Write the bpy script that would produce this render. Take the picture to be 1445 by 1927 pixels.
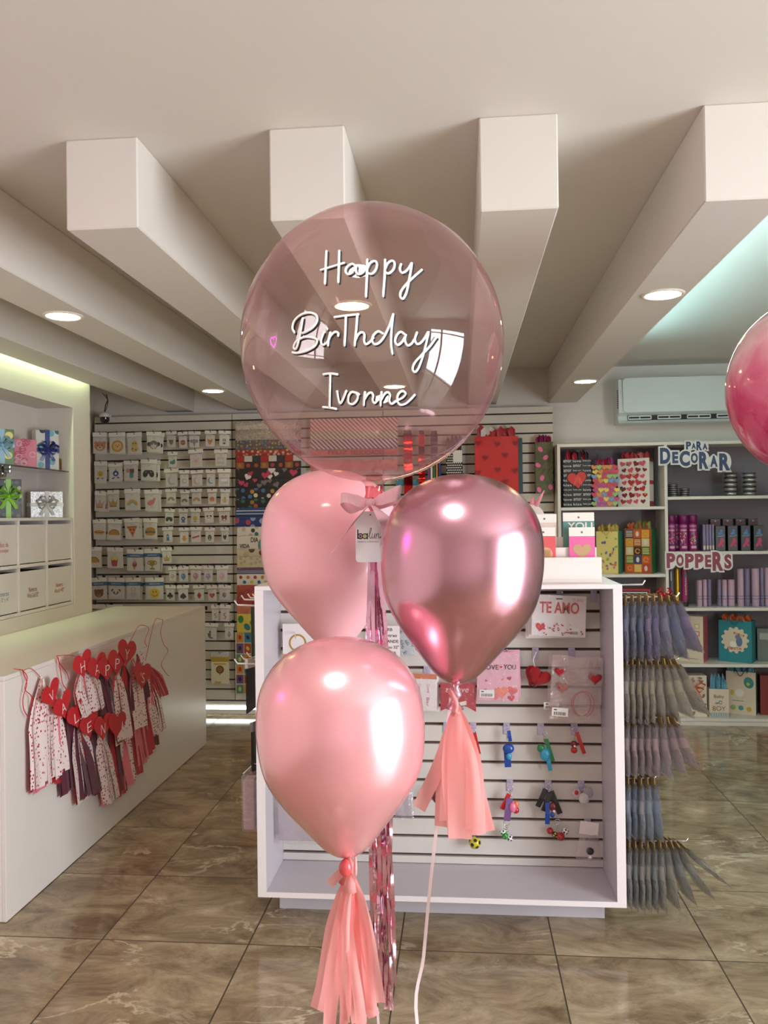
import bpy, math, random
from mathutils import Vector, Matrix

RND = random.Random(11)
scene = bpy.context.scene
for o in list(bpy.data.objects):
    bpy.data.objects.remove(o)

# ------------------------------------------------------------------ camera
CAM_F, CAM_YAW, CAM_PITCH, CAM_ROLL, CAM_H = 1572.45, 0.0916655, 0.0057713, -0.0125294, 1.55
_fw = Vector((-math.sin(CAM_YAW) * math.cos(CAM_PITCH), math.cos(CAM_YAW) * math.cos(CAM_PITCH), math.sin(CAM_PITCH)))
_r0 = Vector((math.cos(CAM_YAW), math.sin(CAM_YAW), 0))
_u0 = _r0.cross(_fw)
_r = math.cos(CAM_ROLL) * _r0 + math.sin(CAM_ROLL) * _u0
_u = -math.sin(CAM_ROLL) * _r0 + math.cos(CAM_ROLL) * _u0
cam = bpy.data.cameras.new('camera')
cam.sensor_fit = 'VERTICAL'
cam.sensor_height = 36.0
cam.sensor_width = 27.0
cam.lens = CAM_F / 1927 * 36.0
cam.clip_start = 0.02
camo = bpy.data.objects.new('camera', cam)
scene.collection.objects.link(camo)
camo.matrix_world = Matrix(((_r.x, _u.x, -_fw.x, 0), (_r.y, _u.y, -_fw.y, 0), (_r.z, _u.z, -_fw.z, CAM_H), (0, 0, 0, 1)))
scene.camera = camo

scene.view_settings.view_transform = 'Standard'
scene.view_settings.look = 'None'
scene.view_settings.gamma = 1.0
scene.view_settings.use_curve_mapping = False
scene.view_settings.exposure = 0.28

# ------------------------------------------------------------------ daylight
world = bpy.data.worlds.new('daylight')
scene.world = world
world.use_nodes = True
bg = world.node_tree.nodes['Background']
bg.inputs[0].default_value = (0.90, 0.955, 1.0, 1)
bg.inputs[1].default_value = 14.0
scene.cycles.max_bounces = 12
scene.cycles.diffuse_bounces = 6
scene.cycles.glossy_bounces = 5
scene.cycles.transparent_max_bounces = 24
scene.cycles.transmission_bounces = 8
scene.cycles.sample_clamp_indirect = 6.0
scene.cycles.caustics_reflective = False
scene.cycles.caustics_refractive = False

CEIL, SOFFIT = 2.69, 2.42
BACK = 6.60           # face of the back wall
RIGHT = 3.4           # face of the wall on the +X side
FRONT = -3.2          # shop front behind the camera


def portal(name, loc, rot, sx, sy):
    l = bpy.data.lights.new(name, 'AREA')
    l.shape = 'RECTANGLE'
    l.size, l.size_y = sx, sy
    l.cycles.is_portal = True
    o = bpy.data.objects.new(name, l)
    scene.collection.objects.link(o)
    o.location = loc
    o.rotation_euler = rot


WIN_R = (-1.15, 1.3, 0.03, 2.2)    # y0, y1, z0, z1 of the glazed opening in the +X wall
portal('daylight_side', (RIGHT + .02, (WIN_R[0] + WIN_R[1]) / 2, (WIN_R[2] + WIN_R[3]) / 2), (0, math.pi / 2, 0), WIN_R[3] - WIN_R[2], WIN_R[1] - WIN_R[0])

# ------------------------------------------------------------------ geometry of the photograph


def ray(x, y):
    return _fw + _r * ((x - 722.5) / CAM_F) + _u * ((963.5 - y) / CAM_F)


def atY(x, y, Y):
    d = ray(x, y)
    d = d * (Y / d.y)
    return Vector((d.x, d.y, d.z + CAM_H))


def atX(x, y, X):
    d = ray(x, y)
    d = d * (X / d.x)
    return Vector((d.x, d.y, d.z + CAM_H))


def atZ(x, y, z):
    d = ray(x, y)
    d = d * ((z - CAM_H) / d.z)
    return Vector((d.x, d.y, d.z + CAM_H))


# ------------------------------------------------------------------ materials
def lin(c):
    out = []
    for v in c[:3]:
        v = v / 255.0
        out.append(v / 12.92 if v <= 0.04045 else ((v + 0.055) / 1.055) ** 2.4)
    return (out[0], out[1], out[2], 1.0)


MATS = {}


def mat(name, rgb, rough=0.5, metal=0.0, spec=0.5, coat=0.0, coat_rough=0.05, noise=0.0, nscale=40.0, bump=0.0, bscale=200.0,
        emit=0.0, sss=0.0, alpha=1.0, sheen=0.0, trans=0.0, stretch=None):
    if name in MATS:
        return MATS[name]
    m = bpy.data.materials.new(name)
    m.use_nodes = True
    nt = m.node_tree
    b = nt.nodes['Principled BSDF']
    c = lin(rgb)
    b.inputs['Base Color'].default_value = c
    b.inputs['Roughness'].default_value = rough
    b.inputs['Metallic'].default_value = metal
    b.inputs['Specular IOR Level'].default_value = spec
    b.inputs['Coat Weight'].default_value = coat
    b.inputs['Coat Roughness'].default_value = coat_rough
    b.inputs['Alpha'].default_value = alpha
    b.inputs['Sheen Weight'].default_value = sheen
    b.inputs['Transmission Weight'].default_value = trans
    if sss:
        b.inputs['Subsurface Weight'].default_value = sss
        b.inputs['Subsurface Radius'].default_value = (0.02, 0.01, 0.01)
    if emit:
        b.inputs['Emission Color'].default_value = c
        b.inputs['Emission Strength'].default_value = emit
    if noise or bump:
        tc = nt.nodes.new('ShaderNodeTexCoord')
        src = tc.outputs['Object']
        if stretch:
            mp = nt.nodes.new('ShaderNodeMapping')
            mp.inputs['Scale'].default_value = stretch
            nt.links.new(src, mp.inputs[0])
            src = mp.outputs[0]
        if noise:
            n = nt.nodes.new('ShaderNodeTexNoise')
            n.inputs['Scale'].default_value = nscale
            n.inputs['Detail'].default_value = 4
            nt.links.new(src, n.inputs['Vector'])
            mr = nt.nodes.new('ShaderNodeMapRange')
            mr.inputs['To Min'].default_value = 1 - noise
            mr.inputs['To Max'].default_value = 1 + noise
            nt.links.new(n.outputs['Fac'], mr.inputs['Value'])
            mx = nt.nodes.new('ShaderNodeVectorMath')
            mx.operation = 'SCALE'
            mx.inputs[0].default_value = c[:3]
            nt.links.new(mr.outputs[0], mx.inputs['Scale'])
            nt.links.new(mx.outputs[0], b.inputs['Base Color'])
        if bump:
            n2 = nt.nodes.new('ShaderNodeTexNoise')
            n2.inputs['Scale'].default_value = bscale
            n2.inputs['Detail'].default_value = 3
            nt.links.new(src, n2.inputs['Vector'])
            bp = nt.nodes.new('ShaderNodeBump')
            bp.inputs['Strength'].default_value = bump
            bp.inputs['Distance'].default_value = 0.01
            nt.links.new(n2.outputs['Fac'], bp.inputs['Height'])
            nt.links.new(bp.outputs[0], b.inputs['Normal'])
    MATS[name] = m
    return m


def P(rgb, rough=0.5):
    """printed ink of one colour"""
    return mat('ink_%d_%d_%d_%d' % (rgb[0], rgb[1], rgb[2], int(rough * 100)), rgb, rough=rough, noise=0.03, nscale=300)


def clear_film(name, tint=(250, 250, 250), gloss=0.12, rough=0.12, wrinkle=0.6, bscale=60, body=0.05, bodycol=(255, 255, 255)):
    if name in MATS:
        return MATS[name]
    m = bpy.data.materials.new(name)
    m.use_nodes = True
    nt = m.node_tree
    N = nt.nodes
    L = nt.links
    N.remove(N['Principled BSDF'])
    out = N['Material Output']
    tr = N.new('ShaderNodeBsdfTransparent')
    tr.inputs[0].default_value = lin(tint)
    gl = N.new('ShaderNodeBsdfGlossy')
    gl.inputs['Roughness'].default_value = rough
    df = N.new('ShaderNodeBsdfDiffuse')
    df.inputs[0].default_value = lin(bodycol)
    fr = N.new('ShaderNodeLayerWeight')
    fr.inputs[0].default_value = 0.5
    pw = N.new('ShaderNodeMath')
    pw.operation = 'POWER'
    pw.inputs[1].default_value = 5.0
    L.new(fr.outputs['Facing'], pw.inputs[0])
    mu = N.new('ShaderNodeMath')
    mu.operation = 'MULTIPLY_ADD'
    mu.inputs[1].default_value = 0.9
    mu.inputs[2].default_value = 0.04 + gloss * 0.4
    mu.use_clamp = True
    L.new(pw.outputs[0], mu.inputs[0])
    m1 = N.new('ShaderNodeMixShader')
    m1.inputs[0].default_value = body
    L.new(tr.outputs[0], m1.inputs[1])
    L.new(df.outputs[0], m1.inputs[2])
    m2 = N.new('ShaderNodeMixShader')
    L.new(mu.outputs[0], m2.inputs[0])
    L.new(m1.outputs[0], m2.inputs[1])
    L.new(gl.outputs[0], m2.inputs[2])
    if wrinkle:
        tc = N.new('ShaderNodeTexCoord')
        n = N.new('ShaderNodeTexNoise')
        n.inputs['Scale'].default_value = bscale
        n.inputs['Distortion'].default_value = 1.0
        L.new(tc.outputs['Object'], n.inputs['Vector'])
        bp = N.new('ShaderNodeBump')
        bp.inputs['Strength'].default_value = wrinkle
        bp.inputs['Distance'].default_value = 0.01
        L.new(n.outputs['Fac'], bp.inputs['Height'])
        L.new(bp.outputs[0], gl.inputs['Normal'])
        L.new(bp.outputs[0], fr.inputs['Normal'])
    L.new(m2.outputs[0], out.inputs[0])
    MATS[name] = m
    return m


# ------------------------------------------------------------------ mesh builder
COL = scene.collection


def frame(o, ux, uy):
    ux, uy = Vector(ux).normalized(), Vector(uy).normalized()
    un = ux.cross(uy)
    return Matrix(((ux.x, uy.x, un.x, o[0]), (ux.y, uy.y, un.y, o[1]), (ux.z, uy.z, un.z, o[2]), (0, 0, 0, 1)))


def facing(o):           # sheet that looks towards -Y (the camera side)
    return frame(o, (1, 0, 0), (0, 0, 1))


def facing_x(o):         # sheet that looks towards +X
    return frame(o, (0, 1, 0), (0, 0, 1))


def smooth_path(pts, n=6):
    pts = [Vector(p) for p in pts]
    if len(pts) < 3:
        return pts
    out = []
    for i in range(len(pts) - 1):
        p0 = pts[i - 1] if i > 0 else pts[0] * 2 - pts[1]
        p1, p2 = pts[i], pts[i + 1]
        p3 = pts[i + 2] if i + 2 < len(pts) else pts[-1] * 2 - pts[-2]
        for k in range(n):
            t = k / n
            out.append(0.5 * ((2 * p1) + (p2 - p0) * t + (2 * p0 - 5 * p1 + 4 * p2 - p3) * t * t + (3 * p1 - p0 - 3 * p2 + p3) * t ** 3))
    out.append(pts[-1])
    return out


def heart_pts(s=1.0, n=28):
    out = []
    for i in range(n):
        t = 2 * math.pi * i / n
        x = 16 * math.sin(t) ** 3
        y = 13 * math.cos(t) - 5 * math.cos(2 * t) - 2 * math.cos(3 * t) - math.cos(4 * t)
        out.append((-x / 16 * s, (y + 2.5) / 16 * s))
    return out


def ell(x, y, rx, ry, deg=0, n=18):
    a = math.radians(deg)
    ca, sa = math.cos(a), math.sin(a)
    return [(x + rx * math.cos(t) * ca - ry * math.sin(t) * sa, y + rx * math.cos(t) * sa + ry * math.sin(t) * ca)
            for t in (2 * math.pi * i / n for i in range(n))]


FONT_CACHE = {}


def glyphs(txt, offset=0.0, shear=0.0):
    key = (txt, offset, shear)
    if key not in FONT_CACHE:
        cu = bpy.data.curves.new('lettering', 'FONT')
        cu.body = txt
        cu.size = 1.0
        cu.offset = offset
        cu.shear = shear
        cu.resolution_u = 4
        cu.space_line = 0.95
        cu.align_x = 'CENTER'
        ob = bpy.data.objects.new('lettering', cu)
        COL.objects.link(ob)
        bpy.context.view_layer.update()
        dg = bpy.context.evaluated_depsgraph_get()
        me = bpy.data.meshes.new_from_object(ob.evaluated_get(dg), depsgraph=dg)
        vs = [v.co.copy() for v in me.vertices]
        fs = [tuple(p.vertices) for p in me.polygons]
        nz = sum((me.polygons[i].normal.z for i in range(len(fs))), 0.0)
        if nz < 0:
            fs = [tuple(reversed(f)) for f in fs]
        bpy.data.objects.remove(ob)
        bpy.data.curves.remove(cu)
        bpy.data.meshes.remove(me)
        FONT_CACHE[key] = (vs, fs)
    return FONT_CACHE[key]


class MB:
    def __init__(s):
        s.v, s.f, s.mi, s.sm, s.mats = [], [], [], [], []

    def add(s, verts, faces, m, M=None, smooth=False):
        if m not in s.mats:
            s.mats.append(m)
        k, b = s.mats.index(m), len(s.v)
        for p in verts:
            p = Vector(p)
            s.v.append(M @ p if M is not None else p)
        for f in faces:
            s.f.append(tuple(b + i for i in f))
            s.mi.append(k)
            s.sm.append(smooth)
        return s

    def box(s, c, d, m, M=None, bev=0.0):
        cx, cy, cz = c
        hx, hy, hz = d[0] / 2, d[1] / 2, d[2] / 2
        if bev <= 0:
            vs = [(cx + sx * hx, cy + sy * hy, cz + sz * hz) for sx in (-1, 1) for sy in (-1, 1) for sz in (-1, 1)]
            fs = [(0, 1, 3, 2), (4, 6, 7, 5), (0, 4, 5, 1), (2, 3, 7, 6), (0, 2, 6, 4), (1, 5, 7, 3)]
            return s.add(vs, fs, m, M)
        b = min(bev, hx * .9, hy * .9, hz * .9)
        vs, idx = [], {}
        for sx in (-1, 1):
            for sy in (-1, 1):
                for sz in (-1, 1):
                    for a in range(3):
                        p = [sx * (hx - b), sy * (hy - b), sz * (hz - b)]
                        p[a] = (sx, sy, sz)[a] * (hx, hy, hz)[a]
                        idx[(sx, sy, sz, a)] = len(vs)
                        vs.append((cx + p[0], cy + p[1], cz + p[2]))
        fs = []

        def quad(keys):
            q = [idx[k] for k in keys]
            p = [Vector(vs[i]) for i in q]
            n = (p[1] - p[0]).cross(p[2] - p[0])
            ctr = sum(p, Vector()) / len(p) - Vector(c)
            fs.append(tuple(q) if n.dot(ctr) > 0 else tuple(reversed(q)))
        for a in range(3):
            o1, o2 = [i for i in range(3) if i != a]
            for sg in (-1, 1):
                ks = []
                for s1, s2 in ((-1, -1), (1, -1), (1, 1), (-1, 1)):
                    k = [0, 0, 0]
                    k[a], k[o1], k[o2] = sg, s1, s2
                    ks.append((k[0], k[1], k[2], a))
                quad(ks)
            for s1 in (-1, 1):
                for s2 in (-1, 1):
                    ks = []
                    for sa, ax in ((-1, o1), (1, o1), (1, o2), (-1, o2)):
                        k = [0, 0, 0]
                        k[a], k[o1], k[o2] = sa, s1, s2
                        ks.append((k[0], k[1], k[2], ax))
                    quad(ks)
        for sx in (-1, 1):
            for sy in (-1, 1):
                for sz in (-1, 1):
                    quad([(sx, sy, sz, a) for a in range(3)])
        return s.add(vs, fs, m, M)

    def tube(s, pts, r, m, n=8, M=None, smooth=True, closed=False):
        pts = [Vector(p) for p in pts]
        k = len(pts)
        rs = r if isinstance(r, (list, tuple)) else [r] * k
        t0 = (pts[1] - pts[0]).normalized()
        ref = Vector((0, 0, 1)) if abs(t0.z) < 0.9 else Vector((1, 0, 0))
        nrm = t0.cross(ref).normalized()
        vs, fs = [], []
        for i in range(k):
            if closed:
                t = (pts[(i + 1) % k] - pts[i - 1]).normalized()
            else:
                t = (pts[min(i + 1, k - 1)] - pts[max(i - 1, 0)])
                t = t.normalized() if t.length > 1e-9 else t0
            nrm = (nrm - t * nrm.dot(t))
            nrm = nrm.normalized() if nrm.length > 1e-6 else t.orthogonal().normalized()
            bn = t.cross(nrm)
            for j in range(n):
                a = 2 * math.pi * j / n
                vs.append(pts[i] + (nrm * math.cos(a) + bn * math.sin(a)) * rs[i])
        for i in range(k if closed else k - 1):
            i2 = (i + 1) % k
            for j in range(n):
                j2 = (j + 1) % n
                fs.append((i * n + j, i * n + j2, i2 * n + j2, i2 * n + j))
        if not closed:
            fs.append(tuple(reversed(range(n))))
            fs.append(tuple((k - 1) * n + j for j in range(n)))
        return s.add(vs, fs, m, M, smooth)

    def lathe(s, prof, m, n=32, M=None, smooth=True):
        vs, fs = [], []
        k = len(prof)
        for (r, z) in prof:
            for j in range(n):
                a = 2 * math.pi * j / n
                vs.append((max(r, 1e-5) * math.cos(a), max(r, 1e-5) * math.sin(a), z))
        for i in range(k - 1):
            for j in range(n):
                j2 = (j + 1) % n
                fs.append((i * n + j, i * n + j2, (i + 1) * n + j2, (i + 1) * n + j))
        return s.add(vs, fs, m, M, smooth)

    def cyl(s, c, r, h, m, n=20, M=None):
        T = Matrix.Translation(c)
        T = M @ T if M is not None else T
        return s.lathe([(0, 0), (r, 0), (r, h), (0, h)], m, n, T, smooth=False)

    def poly(s, pts, m, M=None, z=0.0, th=0.0):
        n = len(pts)
        vs = [(p[0], p[1], z) for p in pts]
        fs = [tuple(range(n))]
        if th:
            vs += [(p[0], p[1], z - th) for p in pts]
            fs += [tuple(reversed(range(n, 2 * n)))]
            fs += [(i, n + i, n + (i + 1) % n, (i + 1) % n) for i in range(n)]
        return s.add(vs, fs, m, M)

    def grid(s, fn, nu, nv, m, M=None, smooth=True):
        vs = [fn(i / nu, j / nv) for j in range(nv + 1) for i in range(nu + 1)]
        fs = [(j * (nu + 1) + i, j * (nu + 1) + i + 1, (j + 1) * (nu + 1) + i + 1, (j + 1) * (nu + 1) + i) for j in range(nv) for i in range(nu)]
        return s.add(vs, fs, m, M, smooth)

    def ribbon(s, pts, w, m, side, M=None, smooth=True, th=0.0):
        """flat strip along PTS; SIDE is the direction of its width (one vector or one per point)"""
        k = len(pts)
        ws = w if isinstance(w, (list, tuple)) else [w] * k
        vs, fs = [], []
        for i in range(k):
            sd = Vector(side[i] if isinstance(side, list) else side).normalized() * ws[i] / 2
            vs += [Vector(pts[i]) - sd, Vector(pts[i]) + sd]
        for i in range(k - 1):
            fs.append((2 * i, 2 * i + 1, 2 * i + 3, 2 * i + 2))
        return s.add(vs, fs, m, M, smooth)

    def ball(s, c, r, m, M=None, n=16, sq=(1, 1, 1)):
        k = max(6, n // 2)
        prof = [(math.sin(math.pi * i / k), -math.cos(math.pi * i / k)) for i in range(k + 1)]
        T = Matrix.Translation(c) @ Matrix.Diagonal((r * sq[0], r * sq[1], r * sq[2], 1))
        return s.lathe(prof, m, n, M @ T if M is not None else T)

    def text(s, txt, m, M, box=None, size=None, offset=0.0, th=0.0, z=0.0, shear=0.0):
        """lettering fitted into BOX = (x0, y0, x1, y1), or centred on the frame's origin at SIZE"""
        vs, fs = glyphs(txt, offset, shear)
        if not vs:
            return s
        xs, ys = [v.x for v in vs], [v.y for v in vs]
        if box:
            sx = (box[2] - box[0]) / max(1e-6, max(xs) - min(xs))
            sy = (box[3] - box[1]) / max(1e-6, max(ys) - min(ys))
            ox, oy = box[0] - min(xs) * sx, box[1] - min(ys) * sy
        else:
            sx = sy = size
            ox, oy = 0, -(max(ys) + min(ys)) / 2 * size
        w = [(v.x * sx + ox, v.y * sy + oy, z) for v in vs]
        ff = list(fs)
        if th:
            n = len(w)
            w += [(p[0], p[1], z - th) for p in w[:n]]
            edges = {}
            for f in fs:
                for i in range(len(f)):
                    e = (f[i], f[(i + 1) % len(f)])
                    edges[e] = edges.get(e, 0) + 1
            for (a, b) in list(edges):
                if (b, a) not in edges:
                    ff.append((b, a, a + n, b + n))
        return s.add(w, ff, m, M)

    def build(s, name, parent=None, world=False, sharp=None):
        me = bpy.data.meshes.new(name)
        off = parent.location if (world and parent is not None) else Vector((0, 0, 0))
        me.from_pydata([tuple(v - off) for v in s.v], [], s.f)
        for m in s.mats:
            me.materials.append(m)
        me.polygons.foreach_set('material_index', s.mi)
        me.polygons.foreach_set('use_smooth', s.sm)
        if sharp:
            me.set_sharp_from_angle(angle=math.radians(sharp))
        me.update()
        o = bpy.data.objects.new(name, me)
        COL.objects.link(o)
        if parent is not None:
            o.parent = parent
        return o

    def solo(s, name, label, cat, loc=(0, 0, 0), group=None, kind=None, rot=(0, 0, 0), sharp=None):
        """a thing that is one mesh, built around LOC in world coordinates"""
        loc = Vector(loc)
        s.v = [v - loc for v in s.v]
        o = s.build(name, sharp=sharp)
        o.location = loc
        o.rotation_euler = rot
        tag(o, label, cat, group, kind)
        return o


def tag(o, label=None, cat=None, group=None, kind=None):
    if label:
        o['label'] = label
    if cat:
        o['category'] = cat
    if group:
        o['group'] = group
    if kind:
        o['kind'] = kind
    return o


def thing(name, label, cat, loc, group=None, rot=(0, 0, 0)):
    o = bpy.data.objects.new(name, None)
    o.empty_display_size = 0.05
    COL.objects.link(o)
    o.location = loc
    o.rotation_euler = rot
    return tag(o, label, cat, group)


def struct(name, mb, label=None, cat=None):
    o = mb.build(name)
    return tag(o, label, cat, None, 'structure')


# printed pictures: a list of flat shapes, each lying a hair above the one before
def draw(mb, shapes, M, sc=1.0, z0=0.0006, dz=0.00025):
    z = z0
    for sh in shapes:
        k = sh[0]
        if k == 'c':
            mb.poly([(x * sc, y * sc) for x, y in ell(sh[1], sh[2], sh[3], sh[3])], P(sh[4]), M, z)
        elif k == 'e':
            mb.poly([(x * sc, y * sc) for x, y in ell(sh[1], sh[2], sh[3], sh[4], sh[5])], P(sh[6]), M, z)
        elif k == 'p':
            mb.poly([(x * sc, y * sc) for x, y in sh[1]], P(sh[2]), M, z)
        elif k == 'r':
            x0, y0, x1, y1 = sh[1:5]
            mb.poly([(x0 * sc, y0 * sc), (x1 * sc, y0 * sc), (x1 * sc, y1 * sc), (x0 * sc, y1 * sc)], P(sh[5]), M, z)
        elif k == 'h':
            a = math.radians(sh[5] if len(sh) > 5 else 0)
            pts = [(x * math.cos(a) - y * math.sin(a), x * math.sin(a) + y * math.cos(a)) for x, y in heart_pts(sh[3])]
            mb.poly([((sh[1] + x) * sc, (sh[2] + y) * sc) for x, y in pts], P(sh[4]), M, z)
        elif k == 'arc':
            cx, cy, r0, r1, a0, a1, c = sh[1:8]
            n = 12
            A = [math.radians(a0 + (a1 - a0) * i / n) for i in range(n + 1)]
            vs = [((cx + r0 * math.cos(a)) * sc, (cy + r0 * math.sin(a)) * sc, z) for a in A] + [((cx + r1 * math.cos(a)) * sc, (cy + r1 * math.sin(a)) * sc, z) for a in A]
            mb.add(vs, [(i + 1, i, n + 1 + i, n + 2 + i) for i in range(n)], P(c), M)
        elif k == 't':
            b = [v * sc for v in sh[2:6]]
            mb.text(sh[1], P(sh[6]), M, box=b, z=z, offset=sh[7] if len(sh) > 7 else 0.0)
        z += dz
    return mb

# ================================================================== SETTING
paint = mat('wall_paint', (226, 219, 212), rough=0.7, noise=0.02, nscale=1.5, bump=0.03, bscale=120)
paint_ceiling = mat('ceiling_paint', (222, 217, 210), rough=0.85, noise=0.02, nscale=1.0, bump=0.02, bscale=60)
paint_beam = mat('beam_paint', (224, 218, 211), rough=0.8, noise=0.02, nscale=2.0, bump=0.03, bscale=80)


def floor_material():
    m = bpy.data.materials.new('polished_stone_tile')
    m.use_nodes = True
    nt = m.node_tree
    N, L = nt.nodes, nt.links
    b = N['Principled BSDF']
    geo = N.new('ShaderNodeNewGeometry')
    sep = N.new('ShaderNodeSeparateXYZ')
    L.new(geo.outputs['Position'], sep.inputs[0])
    T, X0, Y0 = 0.5513, -1.341, 2.9896

    def math_(op, a, bb=None, c=None):
        n = N.new('ShaderNodeMath')
        n.operation = op
        for i, v in enumerate((a, bb, c)):
            if v is None:
                continue
            if isinstance(v, (int, float)):
                n.inputs[i].default_value = v
            else:
                L.new(v, n.inputs[i])
        return n.outputs[0]
    u = math_('DIVIDE', math_('SUBTRACT', sep.outputs[0], X0), T)
    v = math_('DIVIDE', math_('SUBTRACT', sep.outputs[1], Y0), T)
    du = math_('ABSOLUTE', math_('SUBTRACT', math_('FRACT', math_('ADD', u, 0.5)), 0.5))
    dv = math_('ABSOLUTE', math_('SUBTRACT', math_('FRACT', math_('ADD', v, 0.5)), 0.5))
    d = math_('MINIMUM', du, dv)
    grout = math_('LESS_THAN', d, 0.0048)
    cell = N.new('ShaderNodeCombineXYZ')
    L.new(math_('FLOOR', u), cell.inputs[0])
    L.new(math_('FLOOR', v), cell.inputs[1])
    wn = N.new('ShaderNodeTexWhiteNoise')
    wn.noise_dimensions = '2D'
    L.new(cell.outputs[0], wn.inputs['Vector'])
    off = N.new('ShaderNodeVectorMath')
    off.operation = 'MULTIPLY_ADD'
    off.inputs[1].default_value = (9, 9, 9)
    L.new(wn.outputs['Color'], off.inputs[0])
    L.new(geo.outputs['Position'], off.inputs[2])
    mp = N.new('ShaderNodeMapping')
    mp.inputs['Rotation'].default_value = (0, 0, 0.65)
    mp.inputs['Scale'].default_value = (1.0, 1.8, 1.0)
    L.new(off.outputs[0], mp.inputs[0])
    n1 = N.new('ShaderNodeTexNoise')
    n1.inputs['Scale'].default_value = 3.6
    n1.inputs['Detail'].default_value = 9
    n1.inputs['Roughness'].default_value = 0.72
    n1.inputs['Distortion'].default_value = 0.6
    L.new(mp.outputs[0], n1.inputs['Vector'])
    r1 = N.new('ShaderNodeValToRGB')
    e = r1.color_ramp.elements
    e[0].position, e[0].color = 0.27, lin((100, 85, 66))
    e[1].position, e[1].color = 0.78, lin((222, 206, 180))
    for p, c in ((0.42, (136, 118, 94)), (0.54, (166, 148, 121)), (0.66, (190, 173, 146))):
        q = e.new(p)
        q.color = lin(c)
    L.new(n1.outputs['Fac'], r1.inputs[0])
    # pale broken veins
    n2 = N.new('ShaderNodeTexNoise')
    n2.inputs['Scale'].default_value = 1.7
    n2.inputs['Detail'].default_value = 7
    n2.inputs['Roughness'].default_value = 0.6
    n2.inputs['Distortion'].default_value = 0.6
    L.new(mp.outputs[0], n2.inputs['Vector'])
    vein = math_('ABSOLUTE', math_('SUBTRACT', n2.outputs['Fac'], 0.56))
    mr = N.new('ShaderNodeMapRange')
    mr.inputs['From Min'].default_value = 0.002
    mr.inputs['From Max'].default_value = 0.018
    mr.inputs['To Min'].default_value = 0.75
    mr.inputs['To Max'].default_value = 0.0
    L.new(vein, mr.inputs['Value'])
    n3 = N.new('ShaderNodeTexNoise')
    n3.inputs['Scale'].default_value = 2.2
    L.new(off.outputs[0], n3.inputs['Vector'])
    gate = N.new('ShaderNodeMapRange')
    gate.inputs['From Min'].default_value = 0.47
    gate.inputs['From Max'].default_value = 0.62
    L.new(n3.outputs['Fac'], gate.inputs['Value'])
    mx = N.new('ShaderNodeMix')
    mx.data_type = 'RGBA'
    L.new(math_('MULTIPLY', mr.outputs[0], gate.outputs[0]), mx.inputs['Factor'])
    L.new(r1.outputs[0], mx.inputs[6])
    mx.inputs[7].default_value = lin((220, 206, 180))
    mg = N.new('ShaderNodeMix')
    mg.data_type = 'RGBA'
    L.new(grout, mg.inputs['Factor'])
    L.new(mx.outputs[2], mg.inputs[6])
    mg.inputs[7].default_value = lin((70, 58, 46))
    L.new(mg.outputs[2], b.inputs['Base Color'])
    rr = math_('MULTIPLY_ADD', n1.outputs['Fac'], 0.08, 0.07)
    L.new(math_('MAXIMUM', rr, math_('MULTIPLY', grout, 0.7)), b.inputs['Roughness'])
    b.inputs['Specular IOR Level'].default_value = 0.45
    bp = N.new('ShaderNodeBump')
    bp.inputs['Strength'].default_value = 0.25
    bp.inputs['Distance'].default_value = 0.002
    L.new(math_('SUBTRACT', 1.0, grout), bp.inputs['Height'])
    L.new(bp.outputs[0], b.inputs['Normal'])
    return m


XW0, XW1 = -2.98, RIGHT
mb = MB()
mb.box(((XW0 + XW1) / 2, (FRONT + BACK) / 2, -0.05), (XW1 - XW0 + .4, BACK - FRONT + .4, 0.1), floor_material())
struct('floor', mb, 'polished brown marbled stone tile floor', 'floor')
mb = MB()
mb.box(((XW0 + XW1) / 2, (FRONT + BACK) / 2, CEIL + .06), (XW1 - XW0 + .4, BACK - FRONT + .4, 0.12), paint_ceiling)
struct('ceiling', mb, 'white plaster ceiling above the beams', 'ceiling')
mb = MB()
mb.box(((XW0 + XW1) / 2, BACK + .06, CEIL / 2), (XW1 - XW0 + .4, 0.12, CEIL), paint)
struct('wall_back', mb, 'white painted back wall of the shop', 'wall')
# the built-out wall on the -X side with its recess
NICHE_Y1, NICHE_Z0, NICHE_Z1, PIER_X, NICHE_X = 5.03, 1.03, 2.257, -2.41, -2.645
mb = MB()
NY0 = 1.6
mb.box((-2.83, (FRONT + 5.27) / 2, NICHE_Z0 / 2), (0.84, 5.27 - FRONT, NICHE_Z0), paint)
mb.box((-2.83, (FRONT + 5.27) / 2, (NICHE_Z1 + CEIL) / 2), (0.84, 5.27 - FRONT, CEIL - NICHE_Z1), paint)
mb.box((-2.83, (NICHE_Y1 + 5.27) / 2, (NICHE_Z0 + NICHE_Z1) / 2), (0.84, 5.27 - NICHE_Y1, NICHE_Z1 - NICHE_Z0), paint)
mb.box((-2.83, (FRONT + NY0) / 2, (NICHE_Z0 + NICHE_Z1) / 2), (0.84, NY0 - FRONT, NICHE_Z1 - NICHE_Z0), paint)
mb.box(((NICHE_X - 3.25) / 2, (NY0 + NICHE_Y1) / 2, (NICHE_Z0 + NICHE_Z1) / 2), (3.25 + NICHE_X, NICHE_Y1 - NY0, NICHE_Z1 - NICHE_Z0), paint)
mb.box((-3.115, (5.27 + BACK) / 2, CEIL / 2), (0.27, BACK - 5.27, CEIL), paint)
struct('wall_left', mb, 'white side wall with a deep display recess', 'wall')


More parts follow.
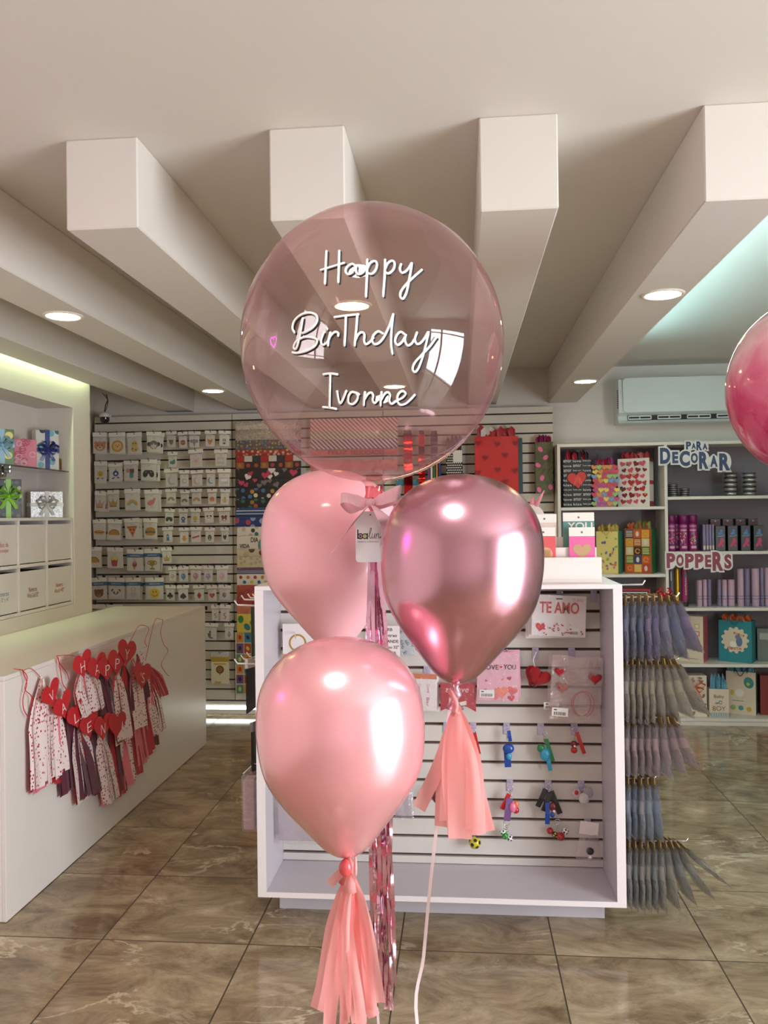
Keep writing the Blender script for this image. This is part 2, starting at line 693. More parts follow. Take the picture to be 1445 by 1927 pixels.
def wall_with_opening(name, axis, pos, a0, a1, op, label, paint=paint):
    mb = MB()
    o0, o1, z0, z1 = op

    def seg(s0, s1, zz0, zz1):
        if axis == 'x':
            mb.box((pos + .06, (s0 + s1) / 2, (zz0 + zz1) / 2), (.12, s1 - s0, zz1 - zz0), paint)
        else:
            mb.box(((s0 + s1) / 2, pos - .06, (zz0 + zz1) / 2), (s1 - s0, .12, zz1 - zz0), paint)
    seg(a0, o0, 0, CEIL)
    seg(o1, a1, 0, CEIL)
    seg(o0, o1, 0, z0)
    seg(o0, o1, z1, CEIL)
    struct(name, mb, label, 'wall')


wall_with_opening('wall_right', 'x', RIGHT, FRONT - .1, BACK + .1, WIN_R, 'white side wall with the glazed entrance')
mb = MB()
mb.box(((XW0 + XW1) / 2, FRONT - .06, CEIL / 2), (XW1 - XW0 + .4, .12, CEIL), mat('tan_paint', (212, 203, 198), rough=.7, noise=.05, nscale=2))
struct('wall_front', mb, 'pale shop front wall behind the viewer', 'wall')
alu = mat('window_aluminium', (60, 60, 62), rough=0.4, metal=0.6)
mb = MB()
for y in (WIN_R[0] + .02, -0.30, -0.24, WIN_R[1] - .02):
    mb.box((RIGHT + .06, y, 1.2), (.05, .05, 2.3), alu)
mb.box((RIGHT + .06, (WIN_R[0] + WIN_R[1]) / 2, 2.05), (.05, WIN_R[1] - WIN_R[0], .05), alu)
struct('window_1', mb, 'dark aluminium frame of the glazed entrance', 'window')
# ceiling beams
BEAM_X = [-2.362, -1.775, -1.165, -0.545, 0.066, 0.689]
BEAM_W = 0.222
BEAM_WHERE = ['above the recessed wall shelves', 'over the white counter, carrying two downlights', 'between the counter and the clear balloon',
              'directly behind the clear balloon', 'just past the clear balloon', 'in front of the air conditioner, carrying two downlights']
for i, (x, wh) in enumerate(zip(BEAM_X, BEAM_WHERE)):
    mb = MB()
    mb.box((x + BEAM_W / 2, (2.40 + BACK) / 2, (SOFFIT + CEIL) / 2), (BEAM_W, BACK - 2.40, CEIL - SOFFIT), paint_beam, bev=0.004)
    o = struct('ceiling_beam', mb, 'white plaster ceiling beam ' + wh, 'beam')
    o['group'] = 'ceiling beams'

# ------------------------------------------------------------------ lamps
lamp_warm = mat('downlight_glow', (255, 216, 150), rough=0.4, emit=32.0)
lamp_panel = mat('panel_glow', (255, 250, 244), rough=0.4, emit=55.0)
tube_green = mat('tube_glow_warm', (226, 255, 200), rough=0.4, emit=42.0)
tube_cool = mat('tube_glow_cool', (190, 246, 250), rough=0.4, emit=46.0)
lamp_trim = mat('downlight_trim', (240, 236, 228), rough=0.4, noise=0.02)


def downlight(x, y, label, r=0.068, z=SOFFIT, glow=lamp_warm, name='recessed_downlight', group='recessed downlights'):
    t = thing(name, label, 'ceiling light', (x, y, z), group)
    m = MB()
    m.lathe([(r, 0), (r + .002, -.006), (r + .012, -.006), (r + .016, 0)], lamp_trim, 28)
    m.build('trim_ring', t)
    m = MB()
    m.lathe([(0, -.0045), (r, -.0045), (r, -.001), (0, -.001)], glow, 28, smooth=False)
    m.build('glowing_disc', t)


downlight(-1.668, 3.40, 'glowing downlight over the white counter, the nearer of its beam')
downlight(-1.662, 5.53, 'glowing downlight over the white counter, the deeper one of its beam')
downlight(-0.434, 3.40, 'glowing downlight behind the middle of the clear balloon')
downlight(-0.430, 5.55, 'glowing downlight seen low through the clear balloon, above the last word')
downlight(0.810, 3.40, 'large glowing downlight on the beam before the air conditioner')
downlight(0.820, 5.55, 'glowing downlight beside the air conditioner, close to the back wall')
downlight(-0.25, 0.62, 'round white ceiling panel lamp above the balloons', r=0.15, z=CEIL, glow=lamp_panel, name='ceiling_panel_lamp', group=None)


def tube_lamp(x, y0, y1, z, glow, label):
    t = thing('tube_lamp', label, 'lamp', (x, (y0 + y1) / 2, z))
    h = (y1 - y0) / 2
    m = MB()
    m.box((0, 0, .024), (.030, 2 * h, .018), lamp_trim)
    m.build('lamp_housing', t)
    m = MB()
    m.tube([(0, -h, 0), (0, h, 0)], .013, glow, 10)
    m.build('glowing_tube', t)


tube_lamp(-2.386, 2.5, 5.2, 2.56, tube_green, 'long tube lamp in the bay above the recessed wall shelves')
tube_lamp(0.97, 2.6, 5.4, 2.56, tube_cool, 'long cool tube lamp along the beam before the air conditioner')
# pink neon sign on the side wall, seen only as a reflection in the balloons
t = thing('neon_sign', 'pink neon heart sign on the side wall', 'sign', (PIER_X, 1.15, 1.95))
m = MB()
m.tube([(.03, x * .14, y * .13) for x, y in heart_pts(1.0, 40)], .010, mat('neon_glow', (255, 70, 225), rough=.3, emit=14.0), 8, closed=True)
m.build('neon_tube', t)
m = MB()
m.box((.008, 0, 0), (.012, .5, .46), mat('neon_board', (235, 235, 235), rough=.4, noise=.02))
m.build('backing_board', t)

# ================================================================== COUNTER
white_lam = mat('white_laminate', (232, 226, 222), rough=0.35, noise=0.015, nscale=3)
white_lam2 = mat('white_laminate_edge', (236, 232, 232), rough=0.4, noise=0.01, nscale=5)
CT_X, CT_Y0, CT_Y1, CT_Z = -1.765, 3.083, 5.63, 0.951
t = thing('counter', 'long white laminate counter with two paper garlands on its front', 'counter', (-2.08, 4.35, 0))
m = MB()
m.box(((PIER_X + .003 + CT_X) / 2, (CT_Y0 + CT_Y1) / 2, CT_Z - .009), (CT_X - PIER_X - .003, CT_Y1 - CT_Y0, .018), white_lam, bev=.001)
m.build('counter_top', t, world=True)
m = MB()
m.box((CT_X - .010, (CT_Y0 + CT_Y1) / 2, (CT_Z - .0195) / 2 + .002), (.018, CT_Y1 - CT_Y0 - .002, CT_Z - .0225), white_lam, bev=.001)
m.build('front_panel', t, world=True)
for nm, y in (('end_panel', CT_Y0 + .010), ('end_panel', CT_Y1 - .010)):
    m = MB()
    m.box(((PIER_X + .003 + CT_X - .02) / 2, y, (CT_Z - .0195) / 2 + .002), (CT_X - .02 - PIER_X - .003, .018, CT_Z - .0225), white_lam2, bev=.001)
    m.build(nm, t, world=True)

# ================================================================== BACK SLATWALL
slat_white = mat('slat_board', (214, 208, 196), rough=0.5, noise=0.02, nscale=4)
slat_dark = mat('slat_groove', (48, 36, 30), rough=0.7, noise=0.1)
metal_chrome = mat('chrome_wire', (205, 205, 208), rough=0.22, metal=1.0, noise=0.03)
metal_dark = mat('dark_wire', (60, 58, 58), rough=0.35, metal=0.9, noise=0.03)
metal_white = mat('white_wire', (240, 238, 236), rough=0.35, noise=0.02)
SLAT_Y, PITCH = 6.50, 0.0762
GROOVE_TOP = 2.331


def slat_panel(t, x0, x1, y, z0, z1, zg, depth=.018, boards=None, grooves=None):
    """horizontal boards with dark grooves; ZG is the height of one groove"""
    m = MB()
    k0 = math.floor((zg - z0) / PITCH)
    z = zg - k0 * PITCH
    gs = []
    while z < z1 - .01:
        if z > z0 + .01:
            gs.append(z)
        z += PITCH
    edges = [z0] + gs + [z1]
    hw = .0058
    for i in range(len(edges) - 1):
        a = edges[i] + (hw if i else 0)
        b = edges[i + 1] - (hw if i < len(edges) - 2 else 0)
        m.box(((x0 + x1) / 2, y + depth / 2, (a + b) / 2), (x1 - x0, depth, b - a), boards or slat_white, bev=.0012)
    m.build('slat_boards', t, world=True)
    m = MB()
    m.box(((x0 + x1) / 2, y + depth - .002 + .008, (z0 + z1) / 2), (x1 - x0, .016, z1 - z0), grooves or slat_dark)
    m.build('groove_backing', t, world=True)


for x0, x1, lab in ((-2.935, -1.805, 'white slatwall panel full of small foil balloon packs'), (-1.800, -0.60, 'white slatwall panel hung with gift wrap sheets'),
                    (-0.595, 0.712, 'white slatwall panel behind the red heart gift bag')):
    t = thing('slatwall_panel', lab, 'slatwall', ((x0 + x1) / 2, SLAT_Y + .02, 0.113), 'slatwall panels of the back wall')
    slat_panel(t, x0, x1, SLAT_Y, .113, 2.383, GROOVE_TOP)
    m = MB()
    m.box(((x0 + x1) / 2, SLAT_Y + .062, 1.25), (x1 - x0, .056, 2.26), slat_dark)
    m.build('batten', t, world=True)
mb = MB()
mb.box(((-2.935 + .712) / 2, 6.55, .05), (.712 + 2.935, .09, .10), mat('skirting', (240, 240, 236), rough=.35, noise=.01), bev=.002)
struct('baseboard_back', mb, 'white skirting under the slatwall', 'baseboard')

t = thing('led_strip', 'bright white light strip low along the skirting beside the counter', 'lamp', (-1.7, 6.488, .06))
m = MB()
m.box((0, .008, 0), (1.5, .010, .05), lamp_trim)
m.build('lamp_housing', t)
m = MB()
m.box((0, .0, -.006), (1.48, .006, .026), mat('led_glow', (250, 255, 246), rough=.4, emit=5.0), bev=.002)
m.build('glowing_strip', t)

# ================================================================== GONDOLA
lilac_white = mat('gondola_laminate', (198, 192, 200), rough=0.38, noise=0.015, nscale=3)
gon_edge = mat('gondola_edge', (238, 230, 234), rough=0.4, noise=0.01, nscale=4)
GX0, GX1, GY0, GY1, GZ0, GZ1 = -0.785, 0.583, 3.12, 3.70, 0.114, 1.292
GS_Y = 3.415
t = thing('display_gondola', 'white double-sided display unit with a slatted back and open shelf', 'display unit', ((GX0 + GX1) / 2, 3.4, 0))
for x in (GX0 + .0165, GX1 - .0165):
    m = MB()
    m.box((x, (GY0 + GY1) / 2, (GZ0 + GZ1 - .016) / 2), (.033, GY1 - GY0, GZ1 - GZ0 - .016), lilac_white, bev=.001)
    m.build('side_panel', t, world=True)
m = MB()
m.box(((GX0 + GX1) / 2, (GY0 + GY1) / 2 - .001, GZ1 - .008), (GX1 - GX0, GY1 - GY0 + .002, .016), gon_edge, bev=.001)
m.build('top_panel', t, world=True)
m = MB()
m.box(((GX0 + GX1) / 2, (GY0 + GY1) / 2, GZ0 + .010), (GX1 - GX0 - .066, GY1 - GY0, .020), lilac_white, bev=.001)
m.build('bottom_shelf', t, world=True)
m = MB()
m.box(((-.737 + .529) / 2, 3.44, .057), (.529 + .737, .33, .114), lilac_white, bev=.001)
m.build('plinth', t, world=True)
for x in (GX0 + .0165, GX1 - .0165):
    m = MB()
    m.box((x, GY0 - .0008, (GZ0 + GZ1 - .016) / 2), (.033, .0016, GZ1 - GZ0 - .016), gon_edge)
    m.build('edge_band', t, world=True)
m = MB()
m.box(((GX0 + GX1) / 2, GY0 - .0008, GZ0 + .010), (GX1 - GX0 - .066, .0016, .020), gon_edge)
m.build('edge_band', t, world=True)
slat_panel(t, GX0 + .033, GX1 - .033, GS_Y, .136, GZ1 - .017, 1.161, boards=mat('gondola_slat', (208, 203, 199), rough=.45, noise=.015, nscale=4), grooves=mat('gondola_groove', (84, 60, 52), rough=.6, noise=.08))

# ================================================================== FOIL BALLOON PACKS ON THE SLATWALL
card_white = mat('pack_card', (236, 232, 226), rough=0.45, noise=0.01)
header_white = mat('pack_header', (240, 236, 230), rough=0.4, noise=0.01)
pouch = clear_film('pack_pouch', gloss=0.05, rough=0.12, wrinkle=0.8, bscale=70, body=0.03)
BR, TAN, BLK, WHT = (150, 92, 58), (214, 160, 105), (38, 36, 38), (245, 242, 238)
GLD, PNK, BLU, RED, GRN, YEL, ORG = (188, 150, 70), (226, 150, 160), (60, 90, 170), (188, 48, 46), (70, 140, 80), (236, 200, 60), (220, 130, 60)
TEA, GRY, LIL = (80, 150, 160), (150, 150, 152), (186, 150, 200)


def face(base, muzzle, ear=None, eye=BLK, nose=BLK):
    e = ear or base
    return [('c', -.68, .5, .3, e), ('c', .68, .5, .3, e), ('e', 0, 0, .92, .78, 0, base), ('e', 0, -.3, .45, .33, 0, muzzle), ('c', -.36, .15, .09, eye), ('c', .36, .15, .09, eye),
            ('e', 0, -.18, .15, .1, 0, nose)]


def crown(c):
    return [('p', [(-.7, -.6), (.7, -.6), (.9, .5), (.45, 0), (0, .7), (-.45, 0), (-.9, .5)], c), ('r', -.68, -.75, .68, -.55, (150, 110, 60)), ('c', 0, .75, .12, PNK), ('c', -.9, .55, .1, PNK), ('c', .9, .55, .1, PNK)]


def rainbow(cs):
    return [('arc', 0, -.45, .9 - .18 * i, .72 - .18 * i, 0, 180, c) for i, c in enumerate(cs)]


def gamepad(c=BLK):
    return [('e', -.5, -.1, .42, .6, -15, c), ('e', .5, -.1, .42, .6, 15, c), ('r', -.55, -.1, .55, .48, c), ('c', -.4, .15, .12, GRY), ('c', .4, .15, .12, GRY)]


def moon(c):
    return [('c', 0, 0, .85, c), ('c', .32, .15, .7, (232, 230, 228))]


def orb(c, hi=None):
    return [('e', 0, .12, .62, .74, 0, c), ('p', [(-.1, -.62), (.1, -.62), (.16, -.85), (-.16, -.85)], c), ('e', -.2, .35, .14, .2, 20, hi or tuple(min(255, v + 60) for v in c))]


def burger():
    return [('e', 0, .25, .85, .5, 0, (200, 140, 70)), ('r', -.9, -.05, .9, .12, GRN), ('r', -.85, -.25, .85, -.05, (110, 60, 40)), ('e', 0, -.38, .82, .25, 0, (205, 150, 80))]


def club(c=BLK):
    return [('c', 0, .4, .38, c), ('c', -.42, -.1, .38, c), ('c', .42, -.1, .38, c), ('p', [(-.25, -.8), (.25, -.8), (.06, 0), (-.06, 0)], c)]


def spade(c=BLK):
    return [('h', 0, .05, .75, c, 180), ('p', [(-.25, -.85), (.25, -.85), (.06, 0), (-.06, 0)], c)]


MOTIF = {
    'bear': face((214, 140, 90), (238, 205, 170)),
    'lion': [('c', 0, 0, .95, (214, 160, 60)), ('c', 0, 0, .66, (240, 205, 130)), ('c', -.25, .15, .08, BLK), ('c', .25, .15, .08, BLK), ('e', 0, -.1, .14, .1, 0, BR)],
    'giraffe': [('e', 0, .35, .5, .55, 0, (230, 200, 110)), ('e', 0, -.45, .62, .5, 0, (232, 205, 120)), ('c', -.2, .45, .09, BLK), ('c', .2, .45, .09, BLK), ('c', -.35, -.4, .12, BR), ('c', .2, -.6, .13, BR)],
    'monkey': [('c', -.75, .1, .36, (70, 55, 52)), ('c', .75, .1, .36, (70, 55, 52)), ('e', 0, 0, .72, .72, 0, (120, 112, 112)), ('e', 0, -.2, .5, .42, 0, (225, 205, 190)), ('c', -.24, .1, .1, BLK), ('c', .24, .1, .1, BLK)],
    'lizard': [('p', [(-.7, .6), (.6, .5), (.5, -.3), (0, -.8), (-.5, -.3)], (130, 140, 110)), ('c', -.2, .3, .1, BLK), ('c', .2, .3, .1, BLK)],
    'cookie': [('c', 0, 0, .75, (176, 110, 72)), ('c', -.2, .2, .12, BR), ('c', .25, -.2, .12, BR), ('r', -.7, -.06, .7, .06, (230, 190, 150))],
    'elephant': [('c', -.6, .2, .36, GRY), ('c', .6, .2, .36, GRY), ('c', 0, .15, .55, (170, 170, 172)), ('p', [(-.15, 0), (.15, 0), (.2, -.9), (-.05, -.9)], GRY), ('c', -.2, .25, .08, BLK), ('c', .2, .25, .08, BLK)],
    'fox': [('p', [(-.7, .7), (0, .3), (.7, .7), (.5, -.3), (0, -.85), (-.5, -.3)], (214, 140, 70)), ('c', -.22, .1, .08, BLK), ('c', .22, .1, .08, BLK)],
    'zebra': [('e', 0, 0, .5, .8, 0, (210, 208, 206)), ('r', -.4, .3, .4, .42, BLK), ('r', -.4, 0, .4, .1, BLK), ('e', 0, -.55, .3, .2, 0, (70, 70, 72))],
    'dino': [('e', 0, -.1, .8, .5, 0, (60, 150, 150)), ('c', .45, .4, .35, (60, 150, 150)), ('c', .5, .45, .07, BLK)],
    'frame_pink': [('r', -.8, -.8, .8, .8, (236, 218, 220)), ('h', 0, 0, .4, (226, 190, 196))],
    'frame_silver': [('r', -.8, -.8, .8, .8, (214, 212, 210)), ('r', -.6, -.2, .6, .2, (236, 234, 232))],
    'emoji': [('c', 0, .2, .55, YEL), ('c', -.2, .32, .08, BLK), ('c', .2, .32, .08, BLK), ('e', 0, .02, .25, .1, 0, BR), ('e', -.4, -.6, .25, .12, 20, BLU), ('e', .4, -.6, .25, .12, -20, GRY)],
    'robot': [('c', 0, .25, .55, (50, 80, 165)), ('p', [(-.15, .8), (.15, .8), (0, 1.05)], BLU), ('c', 0, .2, .2, WHT), ('e', -.5, -.6, .3, .14, 20, BLU), ('e', .4, -.55, .3, .14, -20, (90, 110, 180))],
    'icepop': [('c', -.5, .5, .38, (206, 150, 140)), ('r', -.15, .1, .6, .8, (120, 70, 60)), ('r', -.2, -.7, .5, .1, (84, 160, 160)), ('r', .1, -1, .22, -.7, TAN)],
    'gamepad': gamepad(),
    'crown_rose': crown((222, 160, 150)),
    'crown_gold': crown((206, 168, 96)),
    'rainbow': rainbow([(222, 170, 60), (196, 190, 90), (140, 170, 190)]) + [('e', 0, -.7, .9, .18, 0, (215, 228, 236))],
    'flamingo': [('e', -.1, .15, .7, .42, 25, (232, 130, 150)), ('c', .5, .7, .25, (232, 130, 150)), ('r', .1, -.9, .17, -.1, PNK), ('r', -.15, -.8, -.08, -.1, PNK)],
    'moon_silver': moon((196, 194, 192)), 'moon_blue': moon((110, 180, 214)), 'moon_pink': moon((222, 190, 196)), 'star_silver': [('e', 0, 0, .75, .7, 0, (206, 206, 208)), ('e', .2, 0, .4, .25, 0, WHT)],
    'plate_silver': [('r', -.85, -.75, .85, .75, (210, 212, 214)), ('r', -.7, -.1, .7, .4, (248, 248, 248))],
    'rainbow_a': rainbow([(176, 120, 90), (206, 180, 120), (120, 150, 150)]), 'rainbow_b': rainbow([(90, 70, 62), (200, 150, 90), (90, 120, 100)]), 'rainbow_c': rainbow([(190, 140, 70), (222, 190, 140), (160, 150, 120)]),
    'blob_orange': [('c', 0, 0, .7, (224, 140, 80)), ('e', 0, -.5, .3, .2, 0, (240, 180, 120))],
    'pineapple': [('e', 0, -.2, .5, .68, 0, (214, 180, 80)), ('p', [(-.35, .95), (0, .45), (.35, .95), (.1, .35), (-.1, .35)], GRN)],
    'hotdog': [('e', 0, 0, .95, .42, -4, (220, 178, 96)), ('e', 0, .06, .98, .2, -4, (150, 80, 50)), ('e', 0, .12, .8, .06, -4, (235, 205, 80))],
    'taco': [('arc', 0, -.4, 0.02, .95, 0, 180, (210, 150, 60)), ('arc', 0, -.4, .85, 1.0, 10, 170, (120, 140, 60))],
    'pizza': [('p', [(-.8, .75), (.8, .75), (.05, -.95)], (222, 150, 70)), ('r', -.85, .65, .85, .9, (176, 110, 60)), ('c', -.25, .35, .17, RED), ('c', .3, .3, .17, RED), ('c', .03, -.25, .16, RED)],
    'burger': burger(),
    'popcorn': [('p', [(-.6, .2), (.6, .2), (.42, -.9), (-.42, -.9)], (206, 70, 76)), ('c', -.3, .35, .3, (240, 214, 120)), ('c', .3, .35, .3, (240, 214, 120)), ('c', 0, .6, .32, (244, 222, 150))],
    'cone': [('p', [(-.42, -.1), (.42, -.1), (0, -1)], (214, 150, 60)), ('c', 0, .1, .48, (176, 70, 100)), ('c', 0, .55, .36, (206, 140, 160)), ('c', 0, .85, .2, (226, 196, 190))],
    'trophy': [('p', [(-.7, .8), (.7, .8), (.4, -.2), (-.4, -.2)], (176, 140, 50)), ('arc', -.62, .35, .2, .36, 60, 300, (170, 130, 46)), ('arc', .62, .35, .2, .36, -120, 120, (170, 130, 46)), ('r', -.1, -.6, .1, -.2, (150, 112, 40)), ('r', -.5, -.9, .5, -.6, (176, 140, 50))],
    'brown_bear': face((136, 84, 60), (190, 130, 96)),
    'panda': face(WHT, WHT, ear=BLK) + [('e', -.36, .12, .2, .27, 25, BLK), ('e', .36, .12, .2, .27, -25, BLK), ('c', -.34, .16, .07, WHT), ('c', .34, .16, .07, WHT)],
    'bunny': [('e', -.3, .75, .18, .45, 8, (214, 206, 204)), ('e', .3, .75, .18, .45, -8, (214, 206, 204)), ('c', 0, -.1, .68, (222, 214, 212)), ('c', -.25, .0, .07, BLK), ('c', .25, .0, .07, BLK), ('e', 0, -.2, .1, .07, 0, PNK)],
    'smiley': [('c', 0, 0, .98, (238, 200, 50)), ('e', -.3, .3, .09, .2, 0, BLK), ('e', .3, .3, .09, .2, 0, BLK), ('arc', 0, .05, .55, .64, 200, 340, BLK)],
    'robot_small': [('c', 0, .2, .6, (54, 80, 160)), ('c', 0, .2, .22, WHT), ('e', 0, -.6, .6, .18, 0, (60, 80, 150))],
    'emoji_small': [('c', 0, .1, .6, (222, 190, 80)), ('e', 0, -.7, .5, .15, 0, (160, 160, 190))],
    'mask_panda': [('c', -.4, .4, .3, BLK), ('c', .4, .4, .3, BLK), ('e', 0, -.05, .62, .5, 0, WHT), ('c', -.25, 0, .14, BLK), ('c', .25, 0, .14, BLK)],
    'mask_red': [('c', -.4, .4, .3, BLK), ('c', .4, .4, .3, BLK), ('e', 0, -.05, .62, .55, 0, (170, 80, 60)), ('e', 0, -.3, .3, .2, 0, WHT)],
    'rocket': [('e', 0, 0, .35, .85, 0, (80, 140, 170)), ('c', 0, .2, .14, WHT), ('p', [(-.5, -.8), (.5, -.8), (0, -.2)], (60, 100, 140))],
    'cat_orange': [('c', 0, .25, .4, (226, 150, 70)), ('e', 0, -.4, .45, .5, 0, (226, 160, 80)), ('c', -.5, -.2, .15, ORG), ('c', .5, -.2, .15, ORG)],
    'banner_pink': [('p', [(-.85, -.3), (.85, .1), (.85, .5), (-.85, .1)], (206, 70, 100))],
    'oval_black': [('e', 0, 0, .5, .75, 0, BLK), ('e', 0, .1, .3, .3, 0, (120, 120, 150)), ('e', 0, -.4, .2, .16, 0, WHT)],
    'shadow_cat': [('p', [(-.5, .9), (-.2, .5), (.2, .5), (.5, .9), (.55, 0), (0, -.9), (-.55, 0)], (40, 38, 40)), ('c', 0, 0, .16, (120, 100, 60))],
    'balloon_tan': orb((214, 190, 160)), 'balloon_blue': orb((110, 150, 196)), 'balloon_rose': orb((214, 150, 170)), 'balloon_lilac': orb((196, 170, 204)), 'balloon_blush': orb((226, 190, 196)),
    'club': club(), 'spade': spade(), 'diamond': [('p', [(0, .85), (.55, 0), (0, -.85), (-.55, 0)], RED)], 'heart': [('h', 0, 0, .75, RED), ('h', 0, .02, .45, (206, 90, 90))],
    'dice': [('p', [(-.5, .4), (0, .7), (.5, .4), (.5, -.3), (0, -.7), (-.5, -.3)], GRY), ('c', -.2, 0, .1, BLK), ('c', .25, .1, .1, WHT), ('c', .2, -.25, .1, BLK)],
    'squiggle': [('arc', .1, .35, .28, .45, 70, 250, RED), ('arc', -.1, -.3, .28, .45, -110, 70, RED)],
    'figure': [('c', 0, .6, .24, (90, 84, 84)), ('e', -.05, -.1, .3, .6, 0, (120, 112, 110)), ('e', .3, -.7, .4, .16, 0, (110, 104, 104)), ('e', -.3, -.1, .14, .45, 10, (80, 76, 76))],
    'vase': [('e', 0, -.1, .42, .55, 0, (170, 160, 150)), ('e', 0, .05, .26, .3, 0, (206, 196, 186)), ('r', -.2, .4, .2, .7, (170, 160, 150)), ('c', 0, -.75, .16, (150, 140, 130))],
    'dots': [('c', -.4, .4, .16, GRY), ('c', .3, .5, .12, GRY), ('c', .1, -.1, .18, GRY), ('c', -.4, -.5, .14, GRY), ('c', .5, -.4, .12, GRY)],
    'gold_orb': [('c', 0, .15, .62, (120, 76, 44)), ('c', 0, .15, .46, (160, 116, 66)), ('p', [(-.06, -.45), (.06, -.45), (.1, -.65), (-.1, -.65)], (170, 60, 50))],
}
TXT_GRY = (120, 116, 112)


def wall_pack(x0, y0, x1, y1, motif, label, kind='small', depth=None, behind=None, S=(160, 740, 4.25)):
    """a pouch hung from a wire peg; the box is where it hangs on the slatwall"""
    Y = SLAT_Y - (depth if depth else RND.uniform(.085, .14))
    a, b = atY(S[0] + x0 / S[2], S[1] + y0 / S[2], Y), atY(S[0] + x1 / S[2], S[1] + y1 / S[2], Y)
    w, h = abs(b.x - a.x), abs(a.z - b.z)
    cx, top = (a.x + b.x) / 2, max(a.z, b.z)
    ry, rz = math.radians(RND.uniform(-3.0, 3.0)), math.radians(RND.uniform(-7, 7))
    hh = min(.034, h * .2)
    c = thing('foil_balloon_pack', label, 'balloon pack', (cx, Y, top), 'foil balloon packs on the slatwall', (0, ry, rz))
    m = MB()
    if kind == 'blue':
        m.box((0, .002, -hh / 2), (w, .004, hh), header_white)
        m.box((0, .002, -hh - .014), (w, .0042, .026), P((52, 120, 176)))
        m.text('balloons', P(WHT), facing((0, -.0006, -hh - .014)), box=(-w * .28, -.006, w * .28, .006))
    else:
        m.box((0, .002, -hh / 2), (w, .004, hh), header_white, bev=.001)
    m.poly(ell(0, 0, .006, .003), slat_dark, facing((0, -.0003, -hh * .35)))
    hd = m.build('header_card', c)
    cw, ch = (w * .80, (h - hh) * .84) if kind == 'small' else (w * .92, (h - hh) * .95)
    cz = -hh - (h - hh) * .5 - (0.012 if kind == 'blue' else 0)
    if kind == 'blue':
        ch -= .03
    m = MB()
    m.box((0, .001, cz), (cw, .006, ch), card_white, bev=.001)
    sc = min(cw * .44, ch * .38)
    draw(m, MOTIF[motif], facing((0, -.0026, cz - ch * .05)), sc)
    m.text('foil', P(TXT_GRY), facing((0, -.0026, cz + ch * .40)), box=(-cw * .09, -.003, cw * .09, .003), z=.0004)
    cd = m.build('printed_card', c)
    m = MB()

    def pillow(u, v):
        e = (1 - (2 * u - 1) ** 4) * (1 - (2 * v - 1) ** 4)
        return ((u - .5) * w, -.0045 - .007 * e + .0012 * math.sin(9 * u + 7 * v), -hh - (h - hh) * (1 - v))
    m.grid(pillow, 8, 8, pouch)
    m.build('clear_pouch', c)
    # wire peg from the slatwall
    pg = thing('wire_peg', 'dark peg of the ' + label, 'peg', (cx, SLAT_Y, top - .006), 'wire pegs on the slatwall')
    m = MB()
    m.tube([(0, .012, .0), (0, -.01, .0), (0, Y - SLAT_Y - .012, .004), (0, Y - SLAT_Y - .02, .016)], .0022, metal_dark, 6)
    m.build('wire', pg)
    m = MB()
    m.box((0, -.003, .0), (.022, .004, .03), metal_dark)
    m.build('slat_clip', pg)
    if behind:
        k = thing('foil_balloon_pack', behind, 'balloon pack', (cx + RND.choice((-1, 1)) * w * .10, Y + .035, top - .006), 'foil balloon packs on the slatwall', (0, math.radians(RND.uniform(-4, 4)), rz))
        for src in (hd, cd):
            q = src.copy()
            COL.objects.link(q)
            q.parent = k


